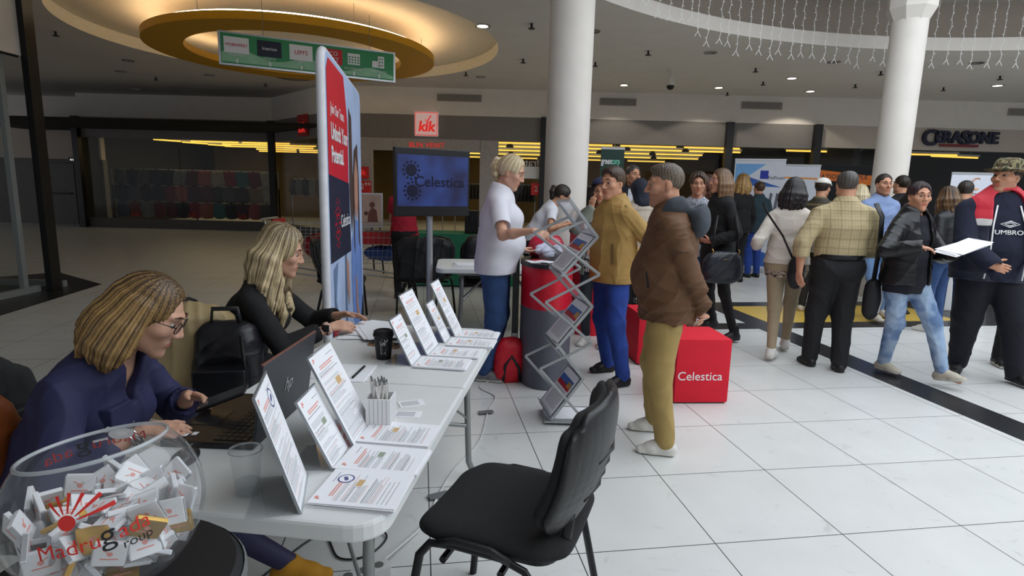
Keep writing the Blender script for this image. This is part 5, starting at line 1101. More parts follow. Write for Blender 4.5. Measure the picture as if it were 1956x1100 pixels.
# ------------------------------------------------------------------ trolleys
M_wire = mat('trolley_wire', '#9a9c9e', .3, .8, var=.03)
def trolley(label, loc, rz, load):
    t = thing('shopping_trolley', label, 'trolley', loc, rz); a, b, h0, h1 = .36, .24, .42, .94   # faces +x
    def ring(z, f): x0, x1, w = -.42 + .06 * f, .46 - .12 * f, .27 - .03 * f; return [(x0, -w, z), (x1, -w * .8, z), (x1, w * .8, z), (x0, w, z)]
    mb = MB()
    for k in range(7): f = k / 6; mb.tube(ring(h1 - (h1 - h0) * f, f), .0035 if k else .007, 5, True)
    T, Bm = ring(h1, 0), ring(h0, 1)
    for s in range(4):
        for k in range(13 if s % 2 == 0 else 8): u = k / (12 if s % 2 == 0 else 7); p = A3(T[s]) * (1 - u) + A3(T[(s + 1) % 4]) * u; q = A3(Bm[s]) * (1 - u) + A3(Bm[(s + 1) % 4]) * u; mb.tube([tuple(p), tuple(q)], .0025, 4)
    for k in range(9): u = k / 8; p = A3(Bm[0]) * (1 - u) + A3(Bm[1]) * u; q = A3(Bm[3]) * (1 - u) + A3(Bm[2]) * u; mb.tube([tuple(p), tuple(q)], .0025, 4)
    mb.build('wire_basket', M_wire, t); MB().tube([(-.46, -.27, .98), (-.46, .27, .98)], .016).build('handle', M_alu, t)
    for s in (1, -1): MB().tube([(-.46, s * .27, .98), (-.42, s * .27, .93), (-.34, s * .23, .42), (-.30, s * .23, .30), (.30, s * .2, .22), (.36, s * .2, .13)], .012).build('frame_tube', M_wire, t, 180); MB().tube([(-.30, s * .23, .30), (-.40, s * .24, .13)], .012).build('frame_tube', M_wire, t)
    for x, y in ((.36, .2), (.36, -.2), (-.40, .24), (-.40, -.24)):
        w = MB().cyl((x, y - .016, .06), (x, y + .016, .06), .06, n=20).build('wheel', M_black, t, 40); MB().box((x, y, .11), (.05, .045, .05)).build('fork', M_wire, w)
    MB().box((-.34, 0, .88), (.03, .44, .2), bev=.006).build('child_seat', mat('trolley_red', '#b81d22', .4), t); return t
TR1 = trolley('shopping trolley right of the banner, loaded with a red crate', (-1.90, 8.0, 0), .12, 1); TR2 = dup(TR1, (-2.84, 7.95, 0), .05, 'shopping trolley left of the banner, with a round red bag inside')
o = thing('crate', 'red crate in the trolley right of the banner', 'crate', (-1.83, 8.0, .66), .12); MB().box((0, 0, .09), (.46, .3, .17), bev=.01).build('body', mat('trolley_red', '#b81d22', .4), o); MB().box((0, 0, .178), (.4, .25, .01)).build('lining', M_black, o)
o = thing('bag_stack', 'blue plastic sack under the red crate in the trolley', 'bag', (-1.83, 8.0, .43), .12); S = Sdf(.012); S.ell((0, 0, .11), (.22, .14, .10)).ell((.1, .02, .10), (.14, .12, .10), k=.05); S.mesh('sack', mat('sack_blue', '#2a4a8c', .5, var=.15), o, None, folds(.012, 22, 3))
o = thing('round_bag', 'round dark red bag inside the trolley left of the banner', 'bag', (-2.66, 7.95, .44), 0); S = Sdf(.012); S.ell((0, 0, .18), (.2, .17, .18)); S.mesh('bag', mat('bag_red', '#8f1a22', .5), o, None, folds(.012, 20, 6)); MB().tube([(-.1, -.12, .3), (0, -.15, .36), (.1, -.12, .3)], .01).build('strap', M_black, o)
o = thing('easel_poster', 'framed pinkish poster of a sitting family near the shop entrance', 'poster', (-2.35, 9.6, 0), .08); MB().box((0, 0, 1.05), (.42, .03, .56), bev=.004).build('frame', M_alu, o); MB().box((0, -.018, 1.05), (.37, .003, .51)).build('poster', mat('poster_pink', '#b59a8e', .6, var=.12, scale=6), o); mb = MB(); mb.prism(circ(16, .045, (.04, 1.14)), 0, .002); mb.prism([(-.04, .86), (.13, .86), (.11, 1.05), (.04, 1.1), (-.02, 1.02)], 0, .002); mb.prism(circ(14, .034, (-.06, 1.0)), 0, .002); mb.build('figure_print', mat('poster_brown', '#6b4038', .7), o, rot=(PI / 2, 0, 0), loc=(0, -.0205, 0))
for s in (1, -1): MB().tube([(s * .15, .02, .8), (s * .2, .05, 0)], .014).build('leg', M_black, o)
MB().tube([(0, .02, 1.2), (0, .35, 0)], .014).build('leg', M_black, o)
# ------------------------------------------------------------------ table with green cloth, things on it
gt = thing('cloth_table', 'table under a dark green cloth with a white swirl emblem', 'table', (-.78, 8.85, 0), .04); M_gc = mat('cloth_green', '#1c6b4d', .7, var=.08)
S = Sdf(.012); S.seg((-.72, 0, .775), (.72, 0, .775), (.3, .02), None, .02, (0, 1, 0))
MB().box((0, 0, .765), (1.5, .62, .03)).build('tabletop', M_ttop, gt); mb = MB(); n = 60; ring = []
for k in range(n):
    t = k / n; per = 2 * (1.54 + .66); d = t * per
    if d < 1.54: p = (-.77 + d, -.33, 0, -1)
    elif d < 2.2: p = (.77, -.33 + d - 1.54, 1, 0)
    elif d < 3.74: p = (.77 - (d - 2.2), .33, 0, 1)
    else: p = (-.77, .33 - (d - 3.74), -1, 0)
    ring.append(p)
rows = [[mb.bm.verts.new((x + nx * (.012 + .02 * f * math.sin(k * 1.3)), y + ny * (.012 + .02 * f * math.sin(k * 1.3)), .785 - .76 * f)) for k, (x, y, nx, ny) in enumerate(ring)] for f in (0, .03, .4, 1)]
for A, B in zip(rows, rows[1:]):
    for k in range(n): mb.bm.faces.new((A[k], A[(k + 1) % n], B[(k + 1) % n], B[k]))
mb.bm.faces.new(rows[0]); mb.build('tablecloth', M_gc, gt, 60); mb = MB(); mb.tube([((.015 + .010 * i) * math.cos(i * .42), 0, (.015 + .0095 * i) * math.sin(i * .42)) for i in range(12)], .012, 6); mb.build('emblem', M_wp, gt, 180, loc=(.36, -.365, .5)); text('lettering', 'BE', .15, M_wp, gt, (.56, -.37, .49))
mb = MB(); mb.lathe([(.105, -.006), (.105, .006), (.09, .006), (.09, -.006)], 32, closed=True); mb.build('emblem_ring', M_wp, gt, 40, loc=(.36, -.362, .5), rot=(PI / 2, 0, 0))
def gthing(name, label, cat, x, y, build): o = thing(name, label, cat, (x, y + .42, .786)); build(o); return o
gthing('coffee_machine', 'black coffee machine on the green cloth table', 'coffee machine', -.62, 8.32, lambda o: (MB().box((0, 0, .17), (.2, .26, .34), bev=.015).build('body', M_lb, o), MB().cyl((0, -.15, .2), (0, -.15, .26), .03).build('spout', M_black, o)))
gthing('water_bottle', 'clear blue water bottle on the green cloth table', 'bottle', -.33, 8.45, lambda o: (MB().cyl((0, 0, 0), (0, 0, .24), .045, n=16).cyl((0, 0, .24), (0, 0, .29), .045, .016, 16).build('body', mat('bottle_blue', '#5a7f9e', .2), o, 40), MB().cyl((0, 0, .29), (0, 0, .315), .018, n=12).build('cap', mat('cap_blue', '#2d4fa0', .4), o)))
gthing('honey_jar', 'yellow box on the green cloth table', 'box', -.24, 8.25, lambda o: (MB().box((0, 0, .06), (.09, .07, .12), bev=.006).build('body', mat('box_yellow', '#c3a95a', .5), o), MB().box((0, 0, .124), (.092, .072, .01)).build('lid', M_wp, o)))
cp = gthing('paper_cup', 'small white paper cup on the green cloth table', 'cup', -.46, 8.2, lambda o: (lambda mb: (mb.lathe([(0, 0), (.028, 0), (.036, .09), (.034, .09), (.03, .02), (0, .02)], 20), mb.build('body', M_wp, o, 40)))(MB())); cp['group'] = 'white cups on the green table'
for x, y in ((-.40, 8.28), (-.34, 8.22), (-.52, 8.3), (-.13, 8.2)): dup(cp, (x, y + .42, .786))
gthing('cup_tower', 'tall stack of white paper cups beside the coffee machine', 'cups', -.475, 8.45, lambda o: [(lambda mb: (mb.lathe([(0, .022 * k), (.028, .022 * k), (.036, .022 * k + .09), (0, .022 * k + .09)], 16), mb.build('cup', M_wp, o, 40)))(MB()) for k in range(5)])
for i, (x, y, c, la) in enumerate(((-.08, 8.5, '#3f7a35', 'green bottle at the right end of the green cloth table'), (.0, 8.42, '#2f6a30', 'second green bottle at the right end of the green cloth table'), (-.17, 8.52, '#8c6a2a', 'amber bottle on the green cloth table'))): gthing('bottle', la, 'bottle', x, y, lambda o: (MB().cyl((0, 0, 0), (0, 0, .16), .035, n=14).cyl((0, 0, .16), (0, 0, .21), .035, .013, 14).cyl((0, 0, .21), (0, 0, .27), .013, n=10).build('body', mat('bottle_%d' % i, c, .2), o, 40), MB().cyl((0, 0, .27), (0, 0, .285), .015, n=10).build('cap', M_wp, o)))
# papers on the second white table
for i, (x, y, a, la) in enumerate(((-.42, 5.45, .1, 'white paper pile at the left end of the second white table'), (-.16, 5.85, .5, 'crumpled white sheet at the back of the second white table'))): q = thing('paper_sheets', la, 'papers', (x, y, .738), a); [MB().box((.01 * k, .012 * k, .003 + .005 * k), (.28, .2, .004), rot=.1 * k).build('sheet', M_paper, q) for k in range(3)]
# ------------------------------------------------------------------ roll-up posters behind the crowd
def rollup(label, x0, y0, x1, y1, h, base, deco):
    L = math.hypot(x1 - x0, y1 - y0); o = thing('rollup_banner', label, 'banner', (x0, y0, 0), math.atan2(y1 - y0, x1 - x0)); MB().box((L / 2, 0, .04 + (h - .04) / 2), (L, .006, h - .04)).build('sheet', base, o); MB().box((L / 2, 0, .04), (L + .04, .16, .08), bev=.01).build('base', M_alu, o); MB().box((L / 2, 0, h), (L + .01, .02, .03)).build('top_bar', M_alu, o); MB().cyl((L / 2, .04, .05), (L / 2, .03, h), .012, n=8).build('support_pole', M_alu, o); deco(o, L)
def fp(o, name, pts, m, dy=.0045): mb = MB(); mb.bm.faces.new([mb.bm.verts.new((x, -dy, z)) for x, z in pts]); return mb.build(name, m, o)
M_rw = mat('poster_white', '#ccd0da', .6, var=.03); M_lb2 = mat('poster_light_blue', '#6fa3d6', .6); M_db2 = mat('poster_blue', '#2f5aa8', .6); M_or = mat('poster_orange', '#d98a3a', .6)
def d1(o, L):
    fp(o, 'blue_print', [(.02, 2.02), (L * .62, 2.02), (.02, 1.62)], M_lb2); fp(o, 'blue_print', [(.02, 1.66), (L * .3, 1.78), (L * .95, 1.60), (L * .4, 1.62)], M_db2, .005); fp(o, 'logo_print', [(L * .52, 1.75), (L * .68, 1.75), (L * .68, 1.9), (L * .52, 1.9)], mat('logo_blue', '#1c2f9a', .5), .006); text('lettering', 'FinProm', .085, M_navy, o, (L * .84, -.006, 1.77), ext=.0005)
    fp(o, 'face_print', [(L * .5 + .06 * math.cos(t), 1.5 + .085 * math.sin(t)) for t in (2 * PI * k / 18 for k in range(18))], M_skin2, .005); fp(o, 'coat_print', [(L * .36, .95), (L * .64, .95), (L * .6, 1.36), (L * .5, 1.42), (L * .4, 1.36)], mat('teal_print', '#2a4a5e', .6), .005)
    for k in range(2): fp(o, 'device_print', [(L * (.68 + .14 * k), 1.05), (L * (.74 + .14 * k), 1.02), (L * (.8 + .12 * k), 1.48), (L * (.75 + .12 * k), 1.5)], M_cgrey, .006)
    fp(o, 'blue_print', [(.02, .12), (L - .02, .12), (L - .02, .3), (L * .5, .46), (.02, .3)], M_db2, .005)
rollup('white and blue pop-up banner with a picture of a person behind the crowd', 4.12, 11.2, 4.96, 10.95, 2.10, M_rw, d1)
def d2(o, L): fp(o, 'line_print', [(.02, 1.78), (L - .02, 1.76), (L - .02, 1.79), (.02, 1.81)], M_or); mb = MB(); mb.tube([(L * .5 + .1 * math.cos(t), -.006, 1.56 + .13 * math.sin(t)) for t in (1.0 + 3.9 * k / 20 for k in range(21))], [(.018 + .022 * math.sin(PI * k / 20), .001) for k in range(21)], 6); mb.build('logo_print', M_or, o); text('lettering', 'Golde Oradea', .11, M_navy, o, (L * .5, -.006, 1.25), ext=.0005)
rollup('white pop-up banner with an orange crescent behind the woman in the white jacket', 4.92, 11.25, 5.68, 11.1, 2.02, M_rw, d2); rollup('white pop-up banner with an orange crescent behind the camouflage hat', 6.48, 8.85, 7.18, 8.75, 1.85, M_rw, lambda o, L: (lambda mb: (mb.tube([(L * .5 + .06 * math.cos(t), -.006, 1.70 + .075 * math.sin(t)) for t in (1.0 + 4.2 * k / 20 for k in range(21))], [(.010 + .014 * math.sin(PI * k / 20), .001) for k in range(21)], 6), mb.build('logo_print', M_or, o), text('lettering', 'Golde Oradea', .085, M_navy, o, (L * .45, -.006, 1.53), ext=.0005), [fp(o, 'text_print', [(.08, 1.26 - .05 * k), (L - .1 - .04 * (k % 2), 1.26 - .05 * k), (L - .1, 1.268 - .05 * k), (.08, 1.268 - .05 * k)], M_ink, .005) for k in range(3)]))(MB()))
rollup('dark green pop-up banner with white lettering beside the white column', 1.35, 9.45, 1.72, 9.45, 2.12, mat('poster_green', '#1e3c33', .6, var=.04), lambda o, L: (text('lettering', 'green', .135, M_wp, o, (.01, -.006, 1.92), ext=.0005, ax='LEFT', sx=.55, bold=.003), text('lettering', 'corp', .135, mat('mint', '#7fd0b4', .6), o, (.172, -.006, 1.92), ext=.0005, ax='LEFT', sx=.52, bold=.003)))
o = thing('fabric_wall', 'wide black display wall with an orange band of lettering behind the crowd', 'display wall', (5.65, 12.4, 0), -.03); MB().box((1.0, 0, 1.05), (2.4, .12, 2.1), bev=.02).build('fabric', mat('wall_black', '#121317', .8), o); mb = MB(); n = 24; A = [mb.bm.verts.new((-.19 + 2.38 * k / n, -.064, 1.74 + .05 * math.sin(k / n * 5))) for k in range(n + 1)]; B = [mb.bm.verts.new((-.19 + 2.38 * k / n, -.064, 1.95 + .05 * math.sin(k / n * 5 + .4))) for k in range(n + 1)]
for k in range(n): mb.bm.faces.new((A[k], A[k + 1], B[k + 1], B[k]))
mb.build('orange_print', mat('band_orange', '#cf6a1c', .6), o); text('lettering', 'INNOVATION. PEOPLE.', .125, M_navy, o, (.95, -.07, 1.86), ext=.0005, sp=1.1)
o = thing('trestle_table', 'white cloth exhibition table behind the woman with papers', 'table', (6.02, 7.95, 0), 0); MB().box((0, 0, .37), (.62, .6, .74), bev=.02).build('tablecloth', M_wp, o); MB().box((0, 0, .755), (.66, .64, .03)).build('tabletop', mat('table_orange', '#c98a4a', .5), o)
# ------------------------------------------------------------------ icicle light strings round the atrium edge
M_ice = mat('icicle_wire', '#f2f3f0', .5, var=0); rr = random.Random(4)
for i in range(40):
    a = math.radians(134.5 - 61 * i / 39); R = ATR_R - .35 + rr.uniform(-.05, .05); x, y = ATR[0] + R * math.cos(a), ATR[1] + R * math.sin(a); z1 = 4.78; z0 = 3.70 - .12 * min(1, i / 12) + rr.uniform(-.06, .05) + (.14 if i < 8 else 0)
    mb = MB(); pts = []; k = 0; z = z1
    while z > z0: pts.append((.008 * math.sin(k * 1.7 + i), .008 * math.cos(k * 1.3), z - z1)); z -= .05; k += 1
    mb.tube(pts, .0042, 4)
    for j in range(1, len(pts) - 1, 2): p = pts[j]; mb.tube([p, (p[0] + .022 * (1 if j % 4 == 1 else -1), p[1], p[2] - .012)], .0055, 4)
    p = pts[-1]; mb.tube([p, (p[0] - .045, p[1], p[2] - .07)], .005, 4); mb.tube([p, (p[0] + .045, p[1], p[2] - .08)], .005, 4)
    o = mb.build('light_string', M_ice); o.location = (x, y, z1); tag(o, 'thin white icicle light string hanging at the atrium edge', 'light string', 'icicle light strings')
# ------------------------------------------------------------------ clothes in the left shop windows
def garment():
    S = Sdf(.012); S.seg((0, 0, -.10), (0, 0, -.46), (.16, .05), (.17, .06), .04); S.seg((-.13, 0, -.08), (-.20, .01, -.42), .05, .045, .02); S.seg((.13, 0, -.08), (.20, .01, -.42), .05, .045, .02); S.seg((0, 0, -.06), (0, 0, -.1), (.06, .05), (.12, .05), .03)
    o = S.mesh('garment', [M_fab], None, None, folds(.008, 20, 3)); return o.data, o
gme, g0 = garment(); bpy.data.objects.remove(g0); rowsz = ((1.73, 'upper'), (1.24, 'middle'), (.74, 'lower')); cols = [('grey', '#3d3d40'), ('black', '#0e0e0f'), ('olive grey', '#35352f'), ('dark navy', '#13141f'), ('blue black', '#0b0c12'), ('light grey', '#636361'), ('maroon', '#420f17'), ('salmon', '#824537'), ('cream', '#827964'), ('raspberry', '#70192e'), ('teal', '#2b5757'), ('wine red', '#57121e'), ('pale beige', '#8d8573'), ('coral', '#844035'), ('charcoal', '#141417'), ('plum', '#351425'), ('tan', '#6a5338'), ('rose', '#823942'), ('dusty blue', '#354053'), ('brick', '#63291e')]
ordw = ['first', 'second', 'third', 'fourth', 'fifth', 'sixth', 'seventh', 'eighth', 'ninth', 'tenth', 'eleventh', 'twelfth', 'thirteenth']
order = {0: [0, 1, 2, 3, 4, 5, 6, 7, 8, 9, 10, 11, 12], 1: [14, 0, 4, 3, 11, 7, 15, 6, 14, 2, 1, 16, 8], 2: [18, 19, 5, 11, 6, 3, 9, 7, 10, 14, 15, 17, 0]}
for ri, (z, rn) in enumerate(rowsz):
    for i in range(13):
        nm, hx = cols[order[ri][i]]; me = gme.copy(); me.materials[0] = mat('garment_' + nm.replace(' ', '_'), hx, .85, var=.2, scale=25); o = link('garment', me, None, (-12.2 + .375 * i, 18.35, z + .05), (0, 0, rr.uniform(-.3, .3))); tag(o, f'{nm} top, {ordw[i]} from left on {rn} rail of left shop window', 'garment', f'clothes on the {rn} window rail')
    o = thing('clothes_rail', f'{rn} clothes rail behind the left shop window', 'rail', (-9.95, 18.38, z + .02)); MB().cyl((-2.6, 0, 0), (2.6, 0, 0), .015, n=8).build('bar', M_steel, o)
    for x in (-2.6, 0, 2.6): MB().box((x, .06, -(z + .02) / 2), (.03, .03, z + .06 if 0 else z + .02)).build('post', M_steel, o)
for i, (nm, hx) in enumerate([cols[k] for k in (2, 5, 14, 12, 16, 18)]):
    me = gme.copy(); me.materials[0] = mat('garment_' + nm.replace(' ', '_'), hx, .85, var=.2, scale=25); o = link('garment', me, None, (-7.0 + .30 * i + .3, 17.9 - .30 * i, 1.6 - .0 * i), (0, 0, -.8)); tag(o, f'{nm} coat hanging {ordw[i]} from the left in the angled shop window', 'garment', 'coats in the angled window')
o = thing('clothes_rail', 'clothes rail behind the angled shop window', 'rail', (-5.95, 17.15, 1.56), -.785); MB().cyl((-1.15, 0, 0), (1.15, 0, 0), .015, n=8).build('bar', M_steel, o); [MB().box((x, 0, -.78), (.03, .03, 1.56)).build('post', M_steel, o) for x in (-1.15, 1.15)]
for i, x in enumerate((-11.3, -9.6, -8.1)): o = thing('window_decal', f'small red lettering decal low on the left shop window, {ordw[i]} from the left', 'decal', (x, 17.53, .42)); text('lettering', 'kik', .22, mat('decal_red', '#8a2f1c', .6), o, bold=.005)
# dark goods racks further inside the clothes shop
for i, (x, y, w, c) in enumerate(((-2.9, 19, 1.2, '#2c2a2c'), (-1.4, 19.5, 1.1, '#3a2a22'), (.1, 17.2, 1.0, '#1a1a1e'), (1.9, 17.4, 1.6, '#1c1c22'), (4.0, 17.6, 1.5, '#2a2018'), (6.3, 17.8, 1.3, '#1a1a1c'))):
    o = thing('clothes_rack', ('clothes rack left in the middle shop entrance', 'clothes rack in the middle shop entrance behind the television', 'black clothes rack behind the reversed sticker', 'dark clothes rack right of the white column', 'brown clothes rack behind the crowd', 'clothes rack behind the right end window')[i], 'rack', (x, y, 0)); MB().box((0, 0, 1.56), (w, .03, .03)).build('bar', M_steel, o); [MB().box((s * w / 2, 0, .78), (.03, .03, 1.56)).build('post', M_steel, o) for s in (1, -1)]
    n = int(w / .11); [link('garment', gme if k else gme, o, (-w / 2 + .08 + .11 * k, 0, 1.58), (0, 0, 1.4)) for k in range(n)]
# mannequin in the left shop window
o = thing('mannequin', 'mannequin in a dark checked coat at the left picture edge', 'mannequin', (-6.62, 7.05, 0)); S = Sdf(.012); S.seg((0, 0, .75), (0, 0, 1.15), (.17, .12), (.15, .11), .05).seg((0, 0, 1.15), (0, 0, 1.42), (.18, .11), (.15, .08), .05).seg((-.19, 0, 1.4), (-.24, 0, .95), .06, .05, .03).seg((.19, 0, 1.4), (.24, 0, .95), .06, .05, .03); S.mesh('coat', lined('houndstooth', '#c9c9c9', '#121212', .03, .5, axes=(0, 2), mix=.95), o, None, folds(.006, 18, 2)); S = Sdf(.012); S.seg((0, 0, 1.42), (0, 0, 1.55), .05).ell((0, .02, 1.66), (.075, .095, .115)).seg((-.09, 0, .8), (-.1, 0, .05), .07, .05).seg((.09, 0, .8), (.1, 0, .05), .07, .05); S.mesh('body', mat('mannequin_white', '#b9b4ac', .5), o); MB().cyl((0, 0, 0), (0, 0, .02), .2, n=24).build('base', M_alu, o)
# cables, tape, power brick
def cable(label, pts, r, m, name='cable'):
    P = []
    for i in range(len(pts) - 1):
        p0, p1, p2, p3 = (A3(pts[max(i - 1, 0)]), A3(pts[i]), A3(pts[i + 1]), A3(pts[min(i + 2, len(pts) - 1)]))
        for k in range(8): t = k / 8; P.append(tuple(.5 * ((2 * p1) + (-p0 + p2) * t + (2 * p0 - 5 * p1 + 4 * p2 - p3) * t * t + (-p0 + 3 * p1 - 3 * p2 + p3) * t ** 3)))
    P.append(tuple(pts[-1])); o = MB().tube(P, r, 7).build(name, m, None, 180); tag(o, label, 'cable'); return o
M_cw = mat('cable_white', '#cfcfcd', .5); cable('white cable running over the floor slabs from the counter to the power plug', [(-.10, 4.35, .006), (-.22, 4.15, .006), (-.10, 3.95, .006), (-.14, 3.65, .006), (-.17, 3.2, .006), (-.28, 2.85, .006), (-.33, 2.58, .006), (-.36, 2.35, .006), (-.44, 2.12, .03), (-.47, 2.05, .035)], .005, M_cw)
for x, y, a, la in ((-.151, 3.648, .3, 'grey tape patch holding the white cable near the far table end'), (-.325, 2.584, .5, 'grey tape patch holding the white cable near the black chair')): o = MB().box((0, 0, .0125), (.10, .05, .002), bev=.0005).build('tape_patch', mat('tape_grey', '#6d7072', .5), None, loc=(x, y, 0), rot=(0, 0, a)); tag(o, la, 'tape')
o = thing('power_strip', 'white power strip on the floor under the near table end', 'power strip', (-.53, 1.98, 0), .6); MB().box((0, 0, .02), (.20, .055, .04), bev=.006).build('body', M_cw, o); [MB().cyl((x, 0, .0405), (x, 0, .042), .018, n=16).build('socket', M_steel, o) for x in (-.06, 0, .06)]
o = thing('power_adapter', 'black laptop power adapter on the floor under the table', 'adapter', (-.62, 2.33, 0), .12); MB().box((0, 0, .02), (.17, .075, .04), bev=.006).build('body', M_lb, o); mb = MB(); [mb.box((-.02 + .02 * (k % 3), -.02 + .012 * (k // 3), .0403), (.014, .003, .0004)) for k in range(9)]; mb.build('label_print', M_wp, o)
cable('black adapter cable looping on the floor under the table', [(-.55, 2.30, .02), (-.50, 2.24, .006), (-.55, 2.12, .006), (-.66, 2.1, .006), (-.78, 2.25, .006), (-.90, 2.0, .006), (-.95, 1.8, .006)], .004, M_black)
cable('cream cable hanging over the end of the green table', [(-1.50, 8.60, .80), (-1.49, 8.46, .72), (-1.46, 8.43, .45), (-1.42, 8.42, .2), (-1.44, 8.40, .008)], .006, mat('cable_cream', '#b8b49c', .5))
# ------------------------------------------------------------------ people
H_brblond = streaked('hair_brown_blond', '#3b2a1c', '#a5834f', (46, 46, 5), bias=.52); H_blond = streaked('hair_wavy_blond', '#54422e', '#d2bd94', (42, 42, 6), bias=.46); H_pale = streaked('hair_pale_blond', '#a08a62', '#e0d2b0', (60, 60, 6), bias=.42)
H_dark = streaked('hair_dark', '#15110e', '#33271e', (120, 120, 10)); H_brown = streaked('hair_brown', '#2b1e15', '#5a4330', (120, 120, 10)); H_grey = streaked('hair_grey_brown', '#3c3128', '#786a5a', (160, 160, 30)); H_black = streaked('hair_black', '#0b0a0b', '#262022', (120, 120, 10)); H_strw = streaked('hair_strawberry', '#6b4c2c', '#b59058', (100, 100, 9)); H_red = streaked('hair_dark_red', '#1c1012', '#40242a', (120, 120, 12)); H_long = streaked('hair_long_brown', '#3a261a', '#8a6a48', (130, 130, 6)); H_salt = streaked('hair_salt_pepper', '#2a2725', '#5c5751', (160, 160, 30))
C_navy = mat('cloth_navy', '#25264a', .75, var=.12, scale=9, bump=.05, bscale=300); C_black = mat('cloth_black', '#121214', .85, var=.2, scale=30); C_white = mat('cloth_white', '#d5d5dd', .8, var=.03); C_jean = mat('denim_blue', '#2c4671', .85, var=.2, scale=14, bump=.05, bscale=400); C_jeanb = mat('denim_bright', '#203c86', .85, var=.2, scale=12, bump=.05, bscale=400); C_tan = mat('cloth_tan', '#a07f45', .7, var=.08, scale=20); C_brown = mat('suede_brown', '#5e4028', .75, var=.14, scale=16, bump=.06, bscale=200); C_khaki = mat('cloth_khaki', '#a08752', .85, var=.08); C_hood = mat('hood_grey', '#464b52', .95, var=.12, scale=30)
C_plaid = lined('plaid_shirt', '#b3a27c', '#6e6142', .075, .08, axes=(0, 2), mix=.6); C_bleach = blotched('bleached_denim', ['#56739c', '#7d96ba', '#a2b6ce', '#8fa6c4', '#647fa6'], 4., .85, 3.5); C_camo = blotched('camouflage', ['#3a3826', '#6d6a48', '#8a7d5a', '#2b2a20', '#5a4a32'], 22.); C_leop = blotched('animal_print', ['#2a221e', '#b0a08e', '#8f7f6e', '#2a221e', '#c0b09c'], 45.); C_cream = mat('jacket_cream', '#cdc5ba', .8, var=.05); C_beigep = mat('trouser_beige', '#9a8a70', .85, var=.08); C_puff = mat('puffer_black', '#141417', .32, var=.1); C_blue = mat('shirt_blue', '#7f93bb', .8, var=.06); C_quilt = lined('quilted_cream', '#bfb3a2', '#9a8e7e', .07, .10, axes=(0, 2), mix=.5); C_tights = mat('tights_navy', '#2a284c', .6, var=.06)
S_white = mat('shoe_white', '#d3d0c9', .6, var=.05); S_sole = mat('sole_white', '#c4c0b6', .7, var=.05); S_black = mat('shoe_black', '#121214', .5, var=.15, scale=40); S_grey = mat('shoe_grey', '#6e6f72', .6, var=.25, scale=50); S_must = mat('shoe_mustard', '#b9831c', .75, var=.08); S_bei = mat('shoe_beige', '#bdb5a4', .65, var=.06)
T_l, T_m, T_t = '#c99b82', '#bd8a6c', '#c28d70'

p = person('woman in a navy shirt with dark glasses sitting behind the glass bowl', (-1.405, 1.69), -90, 1.58, 'f', .0045, lean=31, ph=.545, hsc=1.06, feet={1: (.06, .46, 0, 0), -1: (-.26, .62, 0, 10)}, head=(14, 30, 0), tone=T_l, bust=.05, neckfwd=.03, brow='#4a3322',
           hands={1: dict(w=(-1.025, 1.545, .775), dir=(1, .10, -.02), n=(0, .3, -1), curl=.3, pole=(.7, -.6, -.5)), -1: dict(w=(-1.04, 1.80, .78), dir=(1, -.35, .05), n=(.2, -.6, -.5), curl=.45, pole=(-.7, -.6, -.5))},
           hair=dict(style='long', mat=H_brblond, len=.15, vol=.75, wave=.012, seed=5, n=52, amp=.0022, r=.027, a0=1.42, back=.065, tuck=-.01, vox=.0035, locks=15), glasses=mat('glasses_black', '#0c0c0e', .2, var=0),
           top=dict(mat=C_navy, off=.018, wr=.009, f=22, cuff=.55, loose=.012, vneck=.13, collar=(.022, .072), gap=1, name='navy_shirt'), pants=dict(mat=C_tights, r=(.078, .052, .040), off=.006, wr=.001, name='tights'), shoes=dict(mat=S_must))
def on_torso(p, u, v, w): return p['Cc'] + p['rt'] * u + p['up'] * v + p['fw'] * w
def band(p, q, f, r, wd, m, name):
    a = p['EL'][q] * (1 - f) + p['WR'][q] * f; d = nrm(p['WR'][q] - p['EL'][q]); x = nrm(np.cross(d, A3(0, .2, 1))); y = np.cross(d, x)
    return MB().tube([tuple(a + x * r * math.cos(t) + y * r * math.sin(t)) for t in (2 * PI * k / 24 for k in range(24))], (.003, wd), 8, True, flat=tuple(d)).build(name, m, p['root'], 180)
band(p, 1, .90, .031, .006, M_chrome, 'bracelet'); band(p, 1, .84, .033, .004, M_chrome, 'bracelet')
MB().sph(tuple(p['hd'](.079, -.004, -.048)), .007, 10).build('earring', M_chrome, p['root'], 180)
S = Sdf(.004); c = on_torso(p, .075, .02, .112); S.seg(c - p['rt'] * .04 + p['up'] * .03, c + p['rt'] * .04 + p['up'] * .03, (.012, .006), None, .006); S.seg(c - p['rt'] * .042, c + p['rt'] * .042, (.05, .006), None, .006, p['up']); S.mesh('chest_pocket', C_navy, p['root']); MB().sph(tuple(on_torso(p, .01, .02, .150)), .006, 10).build('button', M_chrome, p['root'], 180)
o = thing('phone', 'clear-edged phone held by the woman in the navy shirt', 'phone', (-.895, 1.735, .80), .1, rot=(.1, -.35, .2)); MB().box((0, 0, 0), (.15, .072, .009), bev=.003).build('body', M_lb, o); MB().box((0, 0, .005), (.138, .064, .001)).build('screen', mat('phone_glass', '#3a3d42', .08, var=0), o)

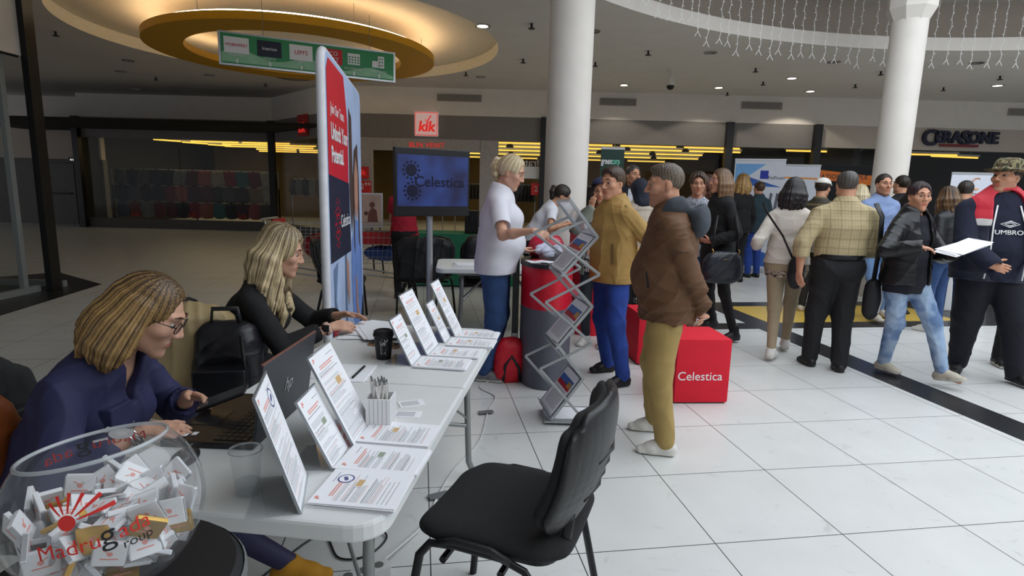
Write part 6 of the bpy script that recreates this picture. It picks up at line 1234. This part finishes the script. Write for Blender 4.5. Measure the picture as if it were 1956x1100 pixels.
p = person('seated woman with long wavy blonde hair in a black top sorting papers', (-1.36, 2.80), -86, 1.63, 'f', .0045, lean=23, ph=.55, feet={1: (.09, .45, 0, 0), -1: (-.09, .42, 0, 0)}, head=(6, 17, 0), tone=T_l, bust=.045, brow='#4a3424',
           hands={1: dict(w=(-.87, 2.735, .785), dir=(.86, .45, .02), n=(-.2, .5, -.8), curl=.35, pole=(.7, -.5, -.6)), -1: dict(w=(-.875, 2.985, .795), dir=(.97, -.10, -.03), n=(0, -.5, -.9), curl=.25, pole=(-.7, -.5, -.6))},
           hair=dict(style='long', mat=H_blond, len=.33, vol=1.9, wave=.028, seed=9, n=44, amp=.0030, r=.027, a0=1.6, locks=14, halfup=True, extra=[([(q * .078, -.005, .03), (q * .098, .0, -.05), (q * .095, .035, -.14), (q * .10, .055, -.22), (q * .085, .10, -.30), (q * .09, .115, -.37)], [.022, .027, .030, .028, .024, .008], .012) for q in (1, -1)] + [([(q * .07, -.04, .05), (q * .105, -.03, -.06), (q * .11, -.01, -.16), (q * .115, .02, -.27), (q * .10, .07, -.36)], [.02, .028, .030, .026, .008], .012) for q in (1, -1)], vox=.0035, tuck=.01, back=.02), top=dict(mat=C_black, off=.013, wr=.005, cuff=.66, collar=(.045, .058), name='black_top'), pants=dict(mat=C_black), shoes=dict(mat=S_black))
band(p, 1, .93, .030, .012, mat('watch_strap', '#c9a99a', .6), 'watch_strap'); MB().box(tuple(p['WR'][1] * .93 + p['EL'][1] * .07 + A3(.028, -.0, .008)), (.012, .034, .034), bev=.004).build('watch', M_lb, p['root'])

p = person('standing blonde woman in a white polo shirt reaching out her arm', (-.13, 4.42), -93, 1.70, 'f', .005, lean=4, head=(-10, 24, 0), tone=T_l, bust=.06, belly=.14, build=1.10, wide=1.05, brow='#7a6248', feet={1: dict(w=(-.195, 4.31), ty=-6), -1: dict(w=(-.16, 4.55), ty=8)},
           hands={1: dict(w=(.13, 3.93, 1.19), dir=(.85, -.40, -.28), n=(0, .5, -.85), curl=.25, pole=(.3, -.6, -1)), -1: dict(w=(.055, 4.42, 1.015), dir=(.95, -.05, -.25), n=(.2, .1, 1), curl=.3)},
           hair=dict(style='pony', mat=H_pale, len=.17, n=36, amp=.0025), top=dict(mat=C_white, off=.020, sleeve='short', sl=.72, hem=.10, wr=.005, f=17, flare=1.10, collar=(.03, .062), gap=1, name='polo_shirt'), pants=dict(mat=C_jean, r=(.094, .066, .056), wr=.006, name='jeans'), shoes=dict(mat=S_grey, sole=S_sole))
p = person('man in a tan jacket and blue jeans with hands behind his back', (.76, 4.44), 112, 1.615, 'm', .005, head=(18, 6, 0), tone=T_t, stubble=False, build=1.06, brow='#2a1e18', feet={1: dict(w=(.80, 4.62), ty=-5), -1: dict(w=(.86, 4.27), ty=4)},
           hands={1: dict(w=(1.03, 4.46, .86), dir=(.3, -.6, -.5), n=(1, .2, 0), pole=(.6, -1, 0), curl=.5), -1: dict(w=(1.04, 4.42, .89), dir=(.1, .8, -.4), n=(1, 0, 0), pole=(-.7, -1, 0), curl=.5)},
           hair=dict(style='short', mat=H_brown, t=.011, top=.008, n=44, amp=.002), top=dict(mat=C_black, off=.008, hem=.1, wr=0.), coat=dict(mat=C_tan, off=.034, hem=.10, wr=.010, f=20, collar=(.075, .075), band=True, flare=1.0, name='tan_jacket'), pants=dict(mat=C_jeanb, wr=.008, r=(.092, .068, .060), name='jeans'), shoes=dict(mat=S_black))
lf = -p['rt']; a = p['Wc'] + lf * .165 + p['fw'] * .095; MB().tube([tuple(a + p['up'] * .06 + p['fw'] * .012), tuple(a - p['up'] * .09)], (.004, .010), 6).build('welt_pocket', mat('seam_tan', '#6b5227', .8), p['root'])
a = p['SH'][-1]; MB().tube([tuple(a + A3(0, 0, .085) - lf * .06), tuple(a + A3(0, 0, .079) + lf * .0), tuple(a + A3(0, 0, .05) + lf * .05)], (.022, .005), 8, flat=(0, 0, 1)).build('epaulette', C_tan, p['root'], 180); MB().sph(tuple(a + A3(0, 0, .093) - lf * .045), .007, 10).build('epaulette_button', M_black, p['root'], 180)
S = Sdf(.006); S.seg(p['P'] + A3(0, 0, -.085), p['P'] + A3(0, 0, -.045), (.205, .155), (.205, .155), .01).cut(p['P'] + A3(0, 0, -.105), (0, 0, -1)).cut(p['P'] + A3(0, 0, -.045), (0, 0, 1)); S.mesh('waistband', C_tan, p['root'], None, folds(.003, 60, 2))
p = person('man in a brown suede jacket with grey hood and khaki trousers', (.885, 3.27), 78, 1.60, 'm', .0045, lean=2, head=(2, 6, 0), tone=T_t, stubble=True, build=1.03, belly=.12, brow='#4a3a2c', feet={1: dict(w=(.90, 3.44), ty=4), -1: dict(w=(.885, 3.11), ty=0)},
           hands={1: dict(w=(1.085, 3.27, .80), dir=(.1, -.7, -.6), n=(-1, .1, .2), pole=(.6, -1, 0), curl=.6), -1: dict(w=(1.055, 3.20, .845), dir=(.2, .5, -.6), n=(1, .3, 0), pole=(-1, -.15, -.2), curl=.6)},
           hair=dict(style='crop', mat=H_grey, t=.002, top=.006, n=60, amp=.0014, line=.0), coat=dict(mat=C_brown, off=.034, hem=.135, wr=.014, f=23, hood=C_hood, flare=1.06, name='brown_jacket'), pants=dict(mat=C_khaki, wr=.008, r=(.095, .070, .060), name='khaki_trousers'), shoes=dict(mat=S_white, sole=S_white))
lf = -p['rt']; a = p['Wc'] + lf * .17 + p['fw'] * .105; MB().tube([tuple(a + A3(0, .02, .03)), tuple(a - A3(0, -.005, .06))], (.005, .010), 6).build('pocket_zip', M_black, p['root'])
MB().tube([tuple(p['SH'][-1] * .55 + p['EL'][-1] * .45 + x) for x in (lf * .086 - p['fw'] * .04, lf * .089 + p['fw'] * .01, lf * .08 + p['fw'] * .05)], .0025, 5).build('sleeve_seam', mat('seam_brown', '#3c2818', .8), p['root'])

person('young woman in a white T-shirt bending over the far red counter', (.21, 6.36), -80, 1.58, 'f', .007, lean=30, head=(-5, 32, 0), tone=T_m, hands={1: dict(w=(.58, 6.12, 1.115), dir=(.8, -.2, -.1), n=(0, 0, -1)), -1: dict(w=(.58, 6.36, 1.115), dir=(.8, -.5, -.1), n=(0, 0, -1))}, hair=dict(style='pony', mat=H_dark, len=.2), top=dict(mat=C_white, off=.014, sleeve='short', hem=.1), pants=dict(mat=C_black), shoes=dict(mat=S_white))
p = person('dark-haired young woman with navy headband holding her hand to her cheek', (.80, 5.45), 155, 1.565, 'f', .006, head=(12, 14, 0), tone=T_m, hands={1: dict(w=(.70, 5.29, 1.305), dir=(.05, .15, 1), n=(.6, .6, 0), curl=.4, pole=(.6, .2, -1)), -1: dict(w=(.74, 5.20, .93), dir=(-.4, -.6, -.1))}, hair=dict(style='long', mat=H_dark, len=.27, vol=.8, wave=.008, r=.024), top=dict(mat=blotched('white_geometric', ['#d5d3d3', '#d5d3d3', '#d5d3d3', '#1c1c20', '#d5d3d3'], 16.), off=.014, hem=.16, vneck=.06), coat=dict(mat=mat('cardigan_sage', '#7d8378', .85), off=.026, hem=.2, open=.07, name='cardigan'), pants=dict(mat=mat('cloth_charcoal', '#2b3038', .85), r=(.078, .056, .045)), shoes=dict(mat=S_white))
S = Sdf(.005); R_ = p['Rh']; S.ell(p['hd'](0, .012, .062), A3(.093, .088, .078) * p['hs'], R_); S.ell(p['hd'](0, .06, .035), A3(.1, .1, .055) * p['hs'], R_, .008, 's'); S.ell(p['hd'](0, -.09, .06), A3(.12, .09, .15) * p['hs'], R_, .01, 's'); S.mesh('headband', mat('headband_navy', '#262c48', .8), p['root'])
person('older man in a dark suit standing behind the crowd by the green banner', (1.52, 7.7), 165, 1.77, 'm', .009, head=(38, 2, 0), tone=T_t, stubble=True, hair=dict(style='short', mat=H_salt), top=dict(mat=C_white, off=.01, collar=(.03, .06)), coat=dict(mat=mat('suit_navy', '#1a1c28', .8), off=.03, hem=.16, open=.035, wr=.006), pants=dict(mat=C_black), shoes=dict(mat=S_black))
p = person('person in a cream quilted jacket with a dark navy headscarf, seen from behind', (1.385, 6.45), 8, 1.575, 'f', .008, head=(20, 12, 0), tone=T_m, coat=dict(mat=C_quilt, off=.035, hem=.2, wr=.006), pants=dict(mat=C_black), shoes=dict(mat=S_black)); S = Sdf(.008); S.ell(p['hd'](0, -.012, .03), A3(.098, .118, .108)).seg(p['hd'](0, -.03, -.05), p['NB'] - p['fw'] * .02, (.085, .085), (.10, .09), .05).ell(p['hd'](0, .115, -.02), A3(.066, .06, .085), p['Rh'], .01, 's'); S.mesh('headscarf', mat('scarf_navy', '#1b1e2e', .8, var=.1), p['root'], None, folds(.004, 24, 3))
person('person in grey and black bending beside the left edge of the white column', (.42, 7.75), -50, 1.6, 'm', .01, lean=35, head=(0, 30, 0), tone=T_m, hair=dict(style='short', mat=H_dark), top=dict(mat=mat('cloth_midgrey', '#3c3d40', .85), off=.02), pants=dict(mat=C_black), shoes=dict(mat=S_black))
person('woman with dark curly pinned-up hair behind the man in brown', (1.99, 6.45), 160, 1.66, 'f', .008, head=(8, 6, 0), tone=T_t, hair=dict(style='bun', mat=H_brown, vol=1.8, amp=.008, n=12), top=dict(mat=blotched('grey_print', ['#8a8f9a', '#b5b8c0', '#6a6f7c', '#a0a4ae'], 30.), off=.016, hem=.14), pants=dict(mat=C_jean), shoes=dict(mat=S_white))
person('woman with full reddish brown curls beside the one with glasses', (2.33, 7.1), 110, 1.64, 'f', .009, head=(5, 5, 0), tone=T_t, hair=dict(style='long', mat=streaked('hair_auburn', '#2a1712', '#5e3524', (60, 60, 30)), len=.2, vol=2.5, wave=.03, amp=.008, n=12), top=dict(mat=mat('cloth_maroon', '#4a1c22', .85), off=.016, hem=.14), pants=dict(mat=C_black), shoes=dict(mat=S_black))
p = person('long-haired woman with glasses in a black coat with a handbag', (2.07, 5.90), 96, 1.69, 'f', .006, head=(0, 2, 0), tone=T_t, feet={1: dict(w=(2.18, 6.2), ty=0), -1: dict(w=(2.23, 5.68), ty=15)}, hands={1: dict(w=(1.96, 6.08, .98), dir=(-1, 0, .1)), -1: dict(w=(1.92, 5.66, 1.0), dir=(-.8, .5, .1), n=(0, .6, .6))}, hair=dict(style='long', mat=H_long, len=.25, vol=.7, wave=.004, r=.024, amp=.002, n=40), top=dict(mat=C_black, off=.012), coat=dict(mat=mat('coat_black', '#131315', .9, var=.15), off=.032, hem=.34, wr=.008, flare=1.05, name='black_coat'), pants=dict(mat=C_black, r=(.074, .052, .042)), shoes=dict(mat=S_black, hi=.06), glasses=mat('glasses_pink', '#b5808a', .3, var=0))
bag('handbag', 'black leather handbag with gold clips on the long-haired woman\'s arm', 'handbag', (1.99, 5.50, .64), .05, (.32, .13, .27), mat('bag_navy_leather', '#1c2028', .35, var=.06), .9, [[(-.12, 0, .26), (-.09, .04, .45), (-.05, .10, .62)], [(.13, 0, .24), (.15, .05, .45), (.13, .12, .62)]])
hb = [x for x in bpy.data.objects if x.name.startswith('handbag')][0]
for x in (-.12, .13): MB().tube([(x, -.02, .25), (x + .01, -.03, .29), (x, -.02, .31)], .006, 6).build('gold_clip', mat('gold_clip', '#c9a865', .3, .8), hb)
MB().box((0, -.062, .215), (.07, .004, .012)).build('gold_plate', mat('gold_clip', '#c9a865', .3, .8), hb)
o = person('woman with shoulder-length strawberry blonde hair in black by the white banner', (3.75, 9.75), 20, 1.76, 'f', .010, tone=T_l, hair=dict(style='long', mat=H_strw, len=.17, vol=1.8, wave=.02), top=dict(mat=C_black, off=.018, hem=.14), pants=dict(mat=C_black), shoes=dict(mat=S_black))
person('person in a dark teal jacket and blue jeans beside the strawberry blonde woman', (4.28, 10.35), 15, 1.66, 'm', .011, tone=T_m, hair=dict(style='short', mat=H_brown), coat=dict(mat=mat('jacket_teal', '#22353f', .8), off=.03, hem=.12), pants=dict(mat=C_jeanb), shoes=dict(mat=S_black))
# woman in the white jacket
p = person('woman with black hair in a short white jacket seen from behind', (2.47, 5.24), -14, 1.60, 'f', .006, head=(-38, 6, 0), tone=T_m, feet={1: dict(w=(2.62, 5.42), ty=-8), -1: dict(w=(2.33, 5.06), ty=-25)}, hands={1: dict(w=(2.70, 5.42, 1.02), dir=(.1, 1, .1)), -1: dict(w=(2.26, 5.42, 1.0), dir=(.1, 1, .2))}, hair=dict(style='long', mat=H_black, len=.21, vol=1.1, wave=.010, amp=.002, n=36, back=.02), top=dict(mat=C_leop, off=.016, hem=.15, flare=1.04, name='print_blouse'), coat=dict(mat=C_cream, off=.026, hem=.02, wr=.007, name='white_jacket', collar=(.03, .066)), pants=dict(mat=C_beigep, r=(.084, .056, .040), wr=.004), shoes=dict(mat=S_white, sole=S_sole))
bag('shoulder_bag', 'small black bag on a chain at the white-jacketed woman\'s hip', 'bag', (2.47, 5.055, .70), -.2, (.09, .08, .22), M_bag, .9, [[(-.03, .02, .22), (-.14, -.02, .42), (-.28, .03, .62), (-.30, .12, .70)]])
p = person('man in a white cap and striped dark shirt beyond the plaid shirt man', (3.80, 7.35), -48, 1.66, 'm', .009, head=(-5, 4, 0), tone=T_t, stubble=True, hair=dict(style='short', mat=H_dark), top=dict(mat=lined('striped_dark', '#2c2822', '#7a6a4a', .09, .25, axes=(2,), mix=.8), off=.02, hem=.14), pants=dict(mat=mat('trouser_dark', '#221f1c', .85)), shoes=dict(mat=S_bei))
def cap(p, m, brim, name, crown=.0):
    S = Sdf(.006); hd, hs, R_ = p['hd'], p['hs'], p['Rh']; S.ell(hd(0, -.014, .052 + crown), A3(.094, .112, .082 + crown) * hs, R_); S.cut(hd(0, 0, .048), R_ @ A3(0, -.08, -1), .006)
    if brim == 'peak': S.seg(hd(0, .075, .052), hd(0, .135, .044), (.075 * hs, .008), (.055 * hs, .006), .01, R_[:, 0])
    else: S.ell(hd(0, -.012, .054), A3(.148, .165, .012) * hs, R_, .02); S.ell(hd(0, -.012, .135 + crown), A3(.045, .06, .02) * hs, R_, .03, 's')
    S.mesh(name, m, p['root'])
cap(p, mat('cap_white', '#cfccc4', .8), 'peak', 'cap')
# man in the plaid shirt
p = person('man in a plaid shirt and black trousers seen from behind', (2.72, 4.85), -6, 1.655, 'm', .0055, head=(-10, 4, 0), tone=T_t, build=1.08, wide=1.08, feet={1: dict(w=(2.80, 4.80), ty=-12), -1: dict(w=(2.62, 4.95), ty=8)}, hands={-1: dict(w=(2.385, 4.82, .845), dir=(.12, -.05, -1), n=(1, .3, 0), curl=.35, pole=(-1, -.5, 0)), 1: dict(w=(2.98, 5.05, .95), dir=(-.2, 1, 0))}, hair=dict(style='balding', mat=H_salt, t=.006, amp=.0012, n=50), top=dict(mat=C_plaid, off=.022, hem=-.06, wr=.010, f=18, cuff=.97, loose=.014, collar=(.035, .064), name='plaid_shirt'), pants=dict(mat=mat('trouser_black', '#161619', .8, var=.1), off=.016, r=(.094, .074, .070), wr=.008, name='black_trousers'), shoes=dict(mat=S_black))
S = Sdf(.006); b0 = p['P'] + A3(0, 0, .055); S.seg(b0, b0 + A3(0, 0, .03), (.196, .148), None, .004).cut(b0 + A3(0, 0, -.005), (0, 0, -1)).cut(b0 + A3(0, 0, .034), (0, 0, 1)); S.mesh('belt', mat('belt_black', '#0d0d0e', .35), p['root'])
b = thing('shoulder_bag', 'black messenger bag hanging on a wide strap from the plaid shirt man\'s shoulder', 'bag', (2.965, 4.74, .48), .1); S = Sdf(.007); S.ell((0, 0, .16), (.06, .05, .17), k=.02).seg((0, 0, .06), (0, 0, .26), (.055, .05), None, .04); S.mesh('body', M_bag, b); MB().tube([(-.02, -.02, .30), (-.03, -.05, .62), (-.05, -.06, .84), (-.07, .0, .94)], (.022, .004), 8, flat=(0, -1, 0)).build('strap', M_black, b, 180); MB().tube([(.03, -.05, .28), (.055, -.05, .16), (.03, -.05, .05)], .004, 6).build('piping', M_wp, b)
person('blonde person mostly hidden behind the plaid shirt man', (4.82, 8.25), 10, 1.62, 'f', .011, tone=T_l, hair=dict(style='long', mat=H_pale, len=.2, vol=.9), top=dict(mat=C_black, off=.016, hem=.12), pants=dict(mat=C_black), shoes=dict(mat=S_black))
person('bearded man in a light blue shirt looking to the side', (4.36, 7.05), 190, 1.715, 'm', .0065, head=(-14, 0, 0), tone=T_t, stubble=True, brow='#1a1412', build=1.08, feet={1: dict(w=(4.33, 6.85), ty=0), -1: dict(w=(4.58, 7.15), ty=10)}, hands={1: dict(w=(4.25, 6.80, 1.0), dir=(.5, -.5, -.2)), -1: dict(w=(4.53, 6.86, .96), dir=(-.5, -.5, -.2))}, hair=dict(style='short', mat=H_dark, t=.007), top=dict(mat=C_blue, off=.022, hem=.10, wr=.008, collar=(.035, .064), gap=1, name='blue_shirt'), pants=dict(mat=mat('denim_light', '#6d8cb8', .85, var=.2, scale=10), off=.014), shoes=dict(mat=S_bei))
person('man with cropped dark hair seen from behind at the second column', (5.30, 8.12), 15, 1.745, 'm', .010, tone=T_t, hair=dict(style='crop', mat=H_dark, t=.007), top=dict(mat=C_black, off=.02), pants=dict(mat=C_black), shoes=dict(mat=S_black))
person('black-haired young woman looking down beside the man in blue', (4.98, 7.48), 175, 1.55, 'f', .008, head=(-8, 32, 0), tone=T_m, hair=dict(style='long', mat=H_black, len=.2, vol=1.2, wave=.01), top=dict(mat=mat('cloth_inkblue', '#1a2236', .85), off=.018, hem=.12), pants=dict(mat=C_black), shoes=dict(mat=S_black))
# woman with papers
p = person('woman in a black puffer jacket and bleached jeans walking with papers', (3.16, 4.66), 200, 1.575, 'f', .005, head=(-26, 2, 0), tone=T_t, build=1.04, brow='#2a1816', feet={1: dict(w=(3.17, 4.80), ty=6), -1: dict(w=(3.42, 4.42), ty=18, tp=10)}, hands={1: dict(w=(3.04, 4.36, 1.11), dir=(.95, -.1, -.12), n=(0, .2, -1), curl=.4, pole=(.8, -.5, -.6)), -1: dict(w=(3.315, 4.40, 1.06), dir=(-.35, -.6, .12), n=(-.2, 0, 1), curl=.5, pole=(-.8, -.5, -.6))}, hair=dict(style='pulled', mat=H_red, vol=.7, amp=.006, n=22, line=.004), top=dict(mat=mat('tshirt_navy', '#14141f', .85), off=.014, hem=.16, wr=.006), coat=dict(mat=C_puff, off=.038, hem=.085, wr=.007, f=20, open=.055, collar=(.035, .082), gap=1, name='puffer_jacket'), pants=dict(mat=C_bleach, r=(.090, .064, .052), wr=.007, name='bleached_jeans'), shoes=dict(mat=S_bei, sole=S_sole))
o = thing('paper_sheets', 'white papers held by the woman in the black puffer jacket', 'papers', (3.27, 4.27, 1.115), 0, rot=(.12, -.30, .2)); r = random.Random(3)
for k in range(4): MB().box((.012 * k, r.uniform(-.01, .01), .003 * k), (.29, .18, .0018), rot=r.uniform(-.12, .12)).build('sheet', M_paper, o)
person('woman with long wavy brown hair and dark jacket behind the puffer jacket woman', (4.72, 6.40), 25, 1.58, 'f', .008, head=(-20, 10, 0), tone=T_m, hair=dict(style='long', mat=streaked('hair_ombre', '#241812', '#6e4f30', (70, 70, 12)), len=.28, vol=1.4, wave=.02, n=18, amp=.004), coat=dict(mat=mat('jacket_leather', '#15161a', .4, var=.1), off=.03, hem=.08), pants=dict(mat=C_jean), shoes=dict(mat=S_white))
person('man in a black T-shirt seen from behind near the white crescent banner', (5.56, 7.32), -25, 1.67, 'm', .009, head=(-10, 8, 0), tone=T_m, hair=dict(style='short', mat=H_dark), top=dict(mat=C_black, off=.018, sleeve='short', sl=.75, hem=.12), pants=dict(mat=C_jean), shoes=dict(mat=S_black))
# man with the camouflage hat
V_red = mat('vest_red', '#c31f34', .6, var=.05); V_navy = mat('vest_navy', '#171a30', .55, var=.06); V_wh = mat('vest_white', '#c9c6c4', .6); C_hn = mat('hoodie_navy', '#171a2e', .9, var=.12, scale=20)
def vest(c, i):
    h = (c - i['Cc']) @ i['up']; o = np.ones(len(c), int); o[h > -.005] = 2; o[h > .045] = 0; return o
p = person('man in a camouflage hat and red and navy vest at the right edge', (3.88, 4.72), 164, 1.745, 'm', .005, head=(-52, -5, 0), tone=T_t, stubble=True, build=1.15, wide=1.15, belly=.12, brow='#1a1412', feet={1: dict(w=(3.86, 4.88), ty=-25), -1: dict(w=(4.10, 4.56), ty=20)}, hands={1: dict(w=(3.66, 4.46, .98), dir=(.7, -.3, -.2), n=(0, 1, 0), pole=(1, -.4, -.2)), -1: dict(w=(4.32, 4.55, .88), dir=(.1, -.3, -1))}, hair=dict(style='short', mat=H_dark, t=.007), top=dict(mat=C_hn, off=.030, hem=.12, wr=.010, f=18, collar=(.05, .074), loose=.02, name='hoodie'), coat=dict(mat=[V_red, V_navy, V_wh], region=vest, off=.052, hem=.13, sleeve='none', wr=.006, open=.10, od=.13, collar=(.055, .088), gap=1, name='vest'), pants=dict(mat=mat('trouser_navy', '#14151f', .85, var=.1), r=(.108, .082, .074), off=.018, wr=.009), shoes=dict(mat=S_black, hi=.02))
cap(p, C_camo, 'round', 'camouflage_hat', .025)
f = p['Cc'] - p['up'] * .02 + p['fw'] * .192; text('lettering', 'UMBRO', .050, M_wp, p['root'], tuple(f - p['up'] * .035), (PI / 2 - .1, 0, PI), ext=.004, sx=1.1); g = MB()
for kx, kz in ((.062, .024), (.036, .012)): g.tube([tuple(f + A3(kx * math.cos(t), 0, .03 + kz * math.sin(t) * (1 if abs(math.cos(t)) < .9 else 1))) for t in (0, PI / 2, PI, 3 * PI / 2)], .004, 6, True)
g.build('emblem', M_wp, p['root'])
for q in (1, -1): MB().tube([tuple(p['NB'] + p['rt'] * q * .075 + p['fw'] * .135 - p['up'] * .05), tuple(p['Cc'] + p['rt'] * q * .105 + p['fw'] * .185), tuple(p['P'] + p['rt'] * q * .12 + p['fw'] * .24 + p['up'] * .08), tuple(p['P'] + p['rt'] * q * .125 + p['fw'] * .215 - p['up'] * .1)], .006, 6).build('zip', M_wp, p['root'], 180)
person('person in dark clothes cut off by the right picture edge', (4.50, 5.10), 170, 1.70, 'm', .01, tone=T_m, hair=dict(style='short', mat=H_dark), top=dict(mat=C_black, off=.02), pants=dict(mat=C_black), shoes=dict(mat=S_black, sole=S_sole))
person('woman in a red top and black trousers standing behind the television', (-1.41, 7.55), 8, 1.60, 'f', .008, tone=T_m, hair=dict(style='bun', mat=H_dark), hands={1: dict(w=(-1.12, 7.80, 1.02), dir=(.4, 1, 0)), -1: dict(w=(-1.55, 7.85, 1.05), dir=(.2, 1, 0))}, top=dict(mat=mat('top_red', '#a3162c', .8), off=.014, sleeve='short', hem=.06), pants=dict(mat=C_black, r=(.08, .056, .048)), shoes=dict(mat=S_black))
